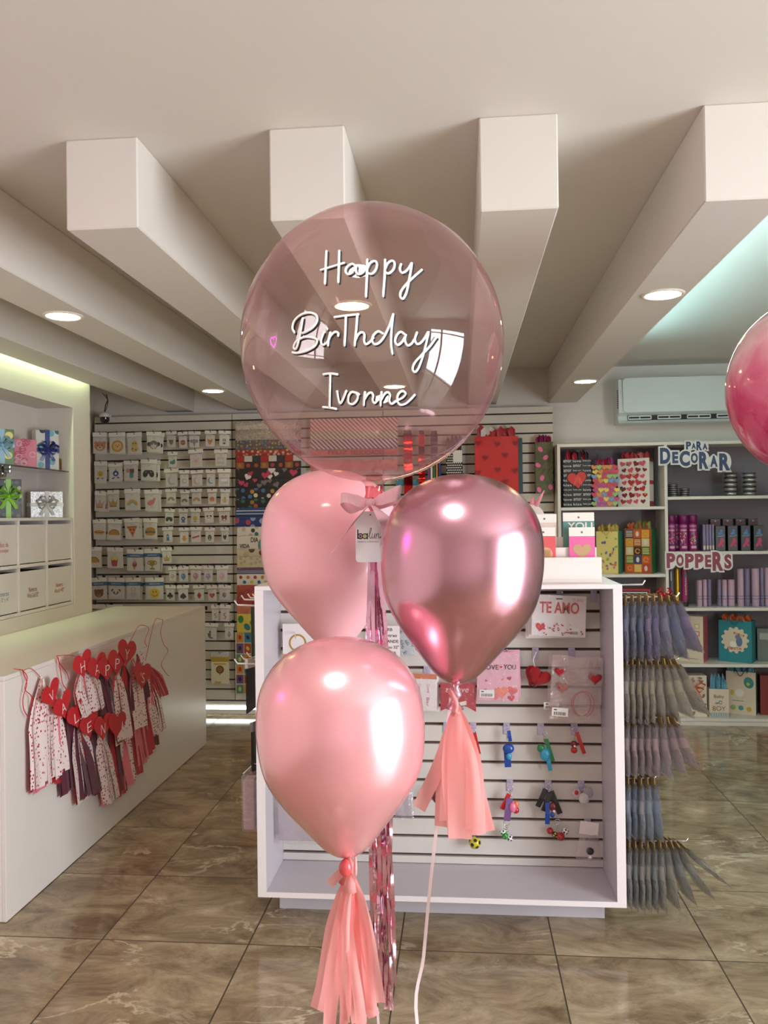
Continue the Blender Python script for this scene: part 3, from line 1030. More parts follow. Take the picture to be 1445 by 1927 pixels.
B = lambda s: s + ' hanging behind its twin'
PACKS = [
    # large packs, upper rows
    (62, 315, 180, 485, 'bear', 'large pack with an orange bear face under the security camera', 'large', 1), (190, 315, 322, 485, 'lion', 'large pack with a golden lion face in the top row', 'large', 1),
    (330, 315, 455, 485, 'giraffe', 'large pack with a yellow giraffe in the top row', 'large', 1), (490, 308, 612, 472, 'monkey', 'large pack with a grey monkey face in the top row', 'large', 1),
    (70, 545, 180, 715, 'emoji', 'large pack with a yellow smiling figure below the orange bear', 'large', 1), (185, 560, 300, 705, 'robot', 'large pack with a round blue figure below the lion', 'large', 1),
    (305, 540, 430, 700, 'icepop', 'large pack with brown and teal ice pops', 'large', 1), (443, 530, 578, 700, 'gamepad', 'large pack with a black game controller', 'large', 1),
    (75, 785, 170, 945, 'crown_rose', 'large pack with a rose crown', 'large', 1), (172, 775, 275, 935, 'crown_gold', 'large pack with a golden crown beside the rose crown', 'large', 1),
    (315, 765, 440, 935, 'rainbow', 'large pack with a rainbow on a cloud', 'large', 1), (470, 770, 588, 945, 'flamingo', 'large pack with a pink flamingo', 'large', 1),
    (60, 1010, 165, 1170, 'hotdog', 'large pack with a hot dog', 'large', 1), (182, 1010, 296, 1175, 'taco', 'large pack with a golden taco beside the hot dog', 'large', 1),
    (310, 1000, 435, 1168, 'pizza', 'large pack with a pizza slice', 'large', 1), (462, 1000, 582, 1168, 'burger', 'large pack with a hamburger', 'large', 1),
    (5, 1230, 132, 1395, 'taco', 'large pack with a taco tight against the wall corner', 'large', 1), (175, 1235, 305, 1400, 'popcorn', 'large pack with a red popcorn box', 'large', 1),
    (335, 1250, 468, 1428, 'cone', 'blue-topped pack with a pink ice cream cone', 'blue', 1), (468, 1245, 607, 1428, 'trophy', 'blue-topped pack with a golden trophy cup', 'blue', 1),
    (36, 1475, 178, 1655, 'brown_bear', 'blue-topped pack with a brown bear face in the bottom row', 'blue', 1), (180, 1475, 320, 1655, 'panda', 'blue-topped pack with a panda face', 'blue', 1),
    (325, 1475, 445, 1655, 'bunny', 'blue-topped pack with a pale bunny', 'blue', 1), (478, 1475, 632, 1655, 'smiley', 'blue-topped pack with a big yellow smiley', 'blue', 1),
    # small packs
    (645, 305, 735, 440, 'lizard', 'small pack with an olive lizard face'), (740, 308, 820, 445, 'cookie', 'small pack with a round brown cookie'),
    (825, 305, 925, 440, 'elephant', 'small pack with a grey elephant'), (957, 300, 1050, 435, 'fox', 'small pack with an orange fox'), (1070, 300, 1165, 430, 'zebra', 'small pack with a striped zebra'),
    (660, 470, 740, 600, 'dino', 'small pack with a teal dinosaur'), (822, 450, 945, 600, 'frame_pink', 'pale pink glossy pack below the elephant pack'), (1030, 450, 1145, 590, 'frame_silver', 'silvery glossy pack below the zebra pack'),
    (628, 605, 750, 755, 'moon_silver', 'glossy pack with a silver crescent moon'), (752, 615, 835, 755, 'star_silver', 'small pack with a shiny silver oval'), (840, 615, 945, 750, 'moon_pink', 'small pack with a pink crescent moon'),
    (965, 610, 1052, 750, 'moon_blue', 'small blue-edged pack with a blue crescent moon'), (1058, 605, 1165, 755, 'plate_silver', 'small pack with a mirror bright silver plate'),
    (640, 765, 735, 890, 'rainbow_a', 'small pack with a brown rainbow beside the flamingo'), (757, 775, 838, 905, 'rainbow_b', 'small pack with a dark rainbow, middle one of three rainbows'),
    (842, 765, 937, 895, 'rainbow_c', 'small pack with a golden rainbow'), (975, 765, 1057, 895, 'blob_orange', 'small pack with an orange peach'), (1080, 765, 1162, 900, 'pineapple', 'small pack with a yellow pineapple'),
    (635, 925, 720, 1050, 'gamepad', 'small pack with a black game controller beside the hamburger row'), (745, 925, 827, 1060, 'robot_small', 'small pack with a round navy figure'),
    (840, 925, 930, 1050, 'emoji_small', 'small pack with a yellow ball on a grey base'), (945, 915, 1032, 1045, 'mask_panda', 'small pack with a black-eared white face'), (1055, 915, 1165, 1050, 'mask_red', 'small pack with a black-eared brown face'),
    (615, 1070, 705, 1200, 'rocket', 'small pack with a blue rocket'), (750, 1075, 835, 1205, 'cat_orange', 'small pack with an orange sitting cat'), (838, 1070, 935, 1200, 'banner_pink', 'small pink-edged pack with a slanted banner'),
    (955, 1075, 1040, 1200, 'oval_black', 'small pack with a black oval'), (1080, 1075, 1152, 1195, 'shadow_cat', 'small grey pack with a black pointed-ear shape'),
    (607, 1235, 695, 1365, 'crown_gold', 'small pack with a gold crown beside the trophy pack'),
    (665, 1390, 735, 1510, 'balloon_tan', 'small pack with a tan balloon'), (740, 1385, 828, 1515, 'balloon_blue', 'small pack with a blue balloon'), (835, 1380, 940, 1515, 'balloon_rose', 'small pack with a rose balloon'),
    (942, 1380, 1030, 1515, 'balloon_lilac', 'small pack with a lilac balloon'), (1040, 1380, 1147, 1515, 'balloon_blush', 'small pack with a blush pink balloon'),
    (640, 1535, 727, 1665, 'club', 'small pack with a black club'), (735, 1535, 830, 1665, 'spade', 'small pack with a black spade'), (862, 1535, 960, 1665, 'diamond', 'small pack with a red diamond'),
    (970, 1535, 1057, 1670, 'heart', 'small pack with a red heart'), (1064, 1535, 1170, 1660, 'dice', 'small pack with grey dice'),
]
for p in PACKS:
    x0, y0, x1, y1, mo, lab = p[:6]
    kind = p[6] if len(p) > 6 else 'small'
    wall_pack(x0, y0, x1, y1, mo, lab, kind, behind=B(lab) if len(p) > 7 else None)
LOWER = (370, 1100, 6.884)
for x0, y0, x1, y1, mo, lab, kind in (
        (20, 315, 112, 480, 'dots', 'small pack with grey dots half hidden by the counter', 'small'), (185, 268, 298, 482, 'squiggle', 'small greyish pack with a red curl beside the counter', 'small'),
        (300, 262, 442, 490, 'squiggle', 'small white pack with a red curl, beside the gift wrap column', 'small'), (72, 498, 285, 735, 'figure', 'wide-topped pack with a dark dancing figure', 'small'),
        (355, 500, 492, 722, 'vase', 'small pack with a grey vase print', 'small')):
    wall_pack(x0, y0, x1, y1, mo, lab, kind, S=LOWER)
wall_pack(38, 1692, 300, 1860, 'dots', 'wide speckled pack half hidden behind the counter top', 'small')
# the golden pack below the counter height
g0, g1 = atY(370 + 185 / 6.884, 1100 + 880 / 6.884, 6.44), atY(370 + 420 / 6.884, 1100 + 1285 / 6.884, 6.44)
gw, gh = g1.x - g0.x, g0.z - g1.z
t = thing('gold_balloon_pack', 'white and gold pack with a brown round balloon, alone on the lowest slats', 'balloon pack', ((g0.x + g1.x) / 2, 6.44, g0.z))
m = MB()
m.box((0, .002, -gh * .07), (gw * .98, .003, gh * .14), clear_film('hang_tab', gloss=.1, wrinkle=.3, body=.35))
m.build('hang_tab', t)
m = MB()
m.box((0, .003, -gh * .57), (gw, .008, gh * .86), mat('gold_pack_card', (226, 218, 190), rough=.45, noise=.02), bev=.001)
F = facing((0, -.0012, -gh * .57))
m.poly([(-gw / 2, gh * .27), (gw / 2, gh * .27), (gw / 2, gh * .43), (-gw / 2, gh * .43)], P((190, 160, 60)), F, .0002)
m.poly([(-gw * .34, gh * .17), (gw * .34, gh * .17), (gw * .34, gh * .225), (-gw * .34, gh * .225)], P((206, 180, 90)), F, .0002)
draw(m, MOTIF['gold_orb'], facing((0, -.0012, -gh * .58)), gw * .36)
m.poly([(-gw * .3, -gh * .43), (gw * .05, -gh * .43), (gw * .05, -gh * .36), (-gw * .3, -gh * .36)], P((206, 180, 90)), F, .0002)
m.build('printed_card', t)
pg = thing('wire_peg', 'dark wire peg holding the white and gold pack', 'peg', ((g0.x + g1.x) / 2, SLAT_Y, g0.z - .008), 'wire pegs on the slatwall')
m = MB()
m.tube([(0, .012, 0), (0, -.07, .002), (0, -.08, .014)], .0022, metal_dark, 6)
m.build('wire', pg)

# security camera hanging in the corner
sc_ = atY(197, 783, 6.42)
t = thing('security_camera', 'small white dome camera hanging above the orange bear pack', 'camera', sc_)
m = MB()
m.lathe([(0, .030), (.03, .028), (.040, .018), (.041, -.004), (.039, -.010)], mat('camera_shell', (225, 228, 222), rough=.3, noise=.02), 24)
m.build('housing', t)
m = MB()
m.lathe([(.038, -.008), (.038, -.034), (.028, -.052), (0, -.060)], mat('camera_dome', (18, 18, 20), rough=.08, coat=1.0, noise=.02), 24)
m.build('lens_dome', t)
m = MB()
m.box((0, .058, .0), (.05, .034, .05), mat('camera_shell', (225, 228, 222)), bev=.004)
m.build('wall_bracket', t)
m = MB()
ct = atY(200, 742, 6.55) - sc_
m.tube(smooth_path([(0, 0, .034), (.004, .01, .09), (.012, .03, .13), (ct.x, ct.y, ct.z)]), .004, P((50, 46, 44)), 6)
m.tube(smooth_path([(.004, 0, .034), (.016, .02, .10), (.006, .04, .14), (ct.x - .03, ct.y, ct.z + .01)]), .003, P((60, 56, 54)), 6)
m.build('cable', t)

# ================================================================== GIFT WRAP SHEETS
def wrap_mat(name, base, kind, cols, scale=1.0):
    key = 'wrap_' + name
    if key in MATS:
        return MATS[key]
    m = mat(key, base, rough=.35)
    nt = m.node_tree
    N, L = nt.nodes, nt.links
    b = N['Principled BSDF']
    tc = N.new('ShaderNodeTexCoord')

    def ramp(src, stops, mode='CONSTANT'):
        r = N.new('ShaderNodeValToRGB')
        r.color_ramp.interpolation = mode
        e = r.color_ramp.elements
        e[0].position, e[0].color = stops[0][0], lin(stops[0][1])
        e[1].position, e[1].color = stops[-1][0], lin(stops[-1][1])
        for p, c in stops[1:-1]:
            q = e.new(p)
            q.color = lin(c)
        L.new(src, r.inputs[0])
        return r.outputs[0]
    if kind == 'dots':
        v = N.new('ShaderNodeTexVoronoi')
        v.voronoi_dimensions = '2D'
        v.inputs['Scale'].default_value = 18 * scale
        v.inputs['Randomness'].default_value = .75
        mp = N.new('ShaderNodeMapping')
        mp.inputs['Rotation'].default_value = (math.pi / 2, 0, 0)
        L.new(tc.outputs['Object'], mp.inputs[0])
        L.new(mp.outputs[0], v.inputs['Vector'])
        lt = N.new('ShaderNodeMath')
        lt.operation = 'LESS_THAN'
        lt.inputs[1].default_value = .30
        L.new(v.outputs['Distance'], lt.inputs[0])
        sp = N.new('ShaderNodeSeparateColor')
        L.new(v.outputs['Color'], sp.inputs[0])
        n = len(cols)
        col = ramp(sp.outputs[0], [(i / n, c) for i, c in enumerate(cols)] + ([(0.999, cols[-1])] if n == 1 else []))
        mx = N.new('ShaderNodeMix')
        mx.data_type = 'RGBA'
        mx.inputs[6].default_value = lin(base)
        L.new(lt.outputs[0], mx.inputs['Factor'])
        L.new(col, mx.inputs[7])
        L.new(mx.outputs[2], b.inputs['Base Color'])
    elif kind == 'stripes':
        w = N.new('ShaderNodeTexWave')
        w.bands_direction = 'X'
        w.inputs['Scale'].default_value = scale
        mp = N.new('ShaderNodeMapping')
        mp.inputs['Rotation'].default_value = cols[1]
        L.new(tc.outputs['Object'], mp.inputs[0])
        L.new(mp.outputs[0], w.inputs['Vector'])
        L.new(ramp(w.outputs['Fac'], [(0, base), (.5, cols[0])]), b.inputs['Base Color'])
    elif kind == 'marble':
        n = N.new('ShaderNodeTexNoise')
        n.inputs['Scale'].default_value = 6 * scale
        n.inputs['Detail'].default_value = 4
        n.inputs['Distortion'].default_value = 1.6
        L.new(tc.outputs['Object'], n.inputs['Vector'])
        k = len(cols)
        L.new(ramp(n.outputs['Fac'], [(.3 + .4 * i / max(1, k - 1), c) for i, c in enumerate(cols)], 'LINEAR'), b.inputs['Base Color'])
    elif kind == 'glitter':
        v = N.new('ShaderNodeTexVoronoi')
        v.inputs['Scale'].default_value = 220
        L.new(tc.outputs['Object'], v.inputs['Vector'])
        sp = N.new('ShaderNodeSeparateColor')
        L.new(v.outputs['Color'], sp.inputs[0])
        L.new(ramp(sp.outputs[0], [(0, tuple(int(q * .72) for q in base)), (1, tuple(min(255, int(q * 1.12)) for q in base))], 'LINEAR'), b.inputs['Base Color'])
        b.inputs['Metallic'].default_value = .5
    return m


NEXT_Y = {}


def wrap_sheet(x0, y0, x1, y1, m_, label, prints=None, yd=.06, group='gift wrap sheets on the slatwall', tilt=0.0):
    Y = SLAT_Y - yd
    a, b = atY(x0, (y0 + y1) / 2, Y), atY(x1, (y0 + y1) / 2, Y)
    y1 = min(y1, NEXT_Y.get(y0, y1))
    zt, zb = atY((x0 + x1) / 2, y0, Y).z, atY((x0 + x1) / 2, y1 - .35, Y).z
    w, h = b.x - a.x, zt - zb
    t = thing('gift_wrap_sheet', label, 'gift wrap', ((a.x + b.x) / 2, Y, zt), group)
    m = MB()
    m.grid(lambda u, v: ((u - .5) * w, -.012 * v * (1 - v) + .03 * (v) * 0, -h * (1 - v)), 2, 5, m_)
    m.grid(lambda u, v: ((.5 - u) * w, .006, -h * (1 - v)), 2, 2, m_)
    m.box((0, .003, -.002), (w, .008, .004), m_)
    if prints:
        draw(m, prints, facing((0, -.0055, -h / 2)), 1.0)
    m.build('folded_sheet', t)
    m = MB()
    for sx in (-1, 1):
        m.tube([(sx * w * .45, yd - .001, -.007), (sx * w * .45, -.012, -.007), (sx * w * .45, -.016, -.004)], .0022, metal_white, 6)
    m.build('hanging_hooks', t)
    return t


def rnd_hearts(n, w, h, cols, s):
    return [('h', RND.uniform(-w, w), RND.uniform(-h, h), RND.uniform(s * .6, s), RND.choice(cols), RND.uniform(-30, 30)) for _ in range(n)]


GW0, GW1 = 443, 566
PXM = 6.45 / CAM_F
W2 = (GW1 - GW0) * PXM / 2
wraps = [
    (792, 809, wrap_mat('silver_a', (200, 192, 182), 'glitter', None), 'topmost silver glitter wrap sheet', None),
    (808, 830, wrap_mat('silver_b', (172, 164, 156), 'glitter', None), 'greyer glitter wrap sheet under the topmost one', None),
    (828, 848, wrap_mat('confetti', (92, 84, 96), 'dots', [(176, 60, 60), (90, 130, 160), (170, 160, 70), (150, 110, 80)], 2.2), 'dark wrap sheet with tiny many-coloured dots', None),
    (846, 859, wrap_mat('red_dots', (150, 40, 34), 'dots', [(200, 120, 80), (214, 170, 150)], 1.6), 'narrow red dotted wrap sheet', None),
    (857, 883, mat('wrap_check', (52, 46, 46), rough=.35, noise=.05), 'chequered photo wrap sheet of brown and black squares',
     [s for i in range(8) for s in (('r', -W2 + i * .065, -.05, -W2 + i * .065 + .063, .0, ((150, 96, 50), (44, 42, 44), (60, 34, 30))[i % 3]), ('r', -W2 + i * .065, .004, -W2 + i * .065 + .063, .05, ((170, 40, 34), (206, 198, 188), (50, 50, 52))[i % 3]),
                                    ('c', -W2 + i * .065 + .03, -.025, .016, ((176, 120, 66), (180, 60, 60), (170, 80, 50))[i % 3]))]),
    (882, 902, mat('wrap_black', (30, 26, 30), rough=.35, noise=.05), 'black wrap sheet with pink and white hearts, the upper of two', rnd_hearts(9, W2 * .9, .03, [(190, 60, 96), (226, 220, 216), (120, 110, 112)], .032)),
    (901, 919, mat('wrap_black', (30, 26, 30)), 'black wrap sheet with pink and white hearts, the lower of two', rnd_hearts(9, W2 * .9, .026, [(190, 60, 96), (226, 220, 216), (120, 110, 112)], .028)),
    (918, 939, wrap_mat('black_dots', (28, 28, 32), 'dots', [(214, 206, 190), (70, 110, 160), (176, 130, 60)], 1.0), 'black wrap sheet with cream and blue dots', None),
    (938, 956, wrap_mat('planets', (24, 26, 30), 'dots', [(190, 80, 50), (50, 100, 80), (150, 120, 50)], 1.0), 'black wrap sheet with orange and green planets', None),
    (955, 975, mat('wrap_blue', (40, 74, 130), rough=.35, noise=.05), 'blue wrap sheet with white pinstripes', [('r', -W2, .012, W2, .018, (226, 224, 220)), ('r', -W2, -.012, W2, -.006, (206, 210, 220)), ('r', -W2, -.03, W2, -.02, (24, 46, 90))]),
    (974, 992, wrap_mat('space', (30, 52, 116), 'dots', [(150, 160, 190), (170, 70, 80)], .8), 'navy wrap sheet with small stars', None),
    (991, 1009, wrap_mat('white_dots', (222, 216, 202), 'dots', [(50, 126, 110), (196, 180, 160), (60, 60, 60)], 1.0), 'cream wrap sheet with green dots', None),
    (1008, 1034, mat('wrap_cream', (222, 214, 198), rough=.4, noise=.03), 'cream wrap sheet with teal dinosaurs and black lettering',
     [('t', 'VIDA', -W2 + .02, -.045, -W2 + .10, -.012, (60, 50, 46), .01), ('t', 'DIA', -W2 + .11, .0, -W2 + .17, .04, (60, 50, 46), .01), ('e', -W2 + .2, -.01, .03, .05, -20, (80, 140, 130)), ('c', -W2 + .26, .02, .02, (190, 60, 60)), ('t', 'VIDA', -W2 + .28, -.04, -W2 + .36, -.01, (60, 50, 46), .01)]),
    (1033, 1048, wrap_mat('animals', (206, 194, 160), 'dots', [(90, 66, 50), (190, 176, 140)], .7), 'beige wrap sheet with a brown animal', None),
    (1047, 1069, wrap_mat('beige', (200, 190, 156), 'dots', [(176, 164, 130)], 1.4), 'plain pale beige wrap sheet', None),
    (1068, 1081, mat('wrap_purple', (112, 66, 96), rough=.4, noise=.04), 'narrow purple and blue striped wrap sheet', [('r', -W2, -.02, W2, .004, (120, 130, 150))]),
    (1080, 1102, mat('wrap_ivory', (226, 220, 200), rough=.4, noise=.03), 'ivory wrap sheet with big coloured dots', [('c', -W2 + .03 + .058 * i, .018, .013, ((176, 50, 56), (206, 120, 50))[i % 2]) for i in range(8)] + [('c', -W2 + .06 + .058 * i, -.02, .013, ((40, 96, 150), (206, 190, 60))[i % 2]) for i in range(8)]),
    (1101, 1124, wrap_mat('watercolour', (110, 60, 80), 'marble', [(70, 110, 120), (96, 50, 90), (190, 80, 50), (110, 50, 100)], 1.0), 'dark watercolour wrap sheet', None),
    (1123, 1139, wrap_mat('red_teal', (150, 60, 56), 'marble', [(40, 90, 110), (150, 50, 60), (176, 80, 60)], .8), 'red and teal wrap sheet', None),
    (1138, 1156, wrap_mat('coral', (190, 104, 84), 'marble', [(176, 86, 72), (200, 110, 90), (214, 150, 110)], 1.2), 'coral marbled wrap sheet', None),
    (1155, 1190, mat('wrap_yellow', (226, 200, 90), rough=.4, noise=.03), 'yellow wrap sheet with green leaves', [('e', -W2 + .03 + .05 * i, (.03, -.03, .0)[i % 3], .022, .03, 40 * i, ((60, 130, 60), (50, 130, 130), (190, 110, 50))[i % 3]) for i in range(9)]),
]
_ys = [q[0] for q in wraps] + [1190]
NEXT_Y.update({a: b for a, b in zip(_ys, _ys[1:])})
NEXT_Y[1190] = 1250
NEXT_Y.update({787: 811, 811: 826, 826: 846})
for (y0, y1, mm, lab, pr) in wraps:
    wrap_sheet(GW0 + (0 if y0 < 990 else 3), y0, GW1, y1, mm, lab, pr)
TC = [((206, 150, 60), (70, 130, 160)), ((120, 80, 120), (176, 76, 50)), ((90, 140, 120), (200, 140, 60))]
for lab, (y0, y1) in (('patchwork wrap sheet of bright picture squares, the upper of two', (1190, 1252)), ('patchwork wrap sheet of bright picture squares, the lower of two', (1250, 1306))):
    pr = []
    hh_ = (y1 - y0) * PXM / 2
    for r in range(3):
        for c in range(8):
            xx = -W2 + .004 + c * .062
            yy = hh_ - (r + 1) * 2 * hh_ / 3
            pr += [('r', xx, yy + .004, xx + .054, yy + 2 * hh_ / 3 - .004, TC[r][c % 2]), ('e', xx + .027, yy + hh_ / 3, .012, .018, 30 * c, ((190, 40, 40), (40, 40, 60), (226, 196, 90))[(r + c) % 3])]
    wrap_sheet(GW0, y0, GW1, y1, mat('wrap_paper_white', (226, 220, 208), rough=.4, noise=.02), lab, pr)
# sheets seen through the clear balloon
for (y0, y1, c, lab) in ((787, 812, (206, 110, 120), 'pink and white diagonally striped wrap sheet'), (811, 827, (140, 150, 90), 'green and white diagonally striped wrap sheet'), (826, 845, (92, 84, 130), 'violet and white diagonally striped wrap sheet')):
    mm = wrap_mat('diag%d' % y0, (232, 226, 216), 'stripes', [c, (0, math.radians(45), 0)], 13)
    wrap_sheet(584, y0, 748, y1, mm, lab, None)
wrap_sheet(584, 846, 748, 866, mat('wrap_rose', (214, 120, 120), rough=.4, noise=.04), 'rose wrap sheet lettered with a greeting', [('t', 'FELIZ', -.2, -.012, -.05, .016, (120, 60, 80), .01), ('t', 'FELICIDADES', -.02, -.02, .24, .014, (130, 70, 90), .01)])
wrap_sheet(584, 866, 748, 886, wrap_mat('rose_marble', (206, 130, 130), 'marble', [(190, 100, 110), (222, 160, 150)], 1.0), 'mottled rose wrap sheet above the pink balloon', None)
wrap_sheet(745, 902, 800, 914, mat('wrap_teal', (60, 140, 160), rough=.4, noise=.04), 'small teal wrap sheet beside the ribbon bow', None)

# ================================================================== RECESS: CUBE SHELF, BINS, GLASS SHELF, GIFT BOXES
t = thing('cube_shelf', 'white cube shelf full of storage bins inside the wall recess', 'shelf unit', (-2.53, 4.2, NICHE_Z0))
CX0, CX1 = NICHE_X + .004, -2.415
CUB_Y = [5.024, 4.70, 4.385, 4.07, 3.755]
ZB, ZM, ZT = NICHE_Z0 + .002, 1.301, 1.570
for nm, z in (('bottom_board', ZB + .008), ('middle_board', ZM), ('top_board', ZT - .009)):
    m = MB()
    m.box(((CX0 + CX1) / 2, (CUB_Y[0] + CUB_Y[-1]) / 2, z), (CX1 - CX0, CUB_Y[0] - CUB_Y[-1], .016), white_lam, bev=.001)
    m.build(nm, t, world=True)
for y in CUB_Y:
    m = MB()
    y2 = y - .008 if y == CUB_Y[0] else (y + .008 if y == CUB_Y[-1] else y)
    for z0, z1 in ((ZB + .016, ZM - .008), (ZM + .008, ZT - .017)):
        m.box(((CX0 + CX1) / 2, y2, (z0 + z1) / 2), (CX1 - CX0 - .001, .016, z1 - z0), white_lam, bev=.001)
    m.build('upright', t, world=True)
bin_white = mat('storage_bin_board', (226, 222, 216), rough=.55, noise=.02, nscale=8)
BINS = [(0, 1, None, None, 'plain white storage bin at the end of the upper row of the recess'), (0, 0, 'Números\nAzul 40"', (206, 90, 60), 'white storage bin lettered Números Azul in orange red'),
        (1, 1, None, None, 'plain white storage bin above the dark red lettered one'), (1, 0, 'Números\nWhite Gold 32"', (136, 40, 50), 'white storage bin lettered White Gold in dark red'),
        (2, 1, 'Globos de\nPersonajes', (206, 80, 60), 'white storage bin with two red words below the floral gift box'), (2, 0, 'Números\nPlata 32" y 16"', (40, 110, 120), 'white storage bin lettered in teal'),
        (3, 1, None, None, 'plain white storage bin, upper one outermost'), (3, 0, None, None, 'plain white storage bin, lower one outermost')]
for c, r, txt, colr, lab in BINS:
    if c == 3:
        continue
    y1, y0 = CUB_Y[c] - (.018 if c == 0 else .010), CUB_Y[c + 1] + .010
    z0, z1 = ((ZB + .0165), (ZM - .030)) if r == 0 else ((ZM + .0085), (ZT - .038))
    t = thing('storage_bin', lab, 'storage bin', ((CX0 + CX1) / 2, (y0 + y1) / 2, z0), 'storage bins in the recess')
    d, w, h = CX1 - CX0 - .02, y1 - y0, z1 - z0
    m = MB()
    m.box((0, 0, .003), (d, w, .006), bin_white)
    m.box((d / 2 - .003, 0, h / 2), (.006, w, h), bin_white, bev=.0015)
    m.build('bin_body', t)
    m = MB()
    bin_shade = mat('bin_inner_shade', (70, 60, 54), rough=.8, noise=.1)  # dark colour stands in for the shade inside the white bin
    m.box((-d / 2 + .003, 0, h / 2), (.006, w, h), bin_shade)
    m.box((-.003, w / 2 - .003, h / 2), (d - .012, .006, h), bin_shade)
    m.box((-.003, -w / 2 + .003, h / 2), (d - .012, .006, h), bin_shade)
    m.box((-.003, 0, h * .82), (d - .014, w - .014, .01), bin_shade)  # dark sheet below the rim, same painted shade
    m.build('bin_inner_shade', t)
    if txt:
        m = MB()
        ls = txt.split('\n')
        for i, l in enumerate(ls):
            ww = w * (.30 if i == 0 and c != 2 else .42) / 2
            zc = h * .52 - i * .034
            m.text(l, P(colr), facing_x((d / 2 + .0008, 0, 0)), box=(-ww, zc - .012, ww, zc + .014), offset=-.004)
        m.build('lettering', t)
glass_shelf = mat('shelf_glass', (150, 170, 160), rough=.05, trans=.9, coat=.5, noise=.02)
t = thing('glass_shelf', 'thin glass shelf carrying three gift boxes in the recess', 'shelf', (-2.535, 4.3, 1.852))
m = MB()
m.box((0, 0, .004), (.20, 1.44, .008), glass_shelf, bev=.001)
m.build('glass_plate', t)
for y in (.30, -.45):
    m = MB()
    m.lathe([(0, 0), (.022, 0), (.022, .012), (0, .012)], metal_chrome, 16, Matrix.Translation((-.095, y, -.024)) @ Matrix.Rotation(math.pi / 2, 4, 'Y'))
    m.box((-.075, y, -.012), (.06, .018, .022), metal_chrome, bev=.004)
    m.build('shelf_bracket', t)


def bow_mesh(m, mm, s, M):
    """a tied ribbon bow of half width S in the frame M (x across, y up, z out)"""
    for sg in (-1, 1):
        for k, (ln, up) in enumerate(((1.0, .28), (.8, -.12), (.62, .55))):
            pts = smooth_path([(0, 0, .02 * s), (sg * .45 * ln * s, (up + .22) * s, .36 * s), (sg * ln * s, up * s, .3 * s), (sg * .55 * ln * s, (up - .3) * s, .18 * s), (0, 0, .06 * s)], 5)
            m.ribbon(pts, .3 * s, mm, Vector((0.1 * sg, .55, .8)), M)
        pts = smooth_path([(0, 0, .05 * s), (sg * .3 * s, -.5 * s, .14 * s), (sg * .62 * s, -1.05 * s, .07 * s)], 5)
        m.ribbon(pts, .28 * s, mm, (1, .35 * sg, .1), M)
    m.ball((0, 0, .12 * s), .16 * s, mm, M, 12, (1, 1.1, .8))


def gift_box(name, label, base, w, d, h, rz, body, ribbon=None, bow=.06, bow_z=.55, prints=None, cross=True, group='wrapped gift boxes in the recess'):
    t = thing(name, label, 'gift box', base, group, (0, 0, rz))
    m = MB()
    m.box((0, 0, h / 2), (w, d, h), body, bev=.0025)
    if prints:
        draw(m, prints, facing((0, -d / 2, h / 2)), 1.0)
    m.build('box_body', t)
    if ribbon:
        m = MB()
        rw = .014
        m.box((0, 0, h / 2), (rw * 2, d + .004, h + .004), ribbon, bev=.001)
        if cross:
            m.box((0, 0, h * bow_z), (w + .004, d + .0036, rw * 1.6), ribbon, bev=.001)
        m.build('ribbon_band', t)
        m = MB()
        bow_mesh(m, ribbon, bow, facing((0, -d / 2 - .003, h * bow_z)))
        m.build('ribbon_bow', t)
    return t


sat_blue = mat('satin_blue', (24, 52, 140), rough=.3, sheen=.4, noise=.06)
sat_sky = mat('satin_sky', (150, 200, 224), rough=.35, sheen=.3, noise=.05)
sat_lime = mat('satin_lime', (130, 200, 40), rough=.3, sheen=.3, noise=.05)
sat_silver = mat('satin_silver', (214, 212, 210), rough=.3, sheen=.3, noise=.04)


def at_niche(px, py, X):
    p = atX(px, py, X)
    return p


GZ = 1.8605
p = at_niche(86, 886, -2.53)
gift_box('gift_box', 'white gift box with teal dots and a royal blue bow on the glass shelf', (p.x, p.y, GZ), .138, .075, .243, math.radians(45),
         wrap_mat('teal_dots', (222, 224, 220), 'dots', [(40, 110, 130), (120, 190, 200), (30, 40, 70)], .9), sat_blue, .062, .5)
p = at_niche(42, 882, -2.535)
pinks = [('arc', RND.uniform(-.06, .06), RND.uniform(-.07, .07), .012, .018, 0, 330, RND.choice([(200, 80, 120), (240, 190, 200)])) for _ in range(16)]
gift_box('gift_box', 'square pink gift box with ring pattern and no ribbon', (p.x, p.y, GZ), .150, .06, .165, math.radians(36), mat('wrap_pinkbox', (226, 132, 156), rough=.45, noise=.08, nscale=30), prints=pinks)
p = at_niche(2, 880, -2.535)
gift_box('gift_box', 'yellow and green gift box with a pale blue bow, cut by the picture edge', (p.x, p.y, GZ), .125, .07, .20, math.radians(40), wrap_mat('lemon', (90, 130, 70), 'dots', [(226, 196, 60), (236, 226, 130)], .8), sat_sky, .06, .55)
p = at_niche(111, 888, -2.50)
t = thing('gold_ornament', 'tiny arched golden frame beside the dotted gift box', 'ornament', (p.x, p.y, GZ), None, (0, 0, math.radians(60)))
m = MB()
arch = [(-.022, 0), (.022, 0), (.022, .055)] + [(.022 * math.cos(a), .055 + .028 * math.sin(a)) for a in (math.pi * i / 8 for i in range(1, 8))] + [(-.022, .055)]
m.poly(arch, mat('gold_metal', (170, 130, 60), rough=.3, metal=.9, noise=.05), facing((0, 0, 0)), .006, .012)
m.build('arched_body', t)
m = MB()
m.poly([(x * .6, .012 + y * .75) for x, y in arch], P((110, 80, 50)), facing((0, -.006, 0)), .0005)
m.build('inset_panel', t)
LZ = ZT + .0003
p = at_niche(85, 976, -2.53)
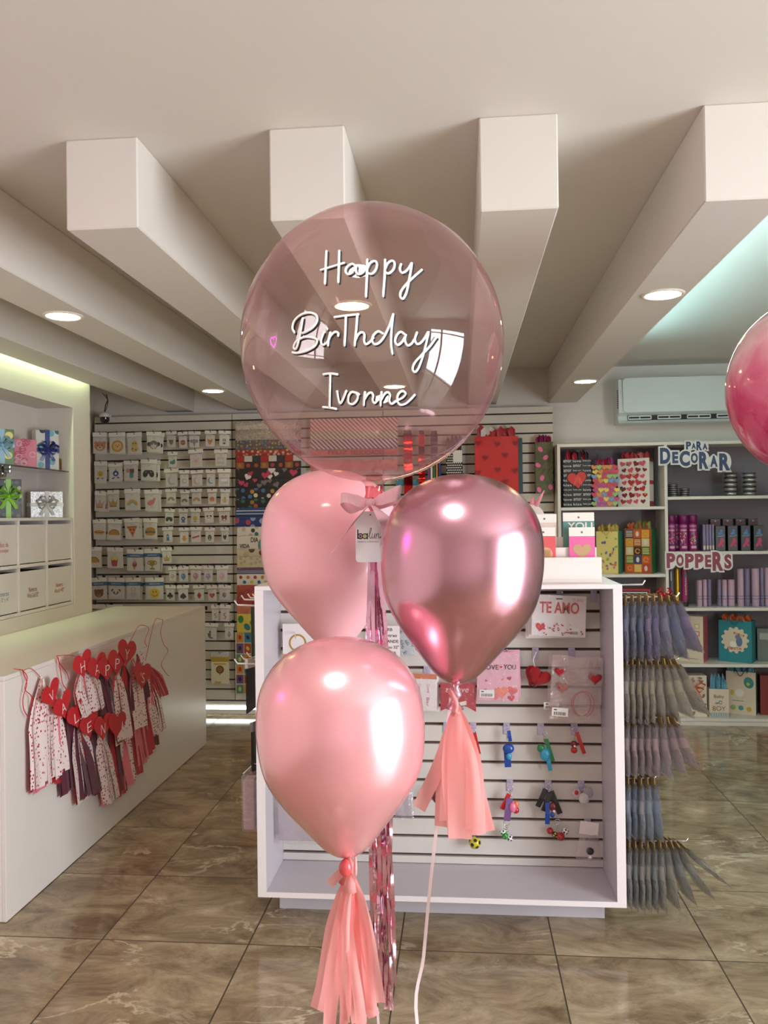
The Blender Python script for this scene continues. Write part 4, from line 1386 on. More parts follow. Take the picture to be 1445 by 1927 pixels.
gift_box('gift_box', 'wide silver gift box with a white satin bow', (p.x, p.y, LZ), .190, .085, .160, math.radians(42), wrap_mat('silver_box', (186, 186, 184), 'glitter', None), sat_silver, .062, .5)
p = at_niche(14, 978, -2.535)
gift_box('gift_box', 'dark floral gift box with a lime green bow', (p.x, p.y, LZ), .135, .085, .215, math.radians(38), wrap_mat('floral', (34, 36, 50), 'dots', [(120, 110, 120), (70, 90, 70), (180, 170, 170)], 1.6), sat_lime, .066, .56)

# ================================================================== GARLANDS ON THE COUNTER
GPX = CT_X + .0085            # plane just in front of the counter panel
paper_red = mat('card_red', (196, 30, 42), rough=.55, noise=.05, nscale=60)
tis_red = mat('tissue_red', (190, 30, 48), rough=.7, noise=.08, nscale=60, sheen=.2)
tis_mar = mat('tissue_maroon', (92, 24, 52), rough=.7, noise=.08, nscale=60, sheen=.2)
tis_pnk = mat('tissue_pink', (236, 124, 138), rough=.7, noise=.06, nscale=60, sheen=.2)


def tissue_hearts():
    m = mat('tissue_hearts', (240, 222, 222), rough=.65)
    nt = m.node_tree
    N, L = nt.nodes, nt.links
    tc = N.new('ShaderNodeTexCoord')
    v = N.new('ShaderNodeTexVoronoi')
    v.inputs['Scale'].default_value = 62
    v.inputs['Randomness'].default_value = .6
    L.new(tc.outputs['Object'], v.inputs['Vector'])
    lt = N.new('ShaderNodeMath')
    lt.operation = 'LESS_THAN'
    lt.inputs[1].default_value = .30
    L.new(v.outputs['Distance'], lt.inputs[0])
    mx = N.new('ShaderNodeMix')
    mx.data_type = 'RGBA'
    mx.inputs[6].default_value = lin((240, 222, 222))
    mx.inputs[7].default_value = lin((176, 40, 62))
    L.new(lt.outputs[0], mx.inputs['Factor'])
    L.new(mx.outputs[2], N['Principled BSDF'].inputs['Base Color'])
    return m


tis_dot = tissue_hearts()
ribbon_red = mat('curling_ribbon', (200, 50, 60), rough=.3, noise=.04)


def cpt(zx, zy, out=0.0):
    """a point of the counter front, read in a 3.6125x enlargement from (0, 1120)"""
    p = atX(zx / 3.6125, 1120 + zy / 3.6125, GPX + out)
    return Vector((GPX + out, p.y, p.z))


def garland_tassel(t, top, bot, wpx, mats, n, out):
    """bunch of tissue strips; the first colours of MATS hang behind and a little longer"""
    a, b = cpt(top[0], top[1]), cpt(bot[0], bot[1])
    wy = abs(cpt(bot[0] + wpx / 2, bot[1]).y - cpt(bot[0] - wpx / 2, bot[1]).y) * .84
    m = MB()
    K = len(mats)
    for i in range(n):
        lay = i * K // n
        mm = mats[lay]
        per = max(1, n // K)
        fr = ((i % per) + .5) / per - .5 + RND.uniform(-.06, .06)
        o1, o2 = .003 + .002 * lay, .004 + .007 * lay + .004 * RND.random()
        ln = RND.uniform(.97, 1.03) + .05 * (K - 1 - lay) / max(1, K)
        pts = []
        for k in range(8):
            q = k / 7
            sp = min(1, q * 2.4) ** .8
            yy = a.y + (b.y - a.y) * q + fr * wy * sp + .004 * math.sin(5 * q + i * 2)
            zz = a.z + (b.z - a.z) * q * ln
            pts.append((GPX + out + o1 + (o2 - o1) * q + .003 * math.sin(3 * q + i), yy, zz))
        wd = min(.075, max(.03, wy / per * 1.15))
        m.ribbon(pts, [.012, wd * .6] + [wd] * 6, mm, (0.22 * math.sin(i * 1.7), 1, 0))
    m.ball((GPX + out + .003, a.y, a.z), .007, mats[-1], None, 8, (.5, 1, 1.4))
    m.build('tassel', t, world=True)


def garland_card(t, zx, zy, ch, hw, hh, out, rot=0.0):
    c = cpt(zx, zy, out)
    top, bot = cpt(zx, zy - hh, out), cpt(zx, zy + hh, out)
    l, r = cpt(zx - hw, zy, out), cpt(zx + hw, zy, out)
    sx, sz = abs(r.y - l.y) / 2 * 1.05, abs(top.z - bot.z) / 2
    M = facing_x((GPX + out, c.y, c.z)) @ Matrix.Rotation(rot, 4, 'Z')
    m = MB()
    m.poly([(x * sx * 1.12, (y + .12) * sz * 1.2) for x, y in heart_pts(1.0, 36)], paper_red, M, .0008, .0016)
    if ch:
        m.text(ch, P((244, 230, 228)), M, box=(-sx * .26, -sz * .36, sx * .26, sz * .46), z=.0012, offset=-.012)
    m.build('heart_card', t, world=True)


def garland_string(t, pts, r=.0016, nm='string', out=.004):
    m = MB()
    m.tube(smooth_path([cpt(x, y, out) for x, y in pts], 5), r, ribbon_red, 5)
    m.build(nm, t, world=True)


def curl(t, pts):
    m = MB()
    w = smooth_path([cpt(x, y, .004 + .012 * math.sin(i * 1.3) ** 2) for i, (x, y) in enumerate(pts)], 6)
    m.ribbon(w, .0048, ribbon_red, (0.4, 1, .15))
    m.build('curling_ribbon', t, world=True)


t = thing('tassel_garland', 'upper tassel garland of red hearts spelling HAPPY on the counter', 'garland', cpt(680, 480), 'tassel garlands on the counter')
garland_string(t, [(385, 412), (500, 412), (700, 470), (860, 345), (940, 215), (990, 205)], out=.03)
garland_tassel(t, (500, 495), (555, 795), 190, [tis_pnk, tis_dot, tis_dot], 15, 0.038)
garland_tassel(t, (640, 480), (690, 835), 110, [tis_mar, tis_mar], 8, 0.038)
garland_tassel(t, (715, 470), (770, 985), 100, [tis_dot, tis_red, tis_dot], 6, 0.040)
garland_tassel(t, (780, 450), (800, 800), 90, [tis_red, tis_mar], 6, 0.038)
garland_tassel(t, (840, 430), (880, 890), 90, [tis_red, tis_pnk, tis_dot], 6, 0.042)
garland_tassel(t, (880, 410), (915, 700), 80, [tis_red, tis_mar], 6, 0.039)
garland_tassel(t, (905, 380), (925, 690), 70, [tis_dot], 6, 0.042)
for i_, (x, y, c, r) in enumerate(((562, 490, 'H', .16), (660, 508, 'A', .1), (730, 512, 'P', -.02), (797, 470, 'P', -.12), (862, 408, 'Y', -.22))):
    garland_card(t, x, y, c, 54, 84, .078 + .003 * i_, r)
curl(t, [(385, 412), (410, 470), (455, 530), (467, 575)])
curl(t, [(395, 420), (412, 520), (425, 600), (450, 640), (432, 655), (450, 690)])
curl(t, [(935, 212), (975, 206), (1012, 230), (985, 310), (998, 350), (978, 355)])
t = thing('tassel_garland', 'lower tassel garland of red hearts with letters ending in S', 'garland', cpt(560, 860), 'tassel garlands on the counter')
garland_string(t, [(95, 500), (160, 510), (215, 500), (300, 590), (440, 780), (620, 870), (800, 850), (930, 680), (985, 460), (1050, 180), (1095, 165)])
garland_tassel(t, (268, 570), (280, 1270), 215, [tis_red, tis_pnk, tis_dot, tis_dot], 24, .004)
garland_tassel(t, (350, 690), (390, 1195), 80, [tis_pnk, tis_dot], 6, .012)
garland_tassel(t, (400, 780), (395, 1270), 70, [tis_red], 5, .006)
garland_tassel(t, (430, 800), (470, 1310), 150, [tis_mar, tis_mar], 10, .004)
garland_tassel(t, (500, 840), (560, 1370), 150, [tis_red, tis_pnk, tis_dot, tis_mar], 12, .006)
garland_tassel(t, (580, 880), (670, 1320), 125, [tis_mar, tis_mar], 10, .005)
garland_tassel(t, (655, 900), (725, 1390), 120, [tis_pnk, tis_dot, tis_dot], 12, .008)
garland_tassel(t, (735, 890), (815, 1355), 80, [tis_red], 6, .005)
garland_tassel(t, (770, 860), (840, 1300), 60, [tis_mar], 5, .006)
garland_tassel(t, (810, 850), (870, 1280), 70, [tis_dot, tis_pnk], 5, .008)
garland_tassel(t, (850, 820), (915, 1230), 90, [tis_red], 6, .006)
garland_tassel(t, (900, 740), (960, 1140), 70, [tis_pnk], 6, .008)
garland_tassel(t, (940, 640), (1000, 1075), 70, [tis_pnk, tis_red], 6, .006)
garland_tassel(t, (975, 600), (1025, 1030), 80, [tis_mar], 6, .007)
garland_tassel(t, (1000, 570), (1065, 930), 100, [tis_pnk, tis_dot], 8, .009)
garland_tassel(t, (1000, 480), (1085, 690), 110, [tis_red], 7, .012)
for i_, (x, y, c, r) in enumerate(((352, 690, 'V', .34), (432, 770, 'A', .3), (520, 835, 'L', .2), (607, 900, 'E', .08), (700, 915, 'N', -.05), (795, 900, '', -.15), (968, 565, "'S", -.2))):
    garland_card(t, x, y, c, 52, 84, (.046 if c != "'S" else .070) + .0028 * i_, r)
curl(t, [(95, 503), (150, 510), (185, 560), (170, 640), (215, 690), (212, 780), (280, 800), (345, 826)])
curl(t, [(150, 505), (182, 600), (158, 690), (160, 770), (195, 838)])
curl(t, [(1045, 170), (1105, 168), (1092, 250), (1110, 330), (1142, 380), (1098, 465), (1120, 520), (1150, 552)])

# ================================================================== RIGHT END OF THE SLATWALL
def gift_bag(label, base, w, d, h, rz, front, side, tissue=None, prints=None, handles=None, group=None, tilt=0.0, tissue_h=.045, name='gift_bag', cat='gift bag'):
    """paper bag: open box, shredded tissue on top, two cord handles, printed front"""
    t = thing(name, label, cat, base, group, (tilt, 0, rz))
    m = MB()
    k = .94
    b = [(-w / 2, -d / 2, 0), (w / 2, -d / 2, 0), (w / 2, d / 2, 0), (-w / 2, d / 2, 0)]
    tp = [(-w / 2, -d / 2 * k, h), (w / 2, -d / 2 * k, h), (w / 2, d / 2 * k, h), (-w / 2, d / 2 * k, h)]
    m.add(b + tp, [(0, 1, 5, 4)], front)
    m.add(b + tp, [(2, 3, 7, 6)], front)
    sx = [(w / 2 - .12 * d, 0, h * .62)]
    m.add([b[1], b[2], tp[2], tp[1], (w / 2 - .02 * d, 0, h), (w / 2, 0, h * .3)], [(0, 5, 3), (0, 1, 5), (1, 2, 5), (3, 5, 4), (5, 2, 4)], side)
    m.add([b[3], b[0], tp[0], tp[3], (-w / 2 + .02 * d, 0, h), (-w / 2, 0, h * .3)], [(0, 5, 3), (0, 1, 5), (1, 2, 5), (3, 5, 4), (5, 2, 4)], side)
    m.add(b, [(3, 2, 1, 0)], side)
    if prints:
        a = math.atan2(d / 2 * (1 - k), h)
        F = frame((0, -d / 2 * (1 + k) / 2 - .0006, h / 2), (1, 0, 0), (0, math.sin(a), math.cos(a)))
        draw(m, prints, F, 1.0)
    m.build('bag_body', t)
    if tissue:
        m = MB()
        tl = tissue if isinstance(tissue, list) else [tissue]
        for i in range(16):
            x = (i / 15 - .5) * w * .76
            hh = tissue_h * RND.uniform(.55, 1.1)
            yy = RND.uniform(-.25, .25) * d
            dx, dy = RND.uniform(-.01, .01), RND.uniform(-.012, .012)
            ww = w * RND.uniform(.10, .17)
            m.add([(x - ww / 2, yy, h - .02), (x + ww / 2, yy + .006, h - .02), (x + ww * .6 + dx, yy + dy, h + hh * .7), (x + dx, yy + dy + .008, h + hh), (x - ww * .6 + dx, yy + dy - .006, h + hh * .6)],
                  [(0, 1, 2, 3, 4)], tl[i % len(tl)])
        m.build('tissue_paper', t)
    if handles:
        for sg in (-1, 1):
            m = MB()
            m.tube(smooth_path([(-w * .22, sg * d * .46, h * .97), (-w * .2, sg * (d * .46 + .012), h + .03), (0, sg * (d * .46 + .02), h * 1.0 - .03 if sg < 0 else h + .045), (w * .2, sg * (d * .46 + .012), h + .03), (w * .22, sg * d * .46, h * .97)], 5), .0028, handles, 6)
            m.build('cord_handle', t)
    return t


def bag_peg(x, z, label, reach=.07):
    t = thing('wire_peg', label, 'peg', (x, SLAT_Y, z), 'wire pegs of the hung gift bags')
    m = MB()
    m.tube([(0, .010, 0), (0, -reach, .002), (0, -reach - .008, .012)], .0025, metal_dark, 6)
    m.build('wire', t)


foil_red = mat('foil_red', (196, 20, 18), rough=.22, metal=.35, coat=.6, noise=.04, bump=.15, bscale=9)
tis_crim = mat('shred_crimson', (170, 26, 44), rough=.5, noise=.1)
tis_sil = mat('shred_silver', (206, 196, 196), rough=.4, noise=.05)
foil_strip = mat('foil_strip_red', (176, 26, 34), rough=.14, metal=.85, noise=.05, bump=.25, bscale=14)


def hung_at(x0, y0, x1, y1, Y):
    a, b = atY(x0, y0, Y), atY(x1, y1, Y)
    return (a.x + b.x) / 2, b.z, b.x - a.x, a.z - b.z


cx, z0, w, h = hung_at(893, 822, 976, 931, 6.36)
hp = [('h', x * w, y * h, .026, (150, 10, 22), r) for x, y, r in ((-.42, .38, 5), (.02, .36, -5), (.44, .37, 6), (-.26, .13, -4), (.2, .17, 4), (-.43, -.12, 8), (.02, -.08, -3), (.42, -.1, 5), (-.24, -.32, -6), (.2, -.28, 5), (.0, -.46, 3))]
gift_bag('big shiny red gift bag with darker hearts hung on the slatwall', (cx, 6.40, z0), w, .08, h, 0, foil_red, foil_red, [tis_crim, tis_crim, tis_sil], hp, None, tissue_h=.09)
cx, z0, w, h = hung_at(899, 826, 984, 929, 6.45)
gift_bag('dark teal gift bag peeking out behind the big red one', (cx, 6.468, z0), w, .045, h, 0, mat('bag_dark_teal', (44, 84, 92), rough=.4, noise=.05), mat('bag_violet', (96, 50, 90), rough=.4, noise=.05), None, None, None)
cx, z0, w, h = hung_at(1007, 832, 1041, 928, 6.40)
camo = wrap_mat('camo', (74, 80, 40), 'marble', [(50, 54, 30), (96, 96, 44), (64, 70, 36), (110, 90, 40)], 1.2)
fp = mat('foil_pink', (236, 90, 160), rough=.15, metal=.7, noise=.05)
cp = []
b_ = gift_bag('narrow olive camouflage gift bag with pink foil patches', (cx, 6.44, z0), w, .06, h, 0, camo, camo, mat('shred_plum', (140, 40, 90), rough=.5, noise=.1),
              [('e', x * w, y * h, .016, .022, r, (236, 110, 170)) for x, y, r in ((-.2, .36, 40), (.1, .2, -50), (-.35, .05, 60), (-.12, -.2, -20), (-.3, -.43, 20), (.35, -.38, 10))], None, tissue_h=.06)
cx, z0, w, h = hung_at(839, 846, 871, 900, 6.38)
dotp = [('c', -w / 2 + (i % 8 + .5 + .5 * ((i // 8) % 2)) * w / 8.6, -h / 2 + (i // 8 + .5) * h / 12, .0052, (230, 226, 220)) for i in range(96)] + [('r', -w * .08, h * .06, w * .48, h * .46, (226, 222, 214))]
gift_bag('black gift bag with white dots and a pale label', (cx, 6.442, z0), w, .06, h, 0, mat('bag_black', (28, 26, 28), rough=.4, noise=.05), mat('bag_black', (28, 26, 28)), mat('shred_black', (40, 38, 42), rough=.6, noise=.1), dotp, mat('cord_black', (24, 22, 24), rough=.6, noise=.05), tissue_h=.12)
bag_peg(cx, z0 + h + .020, 'dark peg of the black gift bag with white dots', .085)
for x0, x1, y0, y1, lab, mm in ((759, 777, 815, 946, 'wide red foil ribbon strip beside the striped wrap sheets', foil_strip), (787, 800, 815, 912, 'narrow crumpled red foil ribbon strip', foil_strip), (810, 824, 816, 880, 'dark silver foil ribbon strip', mat('foil_strip_grey', (96, 90, 104), rough=.2, metal=.8, noise=.05, bump=.2, bscale=14))):
    cx, z0, w, h = hung_at(x0, y0, x1, y1, 6.42)
    t = thing('foil_ribbon_strip', lab, 'ribbon', (cx, 6.42, z0 + h), 'foil ribbon strips')
    m = MB()
    m.grid(lambda u, v: ((u - .5) * w, -.010 * math.sin(7 * v + x0) - .006 * math.sin(19 * v), -h * (1 - v)), 4, 24, mm)
    m.build('foil_strip', t)
    m = MB()
    m.box((0, .002, .006), (w * .8, .02, .03), P((44, 40, 42)), bev=.002)
    m.tube([(0, .075, .004), (0, .01, .004)], .003, metal_dark, 6)
    m.build('clip', t)
for i, (x, c, nm) in enumerate(((805, (126, 60, 130), 'purple'), (810, (226, 222, 218), 'white'), (815, (40, 120, 70), 'green'), (820, (206, 120, 50), 'orange'), (825, (40, 60, 140), 'blue'))):
    cx, z0, w, h = hung_at(x, 880 - i * 2, x + 4.2, 912, 6.40)
    t = thing('paper_bag', 'slim %s paper bag seen edge on behind the chrome balloon' % nm, 'paper bag', (cx, 6.42, z0), 'edge-on paper bags')
    m = MB()
    m.box((0, .02, h / 2), (w, .12, h), mat('bag_edge_' + nm, c, rough=.45, noise=.04), bev=.002)
    m.build('bag_body', t)
    m = MB()
    m.tube(smooth_path([(0, -.02, h), (0, -.015, h + .035), (0, .03, h + .035), (0, .045, h)], 5), .002, P((230, 226, 220)), 6)
    m.build('cord_handle', t)

# ================================================================== RIGHT SHELF UNIT
SH_Y0, SH_Y1, SH_X0, SH_X1, SH_D, SH_Z = 6.28, 6.594, 0.716, 2.92, 1.498, 2.072
shelf_white = mat('shelf_laminate', (222, 216, 206), rough=.45, noise=.02, nscale=4)
shelf_back = mat('shelf_back_panel', (122, 114, 120), rough=.6, noise=.04, nscale=3)
TH = .022
t = thing('shelf_unit', 'tall white open shelf unit of party goods against the back wall', 'shelf unit', ((SH_X0 + SH_X1) / 2, 6.43, 0))
m = MB()
m.box(((SH_X0 + SH_X1) / 2, (SH_Y0 + SH_Y1) / 2, SH_Z - TH / 2), (SH_X1 - SH_X0, SH_Y1 - SH_Y0, TH), shelf_white, bev=.001)
m.build('top_board', t, world=True)
m = MB()
m.box(((SH_X0 + SH_X1) / 2, SH_Y1 - .005, (SH_Z - TH) / 2), (SH_X1 - SH_X0 - .05, .008, SH_Z - TH - .002), shelf_back)
m.build('back_panel', t, world=True)
for x in (SH_X0 + TH / 2, SH_D, SH_X1 - TH / 2):
    m = MB()
    m.box((x, (SH_Y0 + SH_Y1 - .01) / 2, (SH_Z - TH) / 2), (TH, SH_Y1 - SH_Y0 - .01, SH_Z - TH), shelf_white, bev=.001)
    m.build('upright', t, world=True)
LS = [1.596, 1.099, .62, .046]
RS = [1.665, 1.262, .851, .441, .046]
for z in LS:
    m = MB()
    m.box(((SH_X0 + TH + SH_D - TH / 2) / 2, (SH_Y0 + SH_Y1 - .012) / 2, z - TH / 2 + .006), (SH_D - TH / 2 - SH_X0 - TH - .001, SH_Y1 - SH_Y0 - .014, TH), shelf_white, bev=.001)
    m.build('shelf_board', t, world=True)
for z in RS:
    m = MB()
    m.box(((SH_D + TH / 2 + SH_X1 - TH) / 2, (SH_Y0 + SH_Y1 - .012) / 2, z - TH / 2 + .006), (SH_X1 - TH - SH_D - TH / 2 - .001, SH_Y1 - SH_Y0 - .014, TH), shelf_white, bev=.001)
    m.build('shelf_board', t, world=True)
m = MB()
m.box(((SH_X0 + SH_X1) / 2, SH_Y0 + .012, .014), (SH_X1 - SH_X0 - .05, .02, .028), shelf_white)
m.build('kick_board', t, world=True)
TOP = lambda z: z + .0065


def on_shelf(px0, px1, Y):
    a, b = atY(px0, 1000, Y), atY(px1, 1000, Y)
    return (a.x + b.x) / 2, b.x - a.x


A = lambda zx: 1030 + zx / 3.482          # enlargement from (1030, 680) and (1030, 1080)
hb = lambda n, w, h, s, cols: [('h', RND.uniform(-w / 2 + s, w / 2 - s), RND.uniform(-h / 2 + s, h / 2 - s), RND.uniform(.6, 1) * s, RND.choice(cols), RND.uniform(-25, 25)) for _ in range(n)]
# upper left compartment
cx, w = on_shelf(A(108), A(300), 6.36)
black_b = mat('bag_black', (28, 26, 28))
scr = []
for r in range(10):
    for c in range(3):
        y = -.165 + r * .036
        scr.append(('t', RND.choice(['love', 'amor', 'kiss', 'love you']), -w / 2 + .006 + c * w / 3, y, -w / 2 + c * w / 3 + w / 3 - .006, y + .018, (226, 222, 218)))
scr.append(('h', .0, .02, .078, (28, 26, 28), 8))
scr.append(('h', .0, .02, .070, (206, 44, 36), 8))
scr += [('e', -.02 + .012 * i, .03 - .01 * abs(i - 2), .0022, .034, -12 + 6 * i, (236, 110, 90)) for i in range(5)]
gift_bag('black gift bag with white writing and a big red scribbled heart', (cx, 6.42, TOP(LS[0])), w * .90, .09, .36, math.radians(-3), black_b, black_b, [tis_crim, mat('shred_black', (40, 38, 42))], scr, None, tissue_h=.075, group='gift bags on the shelf unit')
cx, w = on_shelf(A(302), A(474), 6.36)
cand = []
for r in range(9):
    for c in range(5):
        cand.append(('h', -w / 2 + (c + .5 + .3 * (r % 2) - .15) * w / 5, -.135 + r * .034, .021, RND.choice([(206, 60, 80), (120, 150, 190), (214, 140, 60), (150, 190, 110), (170, 80, 150), (226, 200, 90), (196, 60, 120)]), RND.uniform(-20, 20)))
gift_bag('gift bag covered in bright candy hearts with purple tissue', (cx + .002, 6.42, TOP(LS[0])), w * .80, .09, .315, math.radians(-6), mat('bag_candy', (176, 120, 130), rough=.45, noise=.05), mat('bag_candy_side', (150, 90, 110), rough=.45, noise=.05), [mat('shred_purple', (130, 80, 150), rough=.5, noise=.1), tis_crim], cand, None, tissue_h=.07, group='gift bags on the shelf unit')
cx, w = on_shelf(A(500), A(742), 6.36)
RH = [(176, 26, 40), (120, 20, 34), (206, 80, 100), (186, 40, 50)]
gh = []
for r in range(7):
    for c in range(4):
        gh.append(('h', -.08 + c * .05 + .014 * (r % 2), -.145 + r * .047, RND.uniform(.017, .026), RND.choice(RH), RND.uniform(-35, 35)))
gh += [('h', RND.uniform(-.09, .09), RND.uniform(-.15, .15), .009, RND.choice([(60, 120, 80), (206, 150, 60)]), 20) for _ in range(9)]
wh_b = mat('bag_white', (230, 224, 216), rough=.45, noise=.02)
b_ = gift_bag('tall white gift bag with many red hearts and red tissue', (cx - .028, 6.43, TOP(LS[0])), .235, .12, .36, math.radians(-27), wh_b, wrap_mat('heart_side', (226, 218, 212), 'dots', [(176, 30, 44), (150, 24, 40)], .75), [tis_crim, tis_crim, mat('shred_rose', (206, 110, 120), rough=.5, noise=.1)], gh, None, tissue_h=.06, group='gift bags on the shelf unit')
# middle left compartment
cx, w = on_shelf(A(332), A(500), 6.36)
yl = [('e', RND.uniform(-.07, .07), RND.uniform(-.13, .12), RND.uniform(.007, .013), RND.uniform(.006, .011), RND.uniform(0, 90), RND.choice([(176, 110, 160), (110, 110, 160), (206, 130, 80), (150, 180, 90)])) for _ in range(22)]
yl += [('arc', -.045, -.08, .026 - .005 * i, .021 - .005 * i, 0, 180, c) for i, c in enumerate([(206, 90, 90), (226, 180, 90), (110, 170, 150)])]
gift_bag('pale yellow gift bag with little rainbows and a green side', (cx, 6.43, TOP(LS[1])), .165, .12, .315, math.radians(-27), mat('bag_lemon', (230, 212, 130), rough=.45, noise=.03), mat('bag_seagreen', (60, 130, 96), rough=.45, noise=.04), [mat('shred_mustard', (190, 160, 70), rough=.5, noise=.1)], yl, mat('cord_yellow', (200, 170, 90), rough=.6, noise=.05), tissue_h=.055, group='gift bags on the shelf unit')
cx, w = on_shelf(A(505), A(742), 6.36)
pw, ph = .19, .335
pa = []
for r in range(5):
    for c in range(3):
        x0, y0 = -pw / 2 + .006 + c * .06, -ph / 2 + .008 + r * .064
        col = ((206, 96, 40), (50, 60, 40), (226, 170, 60), (70, 130, 60), (180, 70, 60), (60, 70, 130), (220, 200, 150))[(r * 3 + c * 2) % 7]
        pa.append(('r', x0, y0, x0 + .056, y0 + .060, col))
        if (r + c) % 3 == 0:
            pa += [('arc', x0 + .028, y0 + .03, .012, .02, 0, 330, (226, 140, 60))]
        elif (r + c) % 3 == 1:
            pa += [('r', x0 + .004, y0 + .01 + .012 * k, x0 + .052, y0 + .016 + .012 * k, (226, 206, 140)) for k in range(4)]
        else:
            pa += [('e', x0 + .028, y0 + .03, .012, .02, 0, (222, 214, 190))]
gift_bag('dark green gift bag with an orange patchwork front', (cx, 6.43, TOP(LS[1])), .20, .14, .335, math.radians(-29), mat('bag_orange', (176, 84, 36), rough=.45, noise=.04), mat('bag_forest', (36, 100, 50), rough=.45, noise=.04), [mat('shred_orange', (206, 96, 40), rough=.5, noise=.1), mat('shred_olive', (110, 120, 50), rough=.5, noise=.1)], pa, None, tissue_h=.07, group='gift bags on the shelf unit')
# lower left compartment
cx, w = on_shelf(A(430), A(690), 6.36)
gift_bag('black gift bag with a red and white border behind the bagged packs', (cx + .01, 6.44, TOP(LS[2])), .24, .10, .36, math.radians(-4), mat('bag_red', (190, 40, 44), rough=.45, noise=.04), black_b, None,
         [('r', -.108, -.17, .108, .168, (28, 26, 28)), ('r', -.098, -.16, .098, .158, (220, 214, 208)), ('r', -.09, -.15, .09, .150, (40, 36, 38))], None, group='gift bags on the shelf unit')
cx, w = on_shelf(A(330), A(412), 6.36)
gift_bag('red gift bag behind the corner of the display unit top', (cx - .02, 6.44, TOP(LS[2])), .13, .10, .40, 0, mat('bag_red', (190, 40, 44)), mat('bag_red', (190, 40, 44)), [tis_crim], None, None, group='gift bags on the shelf unit')

# spools of silver ribbon
spool_m = mat('spool_silver', (196, 192, 186), rough=.3, metal=.6, noise=.04)
spool_d = mat('spool_flange', (30, 30, 32), rough=.4, noise=.05)


def spool_proto(h, r):
    t = thing('ribbon_spool', 'silver ribbon spool', 'spool', (0, 0, 0))
    m = MB()
    m.lathe([(0, .003), (r * .8, .003), (r * .8, h - .003), (0, h - .003)], spool_m, 24)
    m.build('ribbon_winding', t)
    for z in (0, h - .0035):
        m = MB()
        m.lathe([(0, z), (r, z), (r, z + .0033), (0, z + .0033)], spool_d, 24, smooth=False)
        m.build('flange', t)
    return t


def copy_thing(src, loc, label, group, rot=None):
    c = src.copy()
    COL.objects.link(c)
    c.location = loc
    if rot is not None:
        c.rotation_euler = rot
    c['label'] = label
    c['group'] = group
    for ch in list(src.children):
        d = ch.copy()
        COL.objects.link(d)
        d.parent = c
        for g in list(ch.children):
            e = g.copy()
            COL.objects.link(e)
            e.parent = d
    return c


big, small = spool_proto(.0335, .049), spool_proto(.0155, .037)
first = {0: big, 1: small}
ORD = ['bottom', 'second from below', 'middle', 'fourth from below', 'top', 'sixth']
GS_ = 'silver ribbon spools under the PARA DECORAR sign'


def stack(k, px, Y, n, what, h, ords):
    x = atY(px, 900, Y).x
    for i in range(n):
        lab = 'silver ribbon spool, %s of the %s' % (ords[i], what)
        loc = (x + RND.uniform(-.004, .004), Y + RND.uniform(-.004, .004), TOP(RS[0]) + i * (h + .0003))
        if first[k] is not None:
            o = first[k]
            o.location = loc
            o['label'] = lab
            o['group'] = GS_
            first[k] = None
        else:
            copy_thing(big if k == 0 else small, loc, lab, GS_)


stack(0, A(1202), 6.40, 5, 'spool tower nearer the divider', .0335, ORD)
stack(0, A(1322), 6.40, 5, 'spool tower nearer the hanging pink balloon', .0335, ORD)
OS = ['bottom', 'second from below', 'third from below', 'third from the top', 'second from the top', 'top']
stack(1, A(822), 6.38, 6, 'flat spool pile touching the divider', .0155, OS)
OS2 = ['bottom', 'second from below', 'second from the top', 'top']
stack(1, A(896), 6.37, 4, 'lower flat spool pile', .0155, OS2)
# spray cans
can_m = mat('can_magenta', (140, 30, 100), rough=.3, coat=.4, noise=.05)
can_cap = mat('can_cap', (112, 16, 84), rough=.35, noise=.04)


def spray_can(px, lab, dy=0.0):
    x = atY(px, 1100, 6.36 + dy).x
    t = thing('spray_can', lab, 'spray can', (x, 6.36 + dy, TOP(RS[1])), 'magenta spray cans')
    m = MB()
    m.lathe([(0, 0), (.030, 0), (.0325, .004), (.0325, .195), (.030, .204)], can_m, 24)
    m.build('can_body', t)
    m = MB()
    m.lathe([(.030, .200), (.0318, .201), (.0318, .262), (.029, .268), (0, .268)], can_cap, 24)
    m.build('cap', t)
    m = MB()
    ang = -math.pi / 2 - .2

    def on_can(z, a, w, h, col):
        n = 5
        vs = []
        for i in range(n + 1):
            th = ang + a + (i / n - .5) * w / .033
            for zz in (z - h / 2, z + h / 2):
                vs.append((.0329 * math.cos(th), .0329 * math.sin(th), zz))
        m.add(vs, [(2 * i, 2 * i + 2, 2 * i + 3, 2 * i + 1) for i in range(n)], P(col), None, True)
    on_can(.185, 0, .055, .012, (190, 110, 160))
    on_can(.155, 0, .05, .012, (206, 150, 180))
    for i in range(16):
        on_can(RND.uniform(.05, .135), RND.uniform(-.75, .75), .010, .010, RND.choice([(226, 150, 60), (80, 160, 150), (226, 110, 130), (230, 210, 190)]))
    on_can(.03, .2, .04, .018, (206, 170, 190))
    m.build('printed_label', t)


for px, lab, dy in ((A(815), 'magenta spray can touching the shelf divider', 0), (A(850), 'magenta spray can, second from the divider', .07), (A(895), 'magenta spray can, third from the divider', 0), (A(957), 'magenta spray can at the free end of its row', 0)):
    spray_can(px, lab, dy)
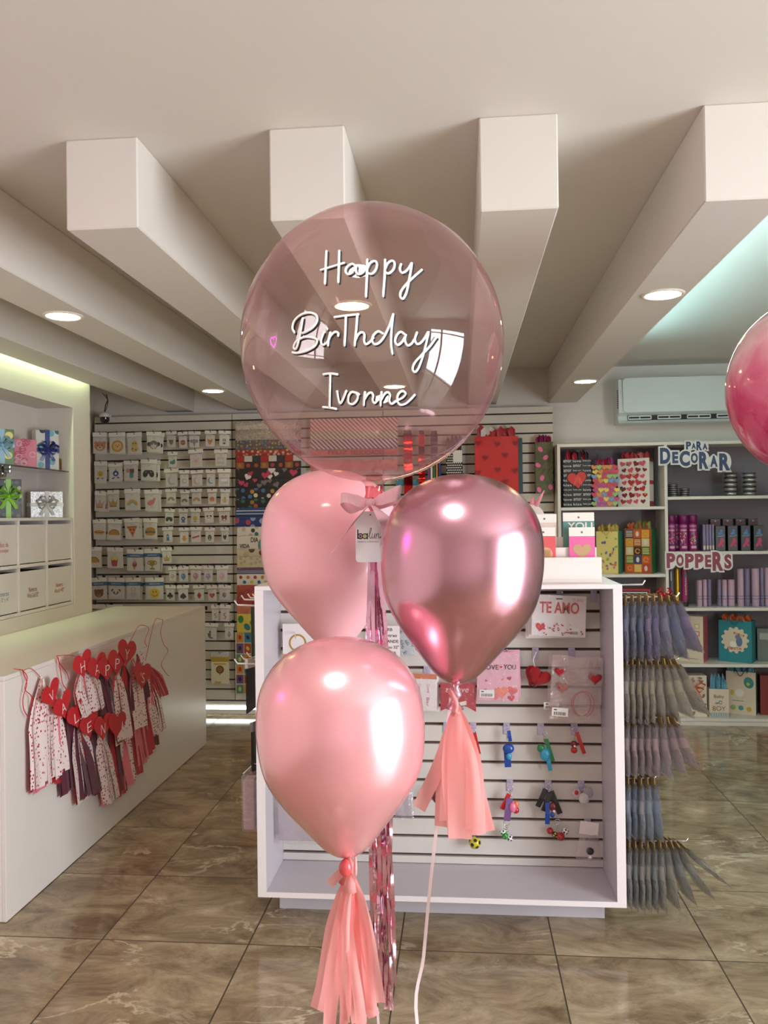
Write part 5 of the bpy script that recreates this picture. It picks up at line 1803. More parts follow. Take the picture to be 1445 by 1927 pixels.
# lilac slim boxes and black boxes
for i, (x0, x1) in enumerate(((1016, 1036), (1038, 1056), (1058, 1074), (1076, 1092))):
    cx, w = on_shelf(A(x0), A(x1), 6.34)
    nm = ('outermost', 'second', 'third', 'last')[i]
    t = thing('slim_box', 'slim lilac box standing on end, %s from the spray cans' % nm, 'box', (cx, 6.38, TOP(RS[1])), 'slim lilac boxes')
    m = MB()
    m.box((0, 0, .098), (w, .09, .196), wrap_mat('lilac_fade', (84, 84, 120), 'marble', [(92, 96, 136), (104, 78, 112), (80, 100, 140)], .3), bev=.002)
    m.build('box_body', t)
    m = MB()
    m.poly([(-w * .35, .012), (w * .35, .012), (w * .35, .04), (-w * .35, .04)], P((214, 196, 170)), facing((0, -.0455, 0)), .0002)
    m.build('printed_label', t)
blk_box = mat('box_black', (26, 24, 28), rough=.35, noise=.05)
DANC = lambda c1, c2: [('c', .006, .052, .010, c1), ('e', 0, .034, .016, .011, 30, c1), ('e', .018, .022, .012, .006, -30, c1), ('r', -.022, .012, .018, .015, (190, 186, 190)), ('e', .008, -.02, .013, .022, -8, c2), ('e', -.006, -.045, .010, .02, -35, c2), ('e', .014, -.05, .006, .012, 10, c2)]
for i, (x0, x1) in enumerate(((1097, 1166), (1178, 1247), (1264, 1330), (1347, 1415))):
    cx, w = on_shelf(A(x0), A(x1), 6.33)
    nm = ('nearest the slim lilac boxes', 'second along', 'third along', 'at the far end')[i]
    for k, (y, h, lab) in enumerate(((6.355, .185, 'black box with blue and pink dancing figures, front row, ' + nm), (6.43, .235, 'black box with a red band, back row, ' + nm))):
        t = thing('party_box', lab, 'box', (cx - (.012 if k else 0), y, TOP(RS[1])), 'black party boxes')
        m = MB()
        m.box((0, 0, h / 2), (w * .94, .06, h), blk_box, bev=.0015)
        m.build('box_body', t)
        m = MB()
        if k == 0:
            draw(m, DANC((70, 120, 170), (196, 60, 96)), facing((0, -.0302, h / 2 + .002)), 1.05)
            m.poly([(-w * .3, h - .02), (w * .3, h - .02), (w * .3, h - .015), (-w * .3, h - .015)], P((120, 40, 50)), facing((0, -.0302, 0)), .0003)
        else:
            m.poly([(-w * .42, h - .04), (w * .42, h - .04), (w * .42, h - .015), (-w * .42, h - .015)], P((96, 30, 34)), facing((0, -.0302, 0)), .0003)
            m.poly([(-.006, h - .02), (.006, h - .02), (0, h - .008)], P((220, 200, 190)), facing((0, -.0302, 0)), .0006)
        m.build('printed_motifs', t)
# party poppers
PP = lambda zx: 1220 + zx / 6.42
fade = wrap_mat('popper_fade', (130, 130, 160), 'marble', [(150, 166, 200), (200, 160, 178), (166, 170, 206)], .5)
dkfade = wrap_mat('popper_dark', (90, 90, 120), 'marble', [(110, 118, 150), (140, 114, 140)], .5)
POP = [(235, 300, 842, mat('popper_pewter', (96, 90, 108), rough=.4, noise=.1), 'pewter confetti popper touching the divider', 'white'), (306, 369, 832, mat('popper_gold', (190, 150, 30), rough=.25, metal=.7, noise=.05), 'tall golden confetti popper', 'gold'),
       (382, 468, 842, mat('popper_magenta', (150, 40, 90), rough=.35, noise=.05), 'thick magenta confetti popper with a green tip', 'magenta'),
       (574, 640, 976, fade, 'short pale popper with a blue top, apart from the pairs', 'blue'), (646, 698, 970, fade, 'short pink and blue popper beside the pale one', None), (702, 748, 966, dkfade, 'short dusky popper at the end of its trio', None),
       (820, 870, 970, dkfade, 'short dusky popper starting the middle trio', None), (876, 940, 970, fade, 'short popper with vertical lettering in the middle trio', 'text'), (946, 1030, 970, fade, 'short stout popper closing the middle trio', None),
       (1060, 1142, 838, fade, 'tall lettered popper starting the tall group', 'text'), (1148, 1216, 834, dkfade, 'tall dusky popper, second of the tall group', None), (1234, 1330, 834, fade, 'tall stout pale popper in the tall group', 'bands'),
       (1334, 1386, 828, dkfade, 'tall dark popper before the cut-off one', None), (1392, 1470, 826, fade, 'tall pale popper cut by the picture edge', 'blue')]
for (x0, x1, yt, mm, lab, ex) in POP:
    cx, w = on_shelf(PP(x0), PP(x1), 6.38)
    zt = atY(PP((x0 + x1) / 2), 940 + yt / 6.42, 6.38).z
    h, r = zt - TOP(RS[2]), w / 2 * .96
    t = thing('confetti_popper', lab, 'confetti popper', (cx, 6.38, TOP(RS[2])), 'confetti poppers under the POPPERS sign')
    m = MB()
    m.lathe([(0, 0), (r * .96, 0), (r, .004), (r, h - .006), (r * .95, h)], mm, 24)
    m.build('tube', t)
    m = MB()
    m.lathe([(r * .95, h - .001), (r * .9, h + .002), (0, h + .002)], P((150, 150, 176)) if ex == 'blue' else mm, 24)
    m.build('end_cap', t)
    m = MB()
    for z in ((.055, .075) if ex != 'magenta' else (.035, .045)):
        m.lathe([(r + .0005, z), (r + .0005, z + .003)], P((40, 44, 84)) if ex not in ('gold', 'magenta') else P((60, 40, 20)), 24)
    if ex == 'magenta':
        m.lathe([(r + .0005, .002), (r + .0005, .034)], P((30, 26, 30)), 24)
        m.poly([(-r * .2, h - .06), (r * .6, h - .06), (r * .3, h - .015)], P((40, 120, 100)), facing((0, -r - .0008, 0)))
    if ex == 'white':
        m.box((-.006, -r, h - .05), (.006, .003, .07), P((214, 212, 214)))
    if ex in ('text', 'magenta'):
        m.text('confetti', P((214, 206, 220)), facing((r * .1, -r - .0008, h * .55)) @ Matrix.Rotation(math.pi / 2, 4, 'Z'), box=(-h * .24, -r * .25, h * .24, r * .25))
    m.build('printed_bands', t)
# fourth shelf: bags
Bq = A


def sticker_prints(w, h, side=1):
    x = w * .30 * side
    return [('r', x - .017, .08, x + .017, .114, (206, 176, 90)), ('r', x - .012, .085, x + .012, .109, (228, 220, 205)), ('r', x - .017, .025, x + .017, .06, (190, 60, 60)), ('r', x - .012, .030, x + .012, .055, (228, 220, 205)), ('r', x - .017, -.035, x + .017, 0, (214, 120, 60))]


cx, w = on_shelf(A(822), A(1062), 6.37)
gift_bag('cream gift bag with a pink side and a hanging round tag', (cx, 6.43, TOP(RS[3])), .215, .13, .34, math.radians(-30), mat('bag_cream', (222, 206, 184), rough=.45, noise=.03), mat('bag_rosy', (176, 84, 96), rough=.45, noise=.04), None,
         sticker_prints(.215, .34) + [('e', -.06, .075, .03, .02, 20, (190, 100, 100)), ('e', -.035, .05, .022, .03, -10, (176, 110, 110)), ('c', -.05, -.10, .035, (196, 90, 90)), ('c', -.01, -.015, .028, (236, 230, 222)), ('r', -.03, -.145, .07, -.142, (90, 84, 84))], None, group='gift bags on the shelf unit')
cx, w = on_shelf(A(1090), A(1392), 6.37)
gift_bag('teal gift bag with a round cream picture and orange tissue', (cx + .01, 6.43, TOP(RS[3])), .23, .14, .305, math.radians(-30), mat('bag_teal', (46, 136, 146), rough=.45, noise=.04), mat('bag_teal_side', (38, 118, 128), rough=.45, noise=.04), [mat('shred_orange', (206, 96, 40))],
         [('c', 0, .01, .085, (224, 212, 186))] + [('c', .085 * math.cos(i * .483), .01 + .085 * math.sin(i * .483), .013, (224, 212, 186)) for i in range(13)] + [('e', .03, 0, .022, .036, 0, (96, 120, 150)), ('c', .02, .034, .018, (110, 130, 160)), ('c', -.012, -.022, .024, (240, 236, 228))]
         + [('p', [(-.01 + .016 * i, .07 - .004 * i), (.004 + .016 * i, .068 - .004 * i), (-.004 + .016 * i, .05 - .004 * i)], ((206, 90, 70), (220, 190, 90))[i % 2]) for i in range(5)] + [('t', 'FIESTA', -.05, -.06, .05, -.042, (190, 90, 70), .01)], mat('cord_green', (40, 110, 100), rough=.6, noise=.05), tissue_h=.04, group='gift bags on the shelf unit')
cx, w = on_shelf(A(1395), A(1500), 6.40)
gift_bag('clear topped grey gift bag cut by the picture edge', (cx + .01, 6.45, TOP(RS[3])), .17, .10, .24, math.radians(-12), mat('bag_grey', (110, 116, 110), rough=.25, noise=.06), mat('bag_grey', (110, 116, 110)), None, [('e', .02, -.03, .03, .05, 20, (150, 70, 70)), ('r', -.07, .04, .07, .09, (160, 166, 160))], None, group='gift bags on the shelf unit')
# bottom shelf
cx, w = on_shelf(A(822), A(1026), 6.36)
orange_bow = mat('satin_orange', (226, 96, 28), rough=.3, sheen=.3, noise=.06)
gb = gift_box('gift_box', 'cream animal print gift box with a big orange bow', (cx, 6.39, TOP(RS[4])), w * .97, .12, .302, math.radians(-3), mat('box_cream', (226, 214, 192), rough=.45, noise=.03), None, prints=[('e', RND.uniform(-.1, .1), RND.uniform(-.14, .14), .016, .009, RND.uniform(0, 180), RND.choice([(150, 110, 90), (176, 150, 120), (130, 130, 110)])) for _ in range(22)], group='gift bags on the shelf unit')
m = MB()
bow_mesh(m, orange_bow, .075, facing((.02, -.063, .215)))
m.ribbon([(.03, -.066, .2), (.04, -.07, .12), (.03, -.066, .05)], .022, orange_bow, (1, 0, 0))
m.build('ribbon_bow', gb)
cx, w = on_shelf(A(1040), A(1172), 6.34)
gift_bag('small cream gift bag lettered Baby BOY with blue tissue', (cx, 6.36, TOP(RS[4])), w * .95, .07, .205, math.radians(-4), mat('bag_cream', (222, 206, 184)), mat('bag_cream', (222, 206, 184)), [mat('shred_sky', (110, 170, 190), rough=.5, noise=.1)],
         [('r', -w * .45, -.1, w * .45, -.07, (110, 150, 170))] + [('r', -w * .45 + .012 * i, -.1, -w * .45 + .012 * i + .005, -.07, (222, 214, 196)) for i in range(11)] + [('t', 'Baby', -.035, .03, .035, .062, (150, 110, 80)), ('t', 'BOY', -.045, -.055, .045, -.022, (150, 104, 70)), ('arc', .01, .005, .009, .014, 0, 330, (80, 140, 140)), ('e', -.015, .0, .014, .005, 0, (80, 140, 140))], None, tissue_h=.11, group='gift bags on the shelf unit')
cx, w = on_shelf(A(1165), A(1382), 6.42)
gift_bag('cream gift bag with a teal print, green side and dark cord handles', (cx, 6.47, TOP(RS[4])), .205, .11, .315, math.radians(-26), mat('bag_cream', (222, 206, 184)), mat('bag_moss', (70, 110, 80), rough=.45, noise=.04), [mat('shred_sky', (110, 170, 190))],
         [('e', .055, .08, .034, .042, 15, (60, 140, 140)), ('c', .05, .07, .012, (206, 190, 90)), ('c', -.01, .0, .03, (236, 230, 222)), ('e', -.06, .0, .012, .02, 0, (206, 176, 60)), ('r', -.06, -.06, .02, -.057, (90, 84, 84)), ('c', .0, -.11, .018, (80, 150, 150)), ('c', .055, -.115, .018, (206, 170, 70)), ('c', -.055, -.11, .018, (150, 180, 110))], mat('cord_dark', (40, 70, 80), rough=.6, noise=.05), tissue_h=.04, group='gift bags on the shelf unit')
cx, w = on_shelf(A(1384), A(1500), 6.42)
gift_bag('red-brown gift bag at the picture edge on the bottom shelf', (cx + .03, 6.45, TOP(RS[4])), .19, .10, .29, math.radians(-8), mat('bag_rust', (130, 36, 26), rough=.45, noise=.05), mat('bag_rust', (130, 36, 26)), None, None, None, group='gift bags on the shelf unit')

# ------------------------------------------------------------------ word signs on the shelf edges
sign_white = mat('sign_board', (226, 222, 216), rough=.45, noise=.02)
sign_navy = mat('sign_navy', (36, 58, 96), rough=.45, noise=.04)
sign_wine = mat('sign_wine', (136, 30, 58), rough=.45, noise=.04)


def word_sign(label, letters, O, S, mm, Yp=6.268):
    c0 = atY(O[0] + (letters[0][1] + letters[-1][3]) / 2 / S, O[1] + (letters[0][2] + letters[0][4]) / 2 / S, Yp)
    t = thing('word_sign', label, 'sign', c0, 'word signs on the shelf unit')
    mp, ml = MB(), MB()
    for i, (ch, x0, y0, x1, y1) in enumerate(letters):
        a, b = atY(O[0] + x0 / S, O[1] + y1 / S, Yp), atY(O[0] + x1 / S, O[1] + y0 / S, Yp)
        e = .0115
        F = facing((0, Yp, 0))
        mp.text(ch, sign_white, F, box=(a.x - e, a.z - e, b.x + e, b.z + e), offset=.075, th=.006, z=.00005 * i)
        cxm, czm = (a.x + b.x) / 2, (a.z + b.z) / 2
        pts = ell(cxm, czm, (b.x - a.x) / 2 + e * .8, (b.z - a.z) / 2 + e * .7, 0, 22)
        mp.poly(pts, sign_white, F, -.0004 + .00003 * i, .0055)
        ml.text(ch, mm, F, box=(a.x, a.z, b.x, b.z), offset=.05, th=.0015, z=.0022)
    mp.build('sign_plate', t, world=True)
    ml.build('lettering', t, world=True)


word_sign('cut-out sign reading PARA DECORAR in navy letters', [('D', 738, 566, 804, 672), ('E', 818, 592, 856, 668), ('C', 866, 586, 932, 688), ('O', 940, 600, 984, 668), ('R', 994, 592, 1054, 706), ('A', 1066, 618, 1114, 692), ('R', 1126, 602, 1196, 716),
          ('P', 908, 526, 940, 578), ('A', 944, 536, 972, 574), ('R', 976, 524, 1012, 584), ('A', 1016, 538, 1048, 578)], (1030, 680), 3.482, sign_navy)
word_sign('cut-out sign reading POPPERS in wine red letters', [('P', 222, 646, 322, 828), ('O', 338, 662, 424, 806), ('P', 444, 652, 548, 828), ('P', 564, 654, 664, 828), ('E', 686, 668, 756, 818), ('R', 776, 632, 902, 862), ('S', 918, 660, 1002, 836)], (1220, 940), 6.42, sign_wine)

# ------------------------------------------------------------------ air conditioner
ac_w = mat('ac_plastic', (216, 222, 220), rough=.35, noise=.01)
ac_g = mat('ac_gloss', (222, 230, 228), rough=.12, coat=.6, noise=.01)
ac_d = mat('ac_dark', (36, 36, 36), rough=.6, noise=.05)
AX0, AX1, AYF = 1.188, 2.06, 6.375
za, zb = atY(1165, 711, AYF).z, atY(1165, 799, AYF).z
zc = atY(1180, 777, AYF).z
t = thing('air_conditioner', 'white wall air conditioner beside the hanging pink balloon', 'air conditioner', ((AX0 + AX1) / 2, 6.49, zb))


def extrude_x(m, prof, x0, x1, mm, smooth=True):
    n = len(prof)
    vs = [(x0, y, z) for y, z in prof] + [(x1, y, z) for y, z in prof]
    fs = [(i, (i + 1) % n, n + (i + 1) % n, n + i) for i in range(n)]
    m.add(vs, fs, mm, None, False)
    m.add(vs, [tuple(reversed(range(n))), tuple(range(n, 2 * n))], mm)


m = MB()
extrude_x(m, [(BACK - .002, zb + .02), (BACK - .002, za), (AYF + .05, za), (AYF + .02, za - .012), (AYF + .012, zc + .002), (AYF + .06, zc - .02), (AYF + .05, zb + .035), (AYF + .02, zb + .012), (AYF + .07, zb)], AX0, AX1, ac_w)
m.build('housing', t, world=True)
m = MB()
rr = .03
pts = []
for cx_, cz_, a0 in ((AX1 - .005 - rr, za - .004 - rr, 0), (AX0 + .03 + rr, za - .004 - rr, 90), (AX0 + .03 + rr, zc + .004 + rr, 180), (AX1 - .005 - rr, zc + .004 + rr, 270)):
    pts += [(cx_ + rr * math.cos(math.radians(a0 + 90 * i / 5)), cz_ + rr * math.sin(math.radians(a0 + 90 * i / 5))) for i in range(6)]
m.poly(pts, ac_g, facing((0, AYF + .006, 0)), .006, .012)
m.build('front_cover', t, world=True)
m = MB()
m.box(((AX0 + AX1) / 2 + .02, AYF + .058, (zc + zb) / 2 + .012), (AX1 - AX0 - .1, .02, zc - zb - .042), ac_d)
m.build('air_outlet', t, world=True)
for i in range(4):
    x0 = AX0 + .075 + i * .215
    m = MB()
    w_ = .165
    for zz in (zc - .022, zb + .042):
        m.box((x0 + w_ / 2, AYF + .040, zz), (w_, .012, .008), ac_w)
    for k in range(3):
        m.box((x0 + w_ * k / 2, AYF + .041, (zc + zb) / 2 + .010), (.006, .012, zc - zb - .062), ac_w)
    m.build('outlet_grille', t, world=True)
m = MB()
for k in range(9):
    m.box((AX0 - .001, AYF + .05, za - .09 - .016 * k), (.004, .03, .008), ac_d)
m.build('side_vent', t, world=True)

# ================================================================== GOODS ON THE DISPLAY UNIT
lilac_tab = mat('price_tab', (186, 176, 206), rough=.25, coat=.4, noise=.03)
GB = lambda x, y, Y: atY(x, y, Y)
HOOKS = []


def shelf_hook(px, py, label, tab=True, length=.06):
    """lilac ticket tab with a wire peg in a groove of the display unit"""
    p = atY(px, py, GS_Y)
    k = round((p.z - 1.161) / PITCH)
    z = 1.161 + k * PITCH
    t = thing('ticket_hook', label, 'hook', (p.x, GS_Y, z), 'ticket hooks on the display unit')
    m = MB()
    m.tube([(0, .010, 0), (0, -.01, 0), (0, -length, .002), (0, -length - .006, .010)], .0018, metal_chrome, 6)
    m.build('wire_peg', t)
    if tab:
        m = MB()
        m.box((0, -.0035, -.016), (.026, .003, .046), lilac_tab, bev=.001)
        m.build('ticket_tab', t)
    return p.x, z


def barcode(m, x, y, w, h, M, z=.0006):
    m.poly([(x, y), (x + w, y), (x + w, y + h), (x, y + h)], P((236, 232, 230)), M, z)
    xx = x + w * .12
    while xx < x + w * .86:
        bw = RND.choice((.012, .02, .03)) * w
        m.poly([(xx, y + h * .12), (xx + bw, y + h * .12), (xx + bw, y + h * .5), (xx, y + h * .5)], P((50, 46, 48)), M, z + .0002)
        xx += bw + RND.choice((.015, .025)) * w
    m.poly([(x + w * .12, y + h * .68), (x + w * .3, y + h * .68), (x + w * .3, y + h * .82), (x + w * .12, y + h * .82)], P((60, 56, 58)), M, z + .0002)


def flat_pack(name, label, cat, x0, y0, x1, y1, Y, mm, rot=0.0, group=None, th=.004):
    a, b = atY(x0, y1, Y), atY(x1, y0, Y)
    w, h = b.x - a.x, b.z - a.z
    t = thing(name, label, cat, ((a.x + b.x) / 2, Y, (a.z + b.z) / 2), group, (0, rot, 0))
    m = MB()
    m.box((0, th / 2, 0), (w, th, h), mm, bev=.001)
    body = m.build('printed_card', t)
    return t, w, h, body


def film_over(t, w, h, wrinkle=.5, out=.002, nm='clear_pouch', film=None, margin=1.0):
    m = MB()
    m.grid(lambda u, v: ((u - .5) * w * margin, -out - .004 * (1 - (2 * u - 1) ** 4) * (1 - (2 * v - 1) ** 4) - .0012 * math.sin(11 * u + 5 * v), (v - .5) * h * margin), 8, 8, film or pouch)
    m.build(nm, t)


card_te = mat('card_soft_white', (232, 222, 226), rough=.35, noise=.01)
# TE AMO packs
hx, hz = shelf_hook(1053, 1114, 'wire hook carrying the TE AMO packs', tab=True, length=.085)
shelf_hook(1117, 1114, 'empty lilac ticket hook beside the TE AMO pack', length=.03)
t, w, h, body = flat_pack('letter_balloon_pack', 'white TE AMO letter balloon pack, front one of its hook', 'balloon pack', 1001, 1120, 1102, 1198, 3.325, card_te, math.radians(2.5), 'TE AMO packs')
m = MB()
F = facing((0, -.0002, 0))
red_l = (206, 56, 60)
m.text('TE AMO', P(red_l), F, box=(-w * .36, h * .06, w * .37, h * .34), offset=.022, z=.0012)
m.text('TE AMO', P((214, 120, 130)), F, box=(w * .24, h * .36, w * .44, h * .43), z=.0008)
m.poly([(-.012, h * .40), (.012, h * .40), (.012, h * .43), (-.012, h * .43)], P((60, 50, 52)), F, .0008)
draw(m, [('h', -w * .34, -h * .30, .019, (206, 40, 56), -8)] + [('h', RND.uniform(-.3, .45) * w, RND.uniform(-.46, -.18) * h, RND.uniform(.002, .0042), RND.choice([(196, 40, 60), (176, 50, 80)]), RND.uniform(-40, 40)) for _ in range(34)], F, 1.0)
barcode(m, w * .18, -h * .46, w * .2, h * .2, F, .0016)
m.build('printed_face', t)
film_over(t, w, h)
for i, (dx, dz, lab) in enumerate(((-.012, -.006, 'white TE AMO pack directly behind the front one'), (-.022, -.012, 'white TE AMO pack at the back of its hook'))):
    k = thing('letter_balloon_pack', lab, 'balloon pack', (t.location.x + dx, 3.345 + i * .016, t.location.z + dz), 'TE AMO packs', (0, math.radians(1 - i), 0))
    q = body.copy()
    COL.objects.link(q)
    q.parent = k
# LOVE YOU bag
hx, hz = shelf_hook(952, 1218, 'wire hook carrying the pink LOVE YOU packs', tab=False)
t, w, h, body = flat_pack('love_you_pack', 'pink pack printed LOVE YOU with soft hearts, front one', 'party pack', 898, 1227, 975, 1319, 3.34, mat('pack_pink', (226, 170, 190), rough=.35, noise=.12, nscale=14), math.radians(1), 'LOVE YOU packs')
m = MB()
F = facing((0, -.0002, 0))
m.text('LOVE', P((56, 44, 52)), F, box=(-w * .36, h * .14, w * .02, h * .24), z=.0014, offset=.01)
m.text('YOU', P((56, 44, 52)), F, box=(w * .14, h * .15, w * .44, h * .25), z=.0014, offset=.01)
draw(m, [('h', w * .08, h * .19, .0055, (206, 50, 60), 0), ('h', w * .28, -h * .04, .009, (176, 60, 90), 15), ('h', -w * .28, -h * .09, .005, (196, 80, 110), -20), ('h', w * .12, -h * .06, .005, (226, 110, 110), 20), ('h', w * .1, -h * .33, .026, (232, 130, 110), 5), ('h', w * .35, -h * .3, .02, (214, 90, 100), -10), ('h', -w * .05, -h * .42, .016, (226, 120, 130), 0),
          ('h', w * .33, -h * .44, .013, (200, 60, 80), 10), ('h', -w * .3, -h * .28, .006, (190, 60, 90), 10)], F, 1.0)
barcode(m, -w * .44, -h * .43, w * .36, h * .16, F, .003)
m.build('printed_face', t)
film_over(t, w, h)
k = thing('love_you_pack', 'pink LOVE YOU pack showing as an edge behind the front one', 'party pack', (t.location.x + .009, 3.362, t.location.z + .004), 'LOVE YOU packs', (0, math.radians(-1), 0))
q = body.copy()
COL.objects.link(q)
q.parent = k
# red velvet rose
hx, hz = shelf_hook(1007, 1218, 'lilac ticket hook carrying the red velvet heart', length=.05)
velvet = mat('velvet_red', (150, 6, 18), rough=.9, sheen=.35, noise=.12, nscale=40)
c = atY(1008, 1276, 3.355)
t = thing('velvet_heart', 'red velvet folded heart hanging from a lilac ticket hook', 'hanging ornament', c)
for sg, rz, dx in ((-1, 1.1, -.007), (1, -.9, .008)):
    m = MB()
    hp_ = heart_pts(.045, 30)
    M = facing((dx, -.008 * (1 + sg), 0)) @ Matrix.Rotation(rz * sg * .5, 4, 'Z')
    ctr = [(0, 0, .014)]
    ring1 = [(x * .62, y * .62, .012 + .004 * math.sin(4 * i)) for i, (x, y) in enumerate(hp_)]
    ring2 = [(x, y, .003 * math.sin(i * 1.3)) for i, (x, y) in enumerate(hp_)]
    n = len(hp_)
    m.add(ctr + ring1 + ring2, [(0, 1 + i, 1 + (i + 1) % n) for i in range(n)] + [(1 + i, 1 + n + i, 1 + n + (i + 1) % n, 1 + (i + 1) % n) for i in range(n)], velvet, M, True)
    m.add([(x, y, -.004) for x, y in hp_] , [tuple(reversed(range(n)))], velvet, M)
    m.build('velvet_lobe', t)
m = MB()
m.tube(smooth_path([(0, 0, .035), (-.008, .004, .07), (.006, .006, hz - c.z)], 5), .003, clear_film('hang_loop', gloss=.2, wrinkle=.3, body=.3), 6)
m.build('hang_loop', t)
# headband bag
hx, hz = shelf_hook(1075, 1218, 'lilac ticket hook carrying the headband bag', length=.06)
bagfilm = clear_film('poly_bag', gloss=.14, rough=.10, wrinkle=1.0, bscale=28, body=.15, bodycol=(250, 236, 238), tint=(246, 238, 240))
a, b = atY(1037, 1358, 3.32), atY(1131, 1236, 3.32)
w, h = b.x - a.x, b.z - a.z
t = thing('headband_bag', 'clear bag with a red headband and glitter hearts, front one', 'party pack', ((a.x + b.x) / 2, 3.32, (a.z + b.z) / 2), 'headband bags', (0, math.radians(4), 0))
for out in (-.012, .014):
    m = MB()
    m.grid(lambda u, v: ((u - .5) * w, out * (1 - (2 * u - 1) ** 4) * (1 - (2 * v - 1) ** 4) + .003 * math.sin(13 * u + 9 * v) * math.sin(8 * v), (v - .5) * h + .004 * math.sin(9 * u)), 14, 16, bagfilm)
    m.build('clear_bag', t)
glit = mat('glitter_red', (190, 30, 44), rough=.3, metal=.3, noise=.25, nscale=400, bump=.4, bscale=400)
for x, z, s in ((-.27, .0, .025), (.36, .17, .026), (-.34, .24, .023)):
    m = MB()
    n = 28
    hp_ = heart_pts(s, n)
    m.add([(0, 0, .010)] + [(x_ * .7, y_ * .7, .008) for x_, y_ in hp_] + [(x_, y_, 0) for x_, y_ in hp_] + [(0, 0, -.008)],
          [(0, 1 + i, 1 + (i + 1) % n) for i in range(n)] + [(1 + i, 1 + n + i, 1 + n + (i + 1) % n, 1 + (i + 1) % n) for i in range(n)] + [(1 + n + i, 1 + 2 * n, 1 + n + (i + 1) % n) for i in range(n)], glit, facing((x * w, -.002, z * h)), True)
    m.build('glitter_heart', t)
for dx, s in ((.0, 1.0), (-.010, .93)):
    m = MB()
    m.tube([(w * .17 + dx + .040 * s * math.cos(q), .002 + dx * .3, -h * .22 + .050 * s * math.sin(q)) for q in (math.radians(-70 + 320 * i / 24) for i in range(25))], .0018, P((190, 50, 66)), 6)
    m.build('headband', t)
m = MB()
barcode(m, -w * .46, -h * .42, w * .32, h * .13, facing((0, -.014, 0)))
m.build('price_sticker', t)
t2 = thing('headband_bag', 'clear headband bag mostly hidden behind the front one', 'party pack', (t.location.x - .008, 3.352, t.location.z - .003), 'headband bags', (0, math.radians(2), 0))
for ch in list(t.children)[:1]:
    q = ch.copy()
    COL.objects.link(q)
    q.parent = t2
m = MB()
barcode(m, -w * .58, -h * .33, w * .3, h * .11, facing((0, -.014, 0)))
m.build('price_sticker', t2)
# red pennant pack
c = atY(862, 1292, 3.35)
hx, hz = shelf_hook(862, 1270, 'wire hook carrying the red swallow-tailed pennant', tab=False)
a, b = atY(829, 1339, 3.35), atY(895, 1285, 3.35)
w, h = b.x - a.x, b.z - a.z
t = thing('pennant_pack', 'red swallow-tailed pennant under the chrome balloon', 'party pack', ((a.x + b.x) / 2, 3.35, b.z))
m = MB()
m.poly([(-w / 2, 0), (w / 2, 0), (w / 2, -h), (w * .2, -h * .8), (-w * .2, -h * .8), (-w / 2, -h * .98)], mat('pennant_red', (176, 34, 56), rough=.4, noise=.05), facing((0, 0, 0)), 0, .003)
m.build('pennant', t)
m = MB()
m.text('te love', P((226, 190, 196)), facing((0, 0, 0)), box=(-w * .35, -h * .33, w * .3, -h * .13), z=.0006, shear=.2)
m.poly([(0, -h * .68), (w * .22, -h * .62), (w * .24, -h * .76), (.002, -h * .8)], P((226, 216, 200)), facing((0, 0, 0)), .0006)
m.build('lettering', t)
m = MB()
m.grid(lambda u, v: ((u - .5) * w * .98, -.002 - .003 * math.sin(3 * u) * math.sin(3 * v), -h * .9 * (1 - v)), 6, 6, pouch)
m.build('clear_pouch', t)
# sideways lettered pack with orange top
hx, hz = shelf_hook(803, 1254, 'lilac ticket hook carrying the sideways lettered pack')
t, w, h, body = flat_pack('sideways_letter_pack', 'white pack with rose letters set sideways and an orange top', 'party pack', 772, 1268, 821, 1337, 3.345, card_te, math.radians(2), 'sideways lettered packs')
m = MB()
F = facing((0, -.0002, 0))
m.poly([(-w / 2, h * .36), (w / 2, h * .36), (w / 2, h * .5), (-w / 2, h * .5)], P((206, 110, 70)), F, .0006)
for x in (-.15, .18):
    for z, wd in ((.1, 'Candy'), (-.26, 'Bar')):
        m.text(wd, P((206, 130, 130)), facing((x * w, -.0002, z * h)) @ Matrix.Rotation(-math.pi / 2, 4, 'Z'), box=(-.018, -.006, .018, .006), z=.0008)
m.build('printed_face', t)
film_over(t, w, h)
for i in range(2):
    k = thing('sideways_letter_pack', ('white sideways lettered pack just behind the front one', 'white sideways lettered pack at the very back')[i], 'party pack', (t.location.x + .004 * (i + 1), 3.362 + .014 * i, t.location.z - .006 * (i + 1)), 'sideways lettered packs', (0, math.radians(2 - 2 * i), 0))
    q = body.copy()
    COL.objects.link(q)
    q.parent = k
# printed sheets: big letters notice
hx, hz = shelf_hook(752, 1182, 'wire hook carrying the black lettered notice', tab=False)
t, w, h, body = flat_pack('lettered_notice', 'white notice with black words beside the metallic fringe', 'notice', 716, 1178, 752, 1236, 3.345, card_te, 0)
m = MB()
F = facing((0, -.0002, 0))
for i, (s_, wd) in enumerate((('RB', .25), ('Letras', .7), ('GRANDE', .85), ('Globo 32"', .9), ('PLATA', .62))):
    zz = h * (.40 - .19 * i)
    m.text(s_, P((44, 42, 46)), F, box=(-w * wd / 2, zz - .008, w * wd / 2, zz + .004), z=.0007, offset=.01)
m.build('lettering', t)
t, w, h, body = flat_pack('patterned_pack', 'pale pack with grey flowers beside the black lettered notice', 'party pack', 752, 1180, 780, 1234, 3.352, mat('pack_pale_blue', (190, 196, 206), rough=.35, noise=.05), math.radians(-3))
m = MB()
draw(m, [('arc', RND.uniform(-.4, .4) * w, RND.uniform(-.42, .45) * h, .003, .0055, 0, 300, RND.choice([(90, 96, 110), (120, 130, 150)])) for _ in range(14)], facing((0, -.0002, 0)), 1.0)
m.build('printed_face', t)
film_over(t, w, h)
shelf_hook(766, 1182, 'wire hook carrying the pale flowered pack', tab=False)
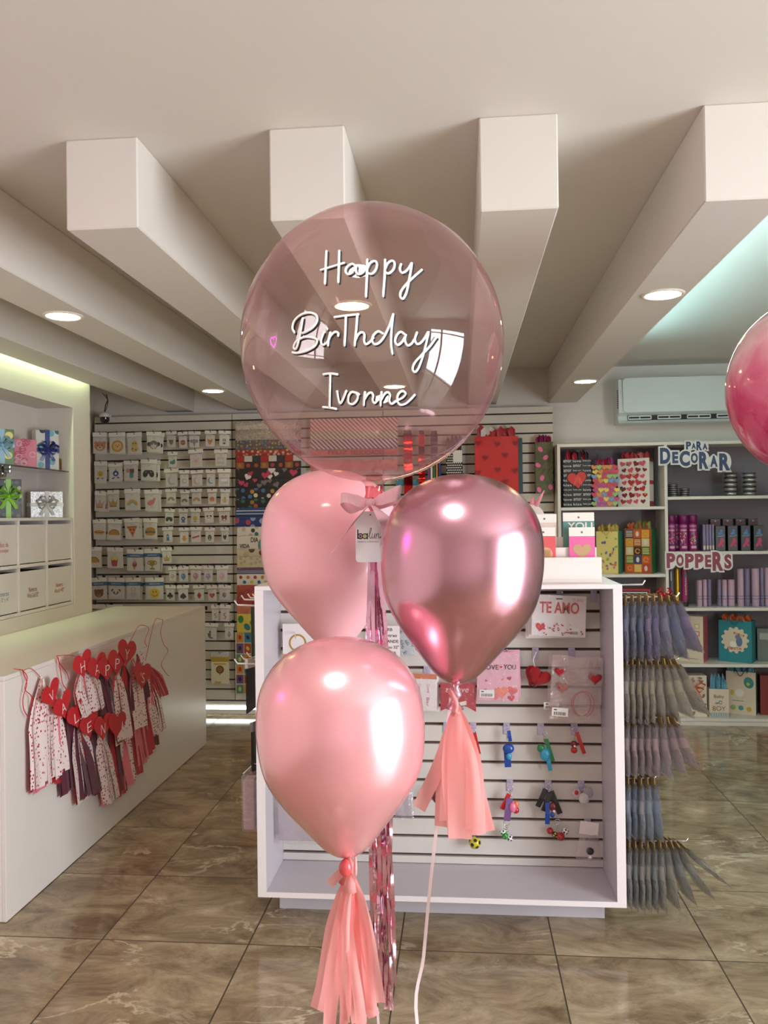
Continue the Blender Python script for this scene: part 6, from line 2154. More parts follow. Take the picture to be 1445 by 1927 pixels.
# gold ring pack on a long hook
t, w, h, body = flat_pack('gold_ring_pack', 'white pack with a golden ring beside the inner side panel', 'party pack', 532, 1174, 588, 1240, 3.35, card_te, 0)
m = MB()
F = facing((0, -.0002, 0))
m.add(*(lambda n: ([((.036 if k else .029) * math.cos(2 * math.pi * i / n), (.036 if k else .029) * math.sin(2 * math.pi * i / n) - .006, .0008) for k in (0, 1) for i in range(n)], [(i, (i + 1) % n, n + (i + 1) % n, n + i) for i in range(n)]))(32), mat('gold_ring', (196, 160, 70), rough=.3, metal=.6, noise=.06), F)
m.poly([(-w / 2, -h / 2), (w / 2, -h / 2), (w / 2, -h * .36), (-w / 2, -h * .36)], P((222, 140, 70)), F, .0006)
m.build('printed_face', t)
tp = thing('wire_peg', 'long white wire peg before the golden ring pack', 'peg', (t.location.x - .02, GS_Y, 1.085))
m = MB()
e1 = atY(557, 1203, 3.17) - tp.location
m.tube([(0, -.002, 0), (.004, -.05, 0), (e1.x, e1.y, e1.z), (e1.x + .004, e1.y - .004, e1.z + .008)], .0022, metal_white, 6)
m.build('wire', tp)
# clear bags low on the panel
for (x0, y0, x1, y1, lab, Yb) in ((517, 1470, 606, 1588, 'large clear bag of white paper low beside the inner side panel', 3.24), (742, 1440, 777, 1541, 'clear bag of grey paper beside the pearly balloon', 3.345)):
    a, b = atY(x0, y1, Yb), atY(x1, y0, Yb)
    w, h = b.x - a.x, b.z - a.z
    t = thing('clear_bag', lab, 'party pack', ((a.x + b.x) / 2, Yb, (a.z + b.z) / 2), 'clear bags on the display unit')
    m = MB()
    m.box((0, .006, -h * .02), (w * .86, .008, h * .86), mat('paper_grey_blue', (190, 192, 206), rough=.5, noise=.05, nscale=30), bev=.002)
    m.build('folded_paper', t)
    m = MB()
    m.grid(lambda u, v: ((u - .5) * w, -.010 * (1 - (2 * u - 1) ** 4) * (1 - (2 * v - 1) ** 4) + .003 * math.sin(12 * u + 7 * v), (v - .5) * h), 12, 12, bagfilm)
    m.build('clear_pouch', t)
    shelf_hook((x0 + x1) / 2, y0 + 2, 'wire hook carrying the ' + lab.split(' beside')[0].split(' low')[0], tab=False, length=.05 + GS_Y - Yb)

# ------------------------------------------------------------------ keychains
gold_w = mat('chain_gold', (196, 170, 110), rough=.25, metal=1.0, noise=.04)


def ring(m, c, r, mm=None, M=None, tilt=0.0, th=.0016):
    T = Matrix.Translation(c) @ Matrix.Rotation(tilt, 4, 'Z') @ Matrix.Rotation(math.pi / 2, 4, 'X')
    m.tube([T @ Vector((r * math.cos(2 * math.pi * i / 18), r * math.sin(2 * math.pi * i / 18), 0)) for i in range(18)], th, mm or metal_chrome, 6, closed=True)


KC = dict(red=(190, 26, 36), blue=(24, 70, 160), sky=(50, 150, 190), green=(30, 120, 70), black=(30, 28, 32), purple=(120, 84, 140), pink=(226, 120, 160), orange=(226, 120, 50), white=(236, 232, 232), yellow=(206, 190, 40), grey=(170, 166, 180), lime=(90, 190, 80), maroon=(110, 20, 34))


def plas(c):
    return mat('toy_' + c, KC[c], rough=.3, coat=.3, noise=.04)


def strap(t, x0, z0, x1, z1, w, c, y=-.006, text=None):
    m = MB()
    d = Vector((x1 - x0, 0, z1 - z0))
    sd = Vector((d.z, 0, -d.x)).normalized()
    mid = Vector(((x0 + x1) / 2, y - .004, (z0 + z1) / 2))
    for yy in (0, .003):
        m.ribbon([(x0, y + yy, z0), mid + Vector((0, yy, 0)), (x1, y + yy, z1)], w, plas(c), sd, smooth=False)
    m.build('strap', t)


def soccer(m, c, r, base, spot):
    m.ball(c, r, base, None, 16)
    for i in range(14):
        ph = math.acos(1 - 2 * (i + .5) / 14)
        th = i * 2.39996
        n = Vector((math.sin(ph) * math.cos(th), math.sin(ph) * math.sin(th), math.cos(ph)))
        u = n.orthogonal().normalized()
        v = n.cross(u)
        m.add([Vector(c) + n * r * .965 + (u * math.cos(q) + v * math.sin(q)) * r * .34 + n * r * .0 for q in (2 * math.pi * k / 5 for k in range(5))] + [Vector(c) + n * r * 1.03], [(k, (k + 1) % 5, 5) for k in range(5)], spot)


def keychain(px, py, label, build, Y=3.375, hook=None, gz=None):
    c = atY(px, py, Y)
    t = thing('keychain', label, 'keychain', c, 'keychains on the display unit')
    m = MB()
    ring(m, (0, 0, -.012), .011, metal_chrome)
    m.build('split_ring', t)
    m = MB()
    for i in range(3):
        ring(m, (.001 * (-1) ** i, -.001, -.026 - .008 * i), .005, gold_w if i % 2 else metal_chrome, tilt=1.2 * (i % 2), th=.0012)
    m.build('chain', t)
    build(t)
    return t


def part_ball(t, nm, c, r, mm, sq=(1, 1, 1)):
    m = MB()
    m.ball(c, r, mm, None, 18, sq)
    m.build(nm, t)


for px, py, lab in ((840, 1362, 'lilac ticket hook hidden behind the coral tassel top'), (890, 1362, 'lilac ticket hook of the red keychain behind the tassel'), (953, 1362, 'lilac ticket hook of the blue keychain'), (1017, 1362, 'lilac ticket hook of the green and blue keychain'), (1080, 1362, 'lilac ticket hook of the small red keychain'),
                    (959, 1468, 'lilac ticket hook of the red and purple keychain'), (1031, 1468, 'lilac ticket hook of the black strapped keychain'), (1093, 1468, 'lilac ticket hook of the fluffy keychain'), (1105, 1541, 'lilac ticket hook of the bagged charm')):
    shelf_hook(px, py, lab, length=.035)


def k_blue(t):
    strap(t, .004, -.008, .010, -.05, .014, 'blue')
    part_ball(t, 'round_charm', (.002, -.006, -.078), .020, plas('blue'), (1.15, .7, 1.0))
    part_ball(t, 'round_charm', (.004, -.008, -.108), .014, plas('sky'), (.8, .6, 1.1))
    strap(t, -.004, -.09, .0, -.155, .026, 'blue', .002)


def k_green(t):
    strap(t, .006, -.03, .032, -.118, .017, 'green')
    part_ball(t, 'round_charm', (-.014, -.006, -.066), .016, plas('green'), (1, .7, 1.05))
    part_ball(t, 'round_charm', (.002, -.008, -.09), .021, plas('sky'), (1, .7, 1.3))
    strap(t, .008, -.08, .022, -.155, .016, 'sky')


def k_red(t):
    strap(t, .006, -.02, .034, -.104, .015, 'red')
    part_ball(t, 'round_charm', (-.006, -.006, -.066), .014, plas('maroon'), (1, .7, .9))
    part_ball(t, 'round_charm', (-.006, -.006, -.09), .013, plas('red'), (1, .7, 1))
    part_ball(t, 'white_bead', (-.004, -.016, -.072), .005, plas('white'))


def k_redpurple(t):
    strap(t, -.006, -.035, -.034, -.096, .018, 'red')
    strap(t, -.004, -.05, -.016, -.14, .026, 'purple', -.012)
    part_ball(t, 'round_charm', (.008, -.014, -.085), .016, plas('pink'), (.9, .7, 1.3))
    part_ball(t, 'round_charm', (.022, -.010, -.075), .012, plas('orange'), (.8, .6, 1.3))
    part_ball(t, 'round_charm', (.02, -.006, -.098), .014, plas('red'), (1, .7, 1))


def k_black(t):
    strap(t, -.012, -.02, -.044, -.09, .020, 'black')
    strap(t, .004, -.03, -.022, -.105, .020, 'black', -.012)
    strap(t, .010, -.03, .044, -.118, .022, 'black', .0)
    strap(t, -.006, -.07, -.008, -.155, .018, 'blue', -.016)
    part_ball(t, 'round_charm', (.014, -.018, -.085), .014, plas('maroon'), (1, .7, 1.3))
    part_ball(t, 'white_bead', (.018, -.026, -.10), .006, plas('white'))
    part_ball(t, 'round_charm', (.012, -.014, -.118), .009, plas('blue'), (1, .7, 1.3))


fluff = mat('fluffy_white', (236, 228, 232), rough=1.0, sheen=1.0, noise=.08, nscale=120, bump=1.0, bscale=300)
fluffg = mat('fluffy_grey', (176, 168, 180), rough=1.0, sheen=1.0, noise=.08, nscale=120, bump=1.0, bscale=300)
fluffp = mat('fluffy_pink', (236, 190, 206), rough=1.0, sheen=1.0, noise=.08, nscale=120, bump=1.0, bscale=300)


def k_fluff(t):
    part_ball(t, 'pompom', (.004, -.018, -.050), .021, fluff)
    part_ball(t, 'pompom', (.024, .0, -.032), .020, fluffg)
    part_ball(t, 'pompom', (-.022, .0, -.036), .018, fluffp)
    part_ball(t, 'bead', (-.024, -.016, -.028), .008, plas('red'), (1, .8, 1.1))


def k_balls(cols):
    def f(t):
        for (x, z, r, b, s, y) in cols:
            m = MB()
            soccer(m, (x, y, z), r, plas(b), plas(s))
            m.build('ball_charm', t)
    return f


keychain(955, 1371, 'keychain with a royal blue strap and blue charm', k_blue)
keychain(1024, 1376, 'keychain with green and sky blue charms and straps', k_green)
keychain(1082, 1368, 'small keychain with a red strap and dark red charm', k_red)
keychain(960, 1477, 'keychain with red and purple straps and a pink charm', k_redpurple)
keychain(1032, 1475, 'keychain with three black straps and a blue loop', k_black)
keychain(1095, 1476, 'keychain with white, grey and pink fluffy pompoms', k_fluff)
keychain(953, 1543, 'keychain with green and black-and-white little balls', k_balls([(-.014, -.050, .014, 'white', 'green', .0), (-.006, -.060, .013, 'green', 'lime', -.012), (.012, -.068, .013, 'white', 'black', -.01)]), 3.382)
keychain(1049, 1541, 'keychain with red, yellow and white little balls', k_balls([(-.030, -.048, .013, 'red', 'maroon', 0), (-.012, -.060, .012, 'black', 'yellow', -.006), (.010, -.066, .016, 'red', 'maroon', -.01), (.030, -.048, .013, 'white', 'black', 0)]), 3.382)
keychain(893, 1550, 'keychain with a yellow and black ball under the coral tassel', k_balls([(0, -.074, .024, 'yellow', 'black', -.004)]), 3.372)
keychain(890, 1369, 'keychain with a red strap half hidden by the coral tassel', lambda t: (strap(t, .004, -.02, .022, -.105, .016, 'red'), part_ball(t, 'round_charm', (.0, -.008, -.06), .014, plas('red'))))
keychain(822, 1470, 'keychain with a dark red charm beside the coral tassel', lambda t: (part_ball(t, 'round_charm', (-.002, -.008, -.058), .020, plas('maroon'), (.9, .7, 1.4)), part_ball(t, 'white_bead', (.010, -.018, -.066), .007, plas('white'))))
# bagged charm
c = atY(1110, 1546, 3.36)
t = thing('bagged_charm', 'clear bag with a white card and a little black charm', 'keychain', c, None, (0, math.radians(3), 0))
m = MB()
m.box((0, .002, -.028), (.074, .003, .052), card_te, (Matrix.Rotation(math.radians(4), 4, 'Y')), bev=.001)
m.build('header_card', t)
m = MB()
m.grid(lambda u, v: ((u - .5) * (.07 + .03 * (1 - v)), -.010 * math.sin(math.pi * u) - .003 * math.sin(14 * u + 6 * v), -.05 - .10 * (1 - v)), 10, 10, bagfilm)
m.build('clear_pouch', t)
m = MB()
m.ball((.004, -.004, -.115), .016, plas('black'), None, 16, (1, .8, .9))
m.ball((.004, -.006, -.136), .010, plas('white'), None, 12, (1, .8, .9))
m.build('charm', t)

# ------------------------------------------------------------------ card riser on top
riser_w = mat('riser_acrylic', (240, 232, 230), rough=.3, coat=.2, noise=.01)
t = thing('card_riser', 'white stepped card stand on top of the display unit', 'display stand', (.36, 3.26, GZ1 + .0005))
rx0, rx1 = .24 - .36, atY(1132.5, 1090, 3.19).x - .36
for nm, y0, y1, h in (('front_step', -.07, -.045, .096), ('middle_step', -.029, 0.0, .132), ('back_step', .016, .06, .170)):
    m = MB()
    k = 0 if nm == 'front_step' else .012
    m.box(((rx0 + rx1 - k) / 2, (y0 + y1) / 2, h / 2), (rx1 - k - rx0, y1 - y0, h), riser_w, bev=.001)
    m.build(nm, t)
m = MB()
m.box(((rx0 + rx1) / 2, -.0705, .007), (rx1 - rx0, .004, .014), riser_w, bev=.001)
m.build('base_lip', t)


def gift_card(label, x0, x1, ytop, ybot, Y, colour, prints, tilt=math.radians(-2.5)):
    a, b = atY(x0, ybot, Y), atY(x1, ytop, Y)
    w, h = b.x - a.x, b.z - a.z
    t = thing('greeting_card_pack', label, 'greeting card', ((a.x + b.x) / 2, Y, a.z - .03), 'card packs on the riser', (tilt, 0, 0))
    h += .03
    hd = .034
    m = MB()
    m.box((0, 0, (h - hd) / 2), (w, .006, h - hd), mat('card_%d_%d_%d' % colour, colour, rough=.45, noise=.03), bev=.001)
    m.build('card', t)
    m = MB()
    m.box((0, -.001, h - hd / 2), (w, .006, hd), header_white, bev=.001)
    m.poly(ell(0, h - hd * .55, .004, .004), P((120, 110, 110)), facing((0, -.0044, 0)))
    m.build('header_flap', t)
    m = MB()
    draw(m, prints(w, h), facing((0, -.0034, 0)), 1.0)
    m.build('printed_face', t)


gift_card('pink card pack with a golden heart on the stepped stand', 1071, 1119, 992, 1045, 3.2195, (236, 110, 170), lambda w, h: [('h', 0, .042, .034, (196, 160, 120), 0), ('r', -w * .4, .0, w * .4, .012, (236, 150, 190))])
gift_card('coral card pack with a golden circle beside the chrome balloon', 1000, 1045, 992, 1045, 3.2195, (226, 96, 100), lambda w, h: [('c', .008, .034, .026, (214, 170, 130))] + [('r', -.012 + .004 * i, .012, -.0105 + .004 * i, .05, (190, 140, 100)) for i in range(10)])
gift_card('teal card pack lettered YOU behind the pink card pack', 1060, 1118, 964, 1028, 3.2645, (96, 150, 140), lambda w, h: [('t', 'YOU', -w * .36, h - .066, w * .44, h - .038, (232, 226, 220), .02)])
gift_card('white card pack with red flowers behind the coral card pack', 1002, 1047, 967, 1028, 3.2645, (226, 206, 200), lambda w, h: [('e', RND.uniform(-.4, .4) * w, RND.uniform(.045, .085), .008, .006, RND.uniform(0, 90), RND.choice([(206, 90, 80), (226, 140, 120), (110, 140, 130)])) for _ in range(12)])
# unicorn plush
c = atY(1000, 962, 3.42)
t = thing('unicorn_plush', 'white unicorn plush toy peeking over the card stand', 'plush toy', (c.x, 3.48, GZ1 + .0005))
plush = mat('plush_white', (232, 222, 220), rough=.95, sheen=.8, noise=.05, nscale=100, bump=.5, bscale=250)
plush_p = mat('plush_pink', (226, 140, 160), rough=.95, sheen=.8, noise=.06, nscale=100)
m = MB()
m.ball((0, .02, .10), .085, plush, None, 20, (1, .8, 1.15))
m.ball((0, 0, .235), .062, plush, None, 20, (1, .95, 1.1))
m.ball((.045, -.035, .205), .036, plush, None, 16, (1.2, 1, .85))
m.build('plush_body', t)
m = MB()
hn = atY(1024, 923, 3.44) - Vector((c.x, 3.48, GZ1))
m.tube([(.018, -.01, .285), Vector((.018, -.01, .285)).lerp(hn, .5), hn], [.011, .007, .0015], plush_p, 10)
m.build('horn', t)
for x in (-.022, .006):
    m = MB()
    m.lathe([(.0, 0), (.014, .012), (.011, .03), (0, .05)], plush_p if x > 0 else plush, 12, Matrix.Translation((x, -.005, .285)) @ Matrix.Rotation(-.25 if x < 0 else .15, 4, 'Y'))
    m.build('ear', t)
m = MB()
m.ball((.038, -.062, .222), .006, P((30, 28, 30), .2), None, 10)
m.build('eye', t)
m = MB()
for i in range(5):
    m.ball((-.04 + .006 * i, .03, .29 - .035 * i), .022, P((206, 150, 190), .9) if i % 2 else P((60, 90, 140), .9), None, 10)
m.build('mane', t)

# ------------------------------------------------------------------ bagged packs on the side of the display unit
pk_film = clear_film('side_pack_film', gloss=.22, rough=.12, wrinkle=1.0, bscale=45, body=.10, bodycol=(236, 236, 238))
ROWS = [  # peg px height on the side panel, colours, count, reach, pack height
    (1130, [(150, 152, 178), (170, 170, 188), (140, 148, 176), (176, 160, 192)], 8, .20, .215, 'grey-blue', 'top'),
    (1250, [(190, 182, 168), (204, 196, 182), (180, 174, 164)], 9, .20, .215, 'grey-brown', 'second'),
    (1360, [(190, 172, 174), (206, 188, 190), (186, 170, 172)], 8, .19, .195, 'pinkish grey', 'third'),
    (1474, [(176, 186, 198), (156, 168, 186), (188, 194, 200)], 5, .11, .205, 'steel blue', 'fourth'),
    (1590, [(182, 180, 174), (170, 176, 182), (198, 194, 186)], 10, .22, .225, 'muddy grey', 'lowest')]
ORDW = ['first', 'second', 'third', 'fourth', 'fifth', 'sixth', 'seventh', 'eighth', 'ninth', 'tenth']


def side_pack_parts(w, h, th, colr, lower):
    m = MB()
    body = mat('side_pack_%d_%d_%d' % colr, colr, rough=.55, noise=.18, nscale=50)

    def side(sg):
        def f(u, v):
            e = (1 - abs(2 * u - 1) ** 2.5) * (math.sin(math.pi * min(1, v * 1.04)) ** .7)
            return (sg * th / 2 * e + .003 * math.sin(8 * v), (u - .5) * w * (.72 + .28 * math.sin(math.pi * min(1, .15 + v * .8))), -h + v * h)
        return f
    m.grid(side(1), 8, 12, body)
    m.grid(side(-1), 8, 12, body)
    if lower:
        m.grid(lambda u, v: (th / 2 * 1.03 * (1 - abs(2 * u - 1) ** 2.5) * (math.sin(math.pi * (.25 + v * .25)) ** .7), (u - .5) * w * .9, -h * .78 + v * h * .22), 6, 4, P(lower))
    f = MB()
    f.grid(lambda u, v: ((th / 2 + .0015) * (1 - abs(2 * u - 1) ** 2) * math.sin(math.pi * v) ** .6 + .002 * math.sin(20 * v + 8 * u), (u - .5) * w * 1.06, -h * 1.02 + v * h * 1.02), 8, 12, pk_film)
    f.grid(lambda u, v: (-(th / 2 + .0015) * (1 - abs(2 * u - 1) ** 2) * math.sin(math.pi * v) ** .6 + .002 * math.sin(20 * v + 8 * u), (u - .5) * w * 1.06, -h * 1.02 + v * h * 1.02), 8, 12, pk_film)
    g = MB()
    g.box((0, 0, .002), (.004, w * .55, .042), mat('kraft_tab', (140, 112, 66), rough=.6, noise=.08), bev=.001)
    return m, f, g


LOWC = {0: (206, 214, 226), 1: None, 2: (110, 40, 60), 3: (50, 84, 120), 4: (60, 80, 104)}
for r, (py, cols, n, reach, hgt, cname, rname) in enumerate(ROWS):
    z = atX(1174, py, GX1).z
    yb = GY0 + .075
    pg = thing('side_peg', 'long wire peg on the display unit side, %s of five' % rname, 'peg', (GX1, yb, z), 'side pegs of the display unit')
    m = MB()
    m.tube([(.001, 0, 0), (reach + .012, 0, .004), (reach + .022, 0, .018)], .0032, metal_white if r == 0 else metal_chrome, 8)
    m.build('wire', pg)
    m = MB()
    m.box((.003, 0, 0), (.005, .05, .05), metal_chrome, bev=.001)
    m.build('peg_plate', pg)
    for i in range(n):
        q = i / max(1, n - 1)
        x = GX1 + .018 + q * (reach - .022)
        lab = '%s bagged pack, %s from the side panel on the %s peg' % (cname, ORDW[i], rname)
        splay = .02 - .03 * q - (max(0, q - .5) ** 1.5) * ((1.2, 1.5, 1.2, .2, 2.3)[r])
        t = thing('bagged_pack', lab, 'bagged pack', (x, yb + RND.uniform(-.004, .004), z - .010), 'bagged packs on the display unit side', (0, splay, math.radians(6.5 + 13 * q * q)))
        w_, h_, th_ = .120 * RND.uniform(.95, 1.05), hgt * RND.uniform(.97, 1.03), .0150
        a, f, g = side_pack_parts(w_, h_, th_, cols[i % len(cols)], LOWC[r] if i % 2 else None)
        a.build('folded_contents', t)
        f.build('clear_pouch', t)
        g.build('kraft_tab', t)
pg = thing('side_peg', 'empty white wire peg above the bagged packs', 'peg', (GX1, 3.25, atX(1174, 1108, GX1).z), 'side pegs of the display unit')
m = MB()
m.tube([(.001, 0, 0), (.09, -.05, .006), (.098, -.055, .022)], .003, metal_white, 8)
m.build('wire', pg)
# red satin scraps on the top peg
t = thing('red_bow_pack', 'red ribbon bow pack at the end of the top side peg', 'bagged pack', (GX1 + .165, GY0 + .07, atX(1174, 1130, GX1).z + .012))
m = MB()
bow_mesh(m, mat('satin_red', (190, 30, 34), rough=.35, noise=.06), .03, facing((0, 0, 0)))
m.build('ribbon_bow', t)

# ------------------------------------------------------------------ goods on the other side of the display unit
def left_peg(tx, ty, y, lab):
    e = atY(tx, ty, y)
    ln = GX0 - e.x
    t = thing('side_peg', lab, 'peg', (GX0, y, e.z - .012), 'white pegs on the far side of the display unit')
    m = MB()
    m.tube([(-.001, 0, 0), (-ln + .012, 0, .003), (-ln, 0, .020)], .0032, metal_white, 8)
    m.build('wire', t)
    return e.z


for tx, ty, y, lab in ((441, 1134, 3.17, 'front white wire peg of the upper group on the unclad side'), (454, 1124, 3.28, 'second white wire peg of the upper group'), (466, 1121, 3.40, 'third white wire peg of the upper group'), (475, 1121, 3.52, 'last white wire peg of the upper group'),
                       (441, 1244, 3.17, 'front white wire peg above the black folded bag'), (453, 1236, 3.28, 'second white wire peg above the black folded bag'), (464, 1231, 3.40, 'last white wire peg above the black folded bag')):
    left_peg(tx, ty, y, lab)
bag_k = mat('bag_black', (28, 26, 28))


def side_bag(label, x0, x1, yt, yb0, yb1, Y, mm, header=None, dep=.13):
    """flat folded bag, seen nearly edge-on, hanging from the far side pegs"""
    a, b = atY(x0, yt, Y), atY(x1, yt, Y + dep)
    za, zb = atY(x0, yb0, Y).z, atY(x1, yb1, Y + dep).z
    t = thing('folded_bag', label, 'folded bag', ((a.x + b.x) / 2, Y + dep / 2, a.z))
    xx = (a.x + b.x) / 2
    A_ = lambda p, z: (p.x - xx, p.y - Y - dep / 2, z - a.z)
    m = MB()
    vs = [A_(a, a.z), A_(b, b.z), A_(b, zb), A_(a, za)]
    vs2 = [(x + .006, y + .002, z) for x, y, z in vs]
    m.add(vs + vs2, [(0, 3, 2, 1), (4, 5, 6, 7), (0, 4, 7, 3), (1, 2, 6, 5), (0, 1, 5, 4), (3, 7, 6, 2)], mm)
    m.build('bag_body', t)
    if header:
        m = MB()
        up = .036
        v = [(vs[0][0] - .003, vs[0][1] - .002, vs[0][2] + .004), (vs[1][0] - .003, vs[1][1] - .002, vs[1][2] + .014), (vs[1][0] - .003, vs[1][1] - .002, vs[1][2] + .014 - up), (vs[0][0] - .003, vs[0][1] - .002, vs[0][2] + .004 - up)]
        m.add(v + [(x + .011, y + .004, z) for x, y, z in v], [(0, 3, 2, 1), (4, 5, 6, 7), (0, 4, 7, 3), (1, 2, 6, 5), (0, 1, 5, 4)], header)
        m.build('header_card', t)
    return t


side_bag('long black folded bag with a white header beside the display unit', 462, 482, 1243, 1343, 1328, 3.20, bag_k, header_white)
side_bag('narrow dark green folded bag above the black one', 472, 482, 1142, 1236, 1232, 3.26, mat('bag_darkgreen', (22, 70, 44), rough=.4, noise=.06))
side_bag('second black folded bag low beside the display unit', 472, 485, 1362, 1452, 1448, 3.20, bag_k, mat('tab_grey', (150, 140, 140), rough=.4, noise=.05))
# pink and blue boxed pack low on the side
p0, p1 = atY(447, 1560, 3.2), atY(481, 1450, 3.2)
z_ = (p0.z + p1.z) / 2
t = thing('pastel_pack', 'pale pink and blue clear pack hanging low beside the display unit', 'bagged pack', (GX0 - .036, 3.22, p1.z))
hh_ = p1.z - p0.z
m = MB()
m.box((-.010, .025, -hh_ * .55), (.045, .14, hh_ * .85), mat('pack_pastel_pink', (206, 160, 170), rough=.6, noise=.12, nscale=50), bev=.004)
m.build('folded_contents', t)
m = MB()
m.box((.021, .025, -hh_ * .55), (.012, .135, hh_ * .83), mat('pack_pastel_blue', (150, 166, 190), rough=.6, noise=.12, nscale=50), bev=.004)
m.build('folded_contents', t)
m = MB()
m.box((-.002, .025, -hh_ * .52), (.070, .155, hh_ * .96), pk_film, bev=.004)
m.build('clear_pouch', t)
m = MB()
m.tube([(-.03, -.05, -.004), (.0, 0, .02), (.034, .0, .02)], .0022, metal_white, 6)
m.build('hang_wire', t)

# ================================================================== BALLOON BOUQUET
def lathe_profile(pts, n=6):
    return [(p.x, p.y) for p in smooth_path([(a, b, 0) for a, b in pts], n)]


LATEX = [(0, 1.088), (.30, 1.045), (.58, .925), (.80, .735), (.945, .47), (1.0, .13), (.992, -.19), (.925, -.52), (.762, -.805), (.525, -1.107), (.30, -1.375), (.175, -1.475), (.07, -1.518)]


def latex_balloon(label, px, py, halfw, Y, mm, knot_m, lean=(0, 0), name='latex_balloon'):
    """teardrop balloon; (px, py) is the middle of its widest ring and HALFW its half width, in the photograph"""
    c = atY(px, py, Y)
    R_ = halfw * Y / CAM_F
    t = thing(name, label, 'balloon', c, 'latex balloons of the bouquet', (lean[1], lean[0], 0))
    m = MB()
    m.lathe([(r * R_, z * R_) for r, z in lathe_profile(LATEX)][::-1], mm, 64)
    m.build('balloon_skin', t)
    m = MB()
    zk = -1.52 * R_
    m.lathe([(.012, zk + .012), (.0075, zk), (.005, zk - .007), (.011, zk - .014), (.012, zk - .020), (.006, zk - .026), (.008, zk - .034), (.016, zk - .042), (.013, zk - .043), (.004, zk - .032)], knot_m, 16)
    m.build('knot', t)
    return t, c, R_


def balloon_mat(name, rgb, rough, metal, coat=.0, coat_rough=.05, spec=.5, sss=.0, trans=0.0):
    m = mat(name, rgb, rough=rough, metal=metal, coat=coat, coat_rough=coat_rough, spec=spec, sss=sss, noise=.015, nscale=6)
    return m


skin_pink = balloon_mat('latex_matte_pink', (254, 186, 198), .42, .0, coat=.55, coat_rough=.10)
skin_pearl = balloon_mat('latex_pearl_pink', (250, 176, 185), .27, .5, coat=.8, coat_rough=.13)
skin_chrome = balloon_mat('latex_chrome_mauve', (216, 160, 178), .23, 1.0, coat=.08, coat_rough=.05)
knot_coral = mat('latex_knot_coral', (226, 84, 90), rough=.35, coat=.4, noise=.06, nscale=80)
knot_chrome = mat('latex_knot_mauve', (220, 160, 178), rough=.2, metal=.8, noise=.06, nscale=80)

latex_balloon('matte pink balloon under the clear one, half behind the paper tag', 622, 1024, 131, 1.71, skin_pink, knot_coral, (math.radians(-2), 0))
latex_balloon('shiny chrome mauve balloon with a coral tassel', 869, 1056, 151, 1.42, skin_chrome, knot_chrome, (math.radians(3.6), 0))
latex_balloon('pearly pink balloon, lowest of the bouquet, with a long coral tassel', 641, 1370, 159, 1.36, skin_pearl, knot_coral, (math.radians(-2.2), 0))


def bubble_material(name, tint_c, tint_e, gloss=1.0, haze=.05, hazec=(240, 170, 180)):
    m = bpy.data.materials.new(name)
    m.use_nodes = True
    nt = m.node_tree
    N, L = nt.nodes, nt.links
    N.remove(N['Principled BSDF'])
    out = N['Material Output']
    lw = N.new('ShaderNodeLayerWeight')
    lw.inputs[0].default_value = .35
    mix = N.new('ShaderNodeMix')
    mix.data_type = 'RGBA'
    L.new(lw.outputs['Facing'], mix.inputs['Factor'])
    mix.inputs[6].default_value = lin(tint_c)
    mix.inputs[7].default_value = lin(tint_e)
    tr = N.new('ShaderNodeBsdfTransparent')
    L.new(mix.outputs[2], tr.inputs[0])
    df = N.new('ShaderNodeBsdfTranslucent')
    df.inputs[0].default_value = lin(hazec)
    df2 = N.new('ShaderNodeBsdfDiffuse')
    df2.inputs[0].default_value = lin(hazec)
    mh = N.new('ShaderNodeMixShader')
    L.new(df.outputs[0], mh.inputs[1])
    L.new(df2.outputs[0], mh.inputs[2])
    m1 = N.new('ShaderNodeMixShader')
    hz = N.new('ShaderNodeMath')
    hz.operation = 'MULTIPLY_ADD'
    hz.inputs[1].default_value = .22
    hz.inputs[2].default_value = haze
    pw = N.new('ShaderNodeMath')
    pw.operation = 'POWER'
    pw.inputs[1].default_value = 2.0
    L.new(lw.outputs['Facing'], pw.inputs[0])
    L.new(pw.outputs[0], hz.inputs[0])
    L.new(hz.outputs[0], m1.inputs[0])
    L.new(tr.outputs[0], m1.inputs[1])
    L.new(mh.outputs[0], m1.inputs[2])
    gl = N.new('ShaderNodeBsdfGlossy')
    gl.inputs['Roughness'].default_value = .015
    fr = N.new('ShaderNodeLayerWeight')
    fr.inputs[0].default_value = 0.5
    pf = N.new('ShaderNodeMath')
    pf.operation = 'POWER'
    pf.inputs[1].default_value = 5.0
    L.new(fr.outputs['Facing'], pf.inputs[0])
    sc_ = N.new('ShaderNodeMath')
    sc_.operation = 'MULTIPLY_ADD'
    sc_.inputs[1].default_value = 0.80
    sc_.inputs[2].default_value = 0.05 * gloss
    sc_.use_clamp = True
    L.new(pf.outputs[0], sc_.inputs[0])
    m2 = N.new('ShaderNodeMixShader')
    L.new(sc_.outputs[0], m2.inputs[0])
    L.new(m1.outputs[0], m2.inputs[1])
    L.new(gl.outputs[0], m2.inputs[2])
    L.new(m2.outputs[0], out.inputs[0])
    return m


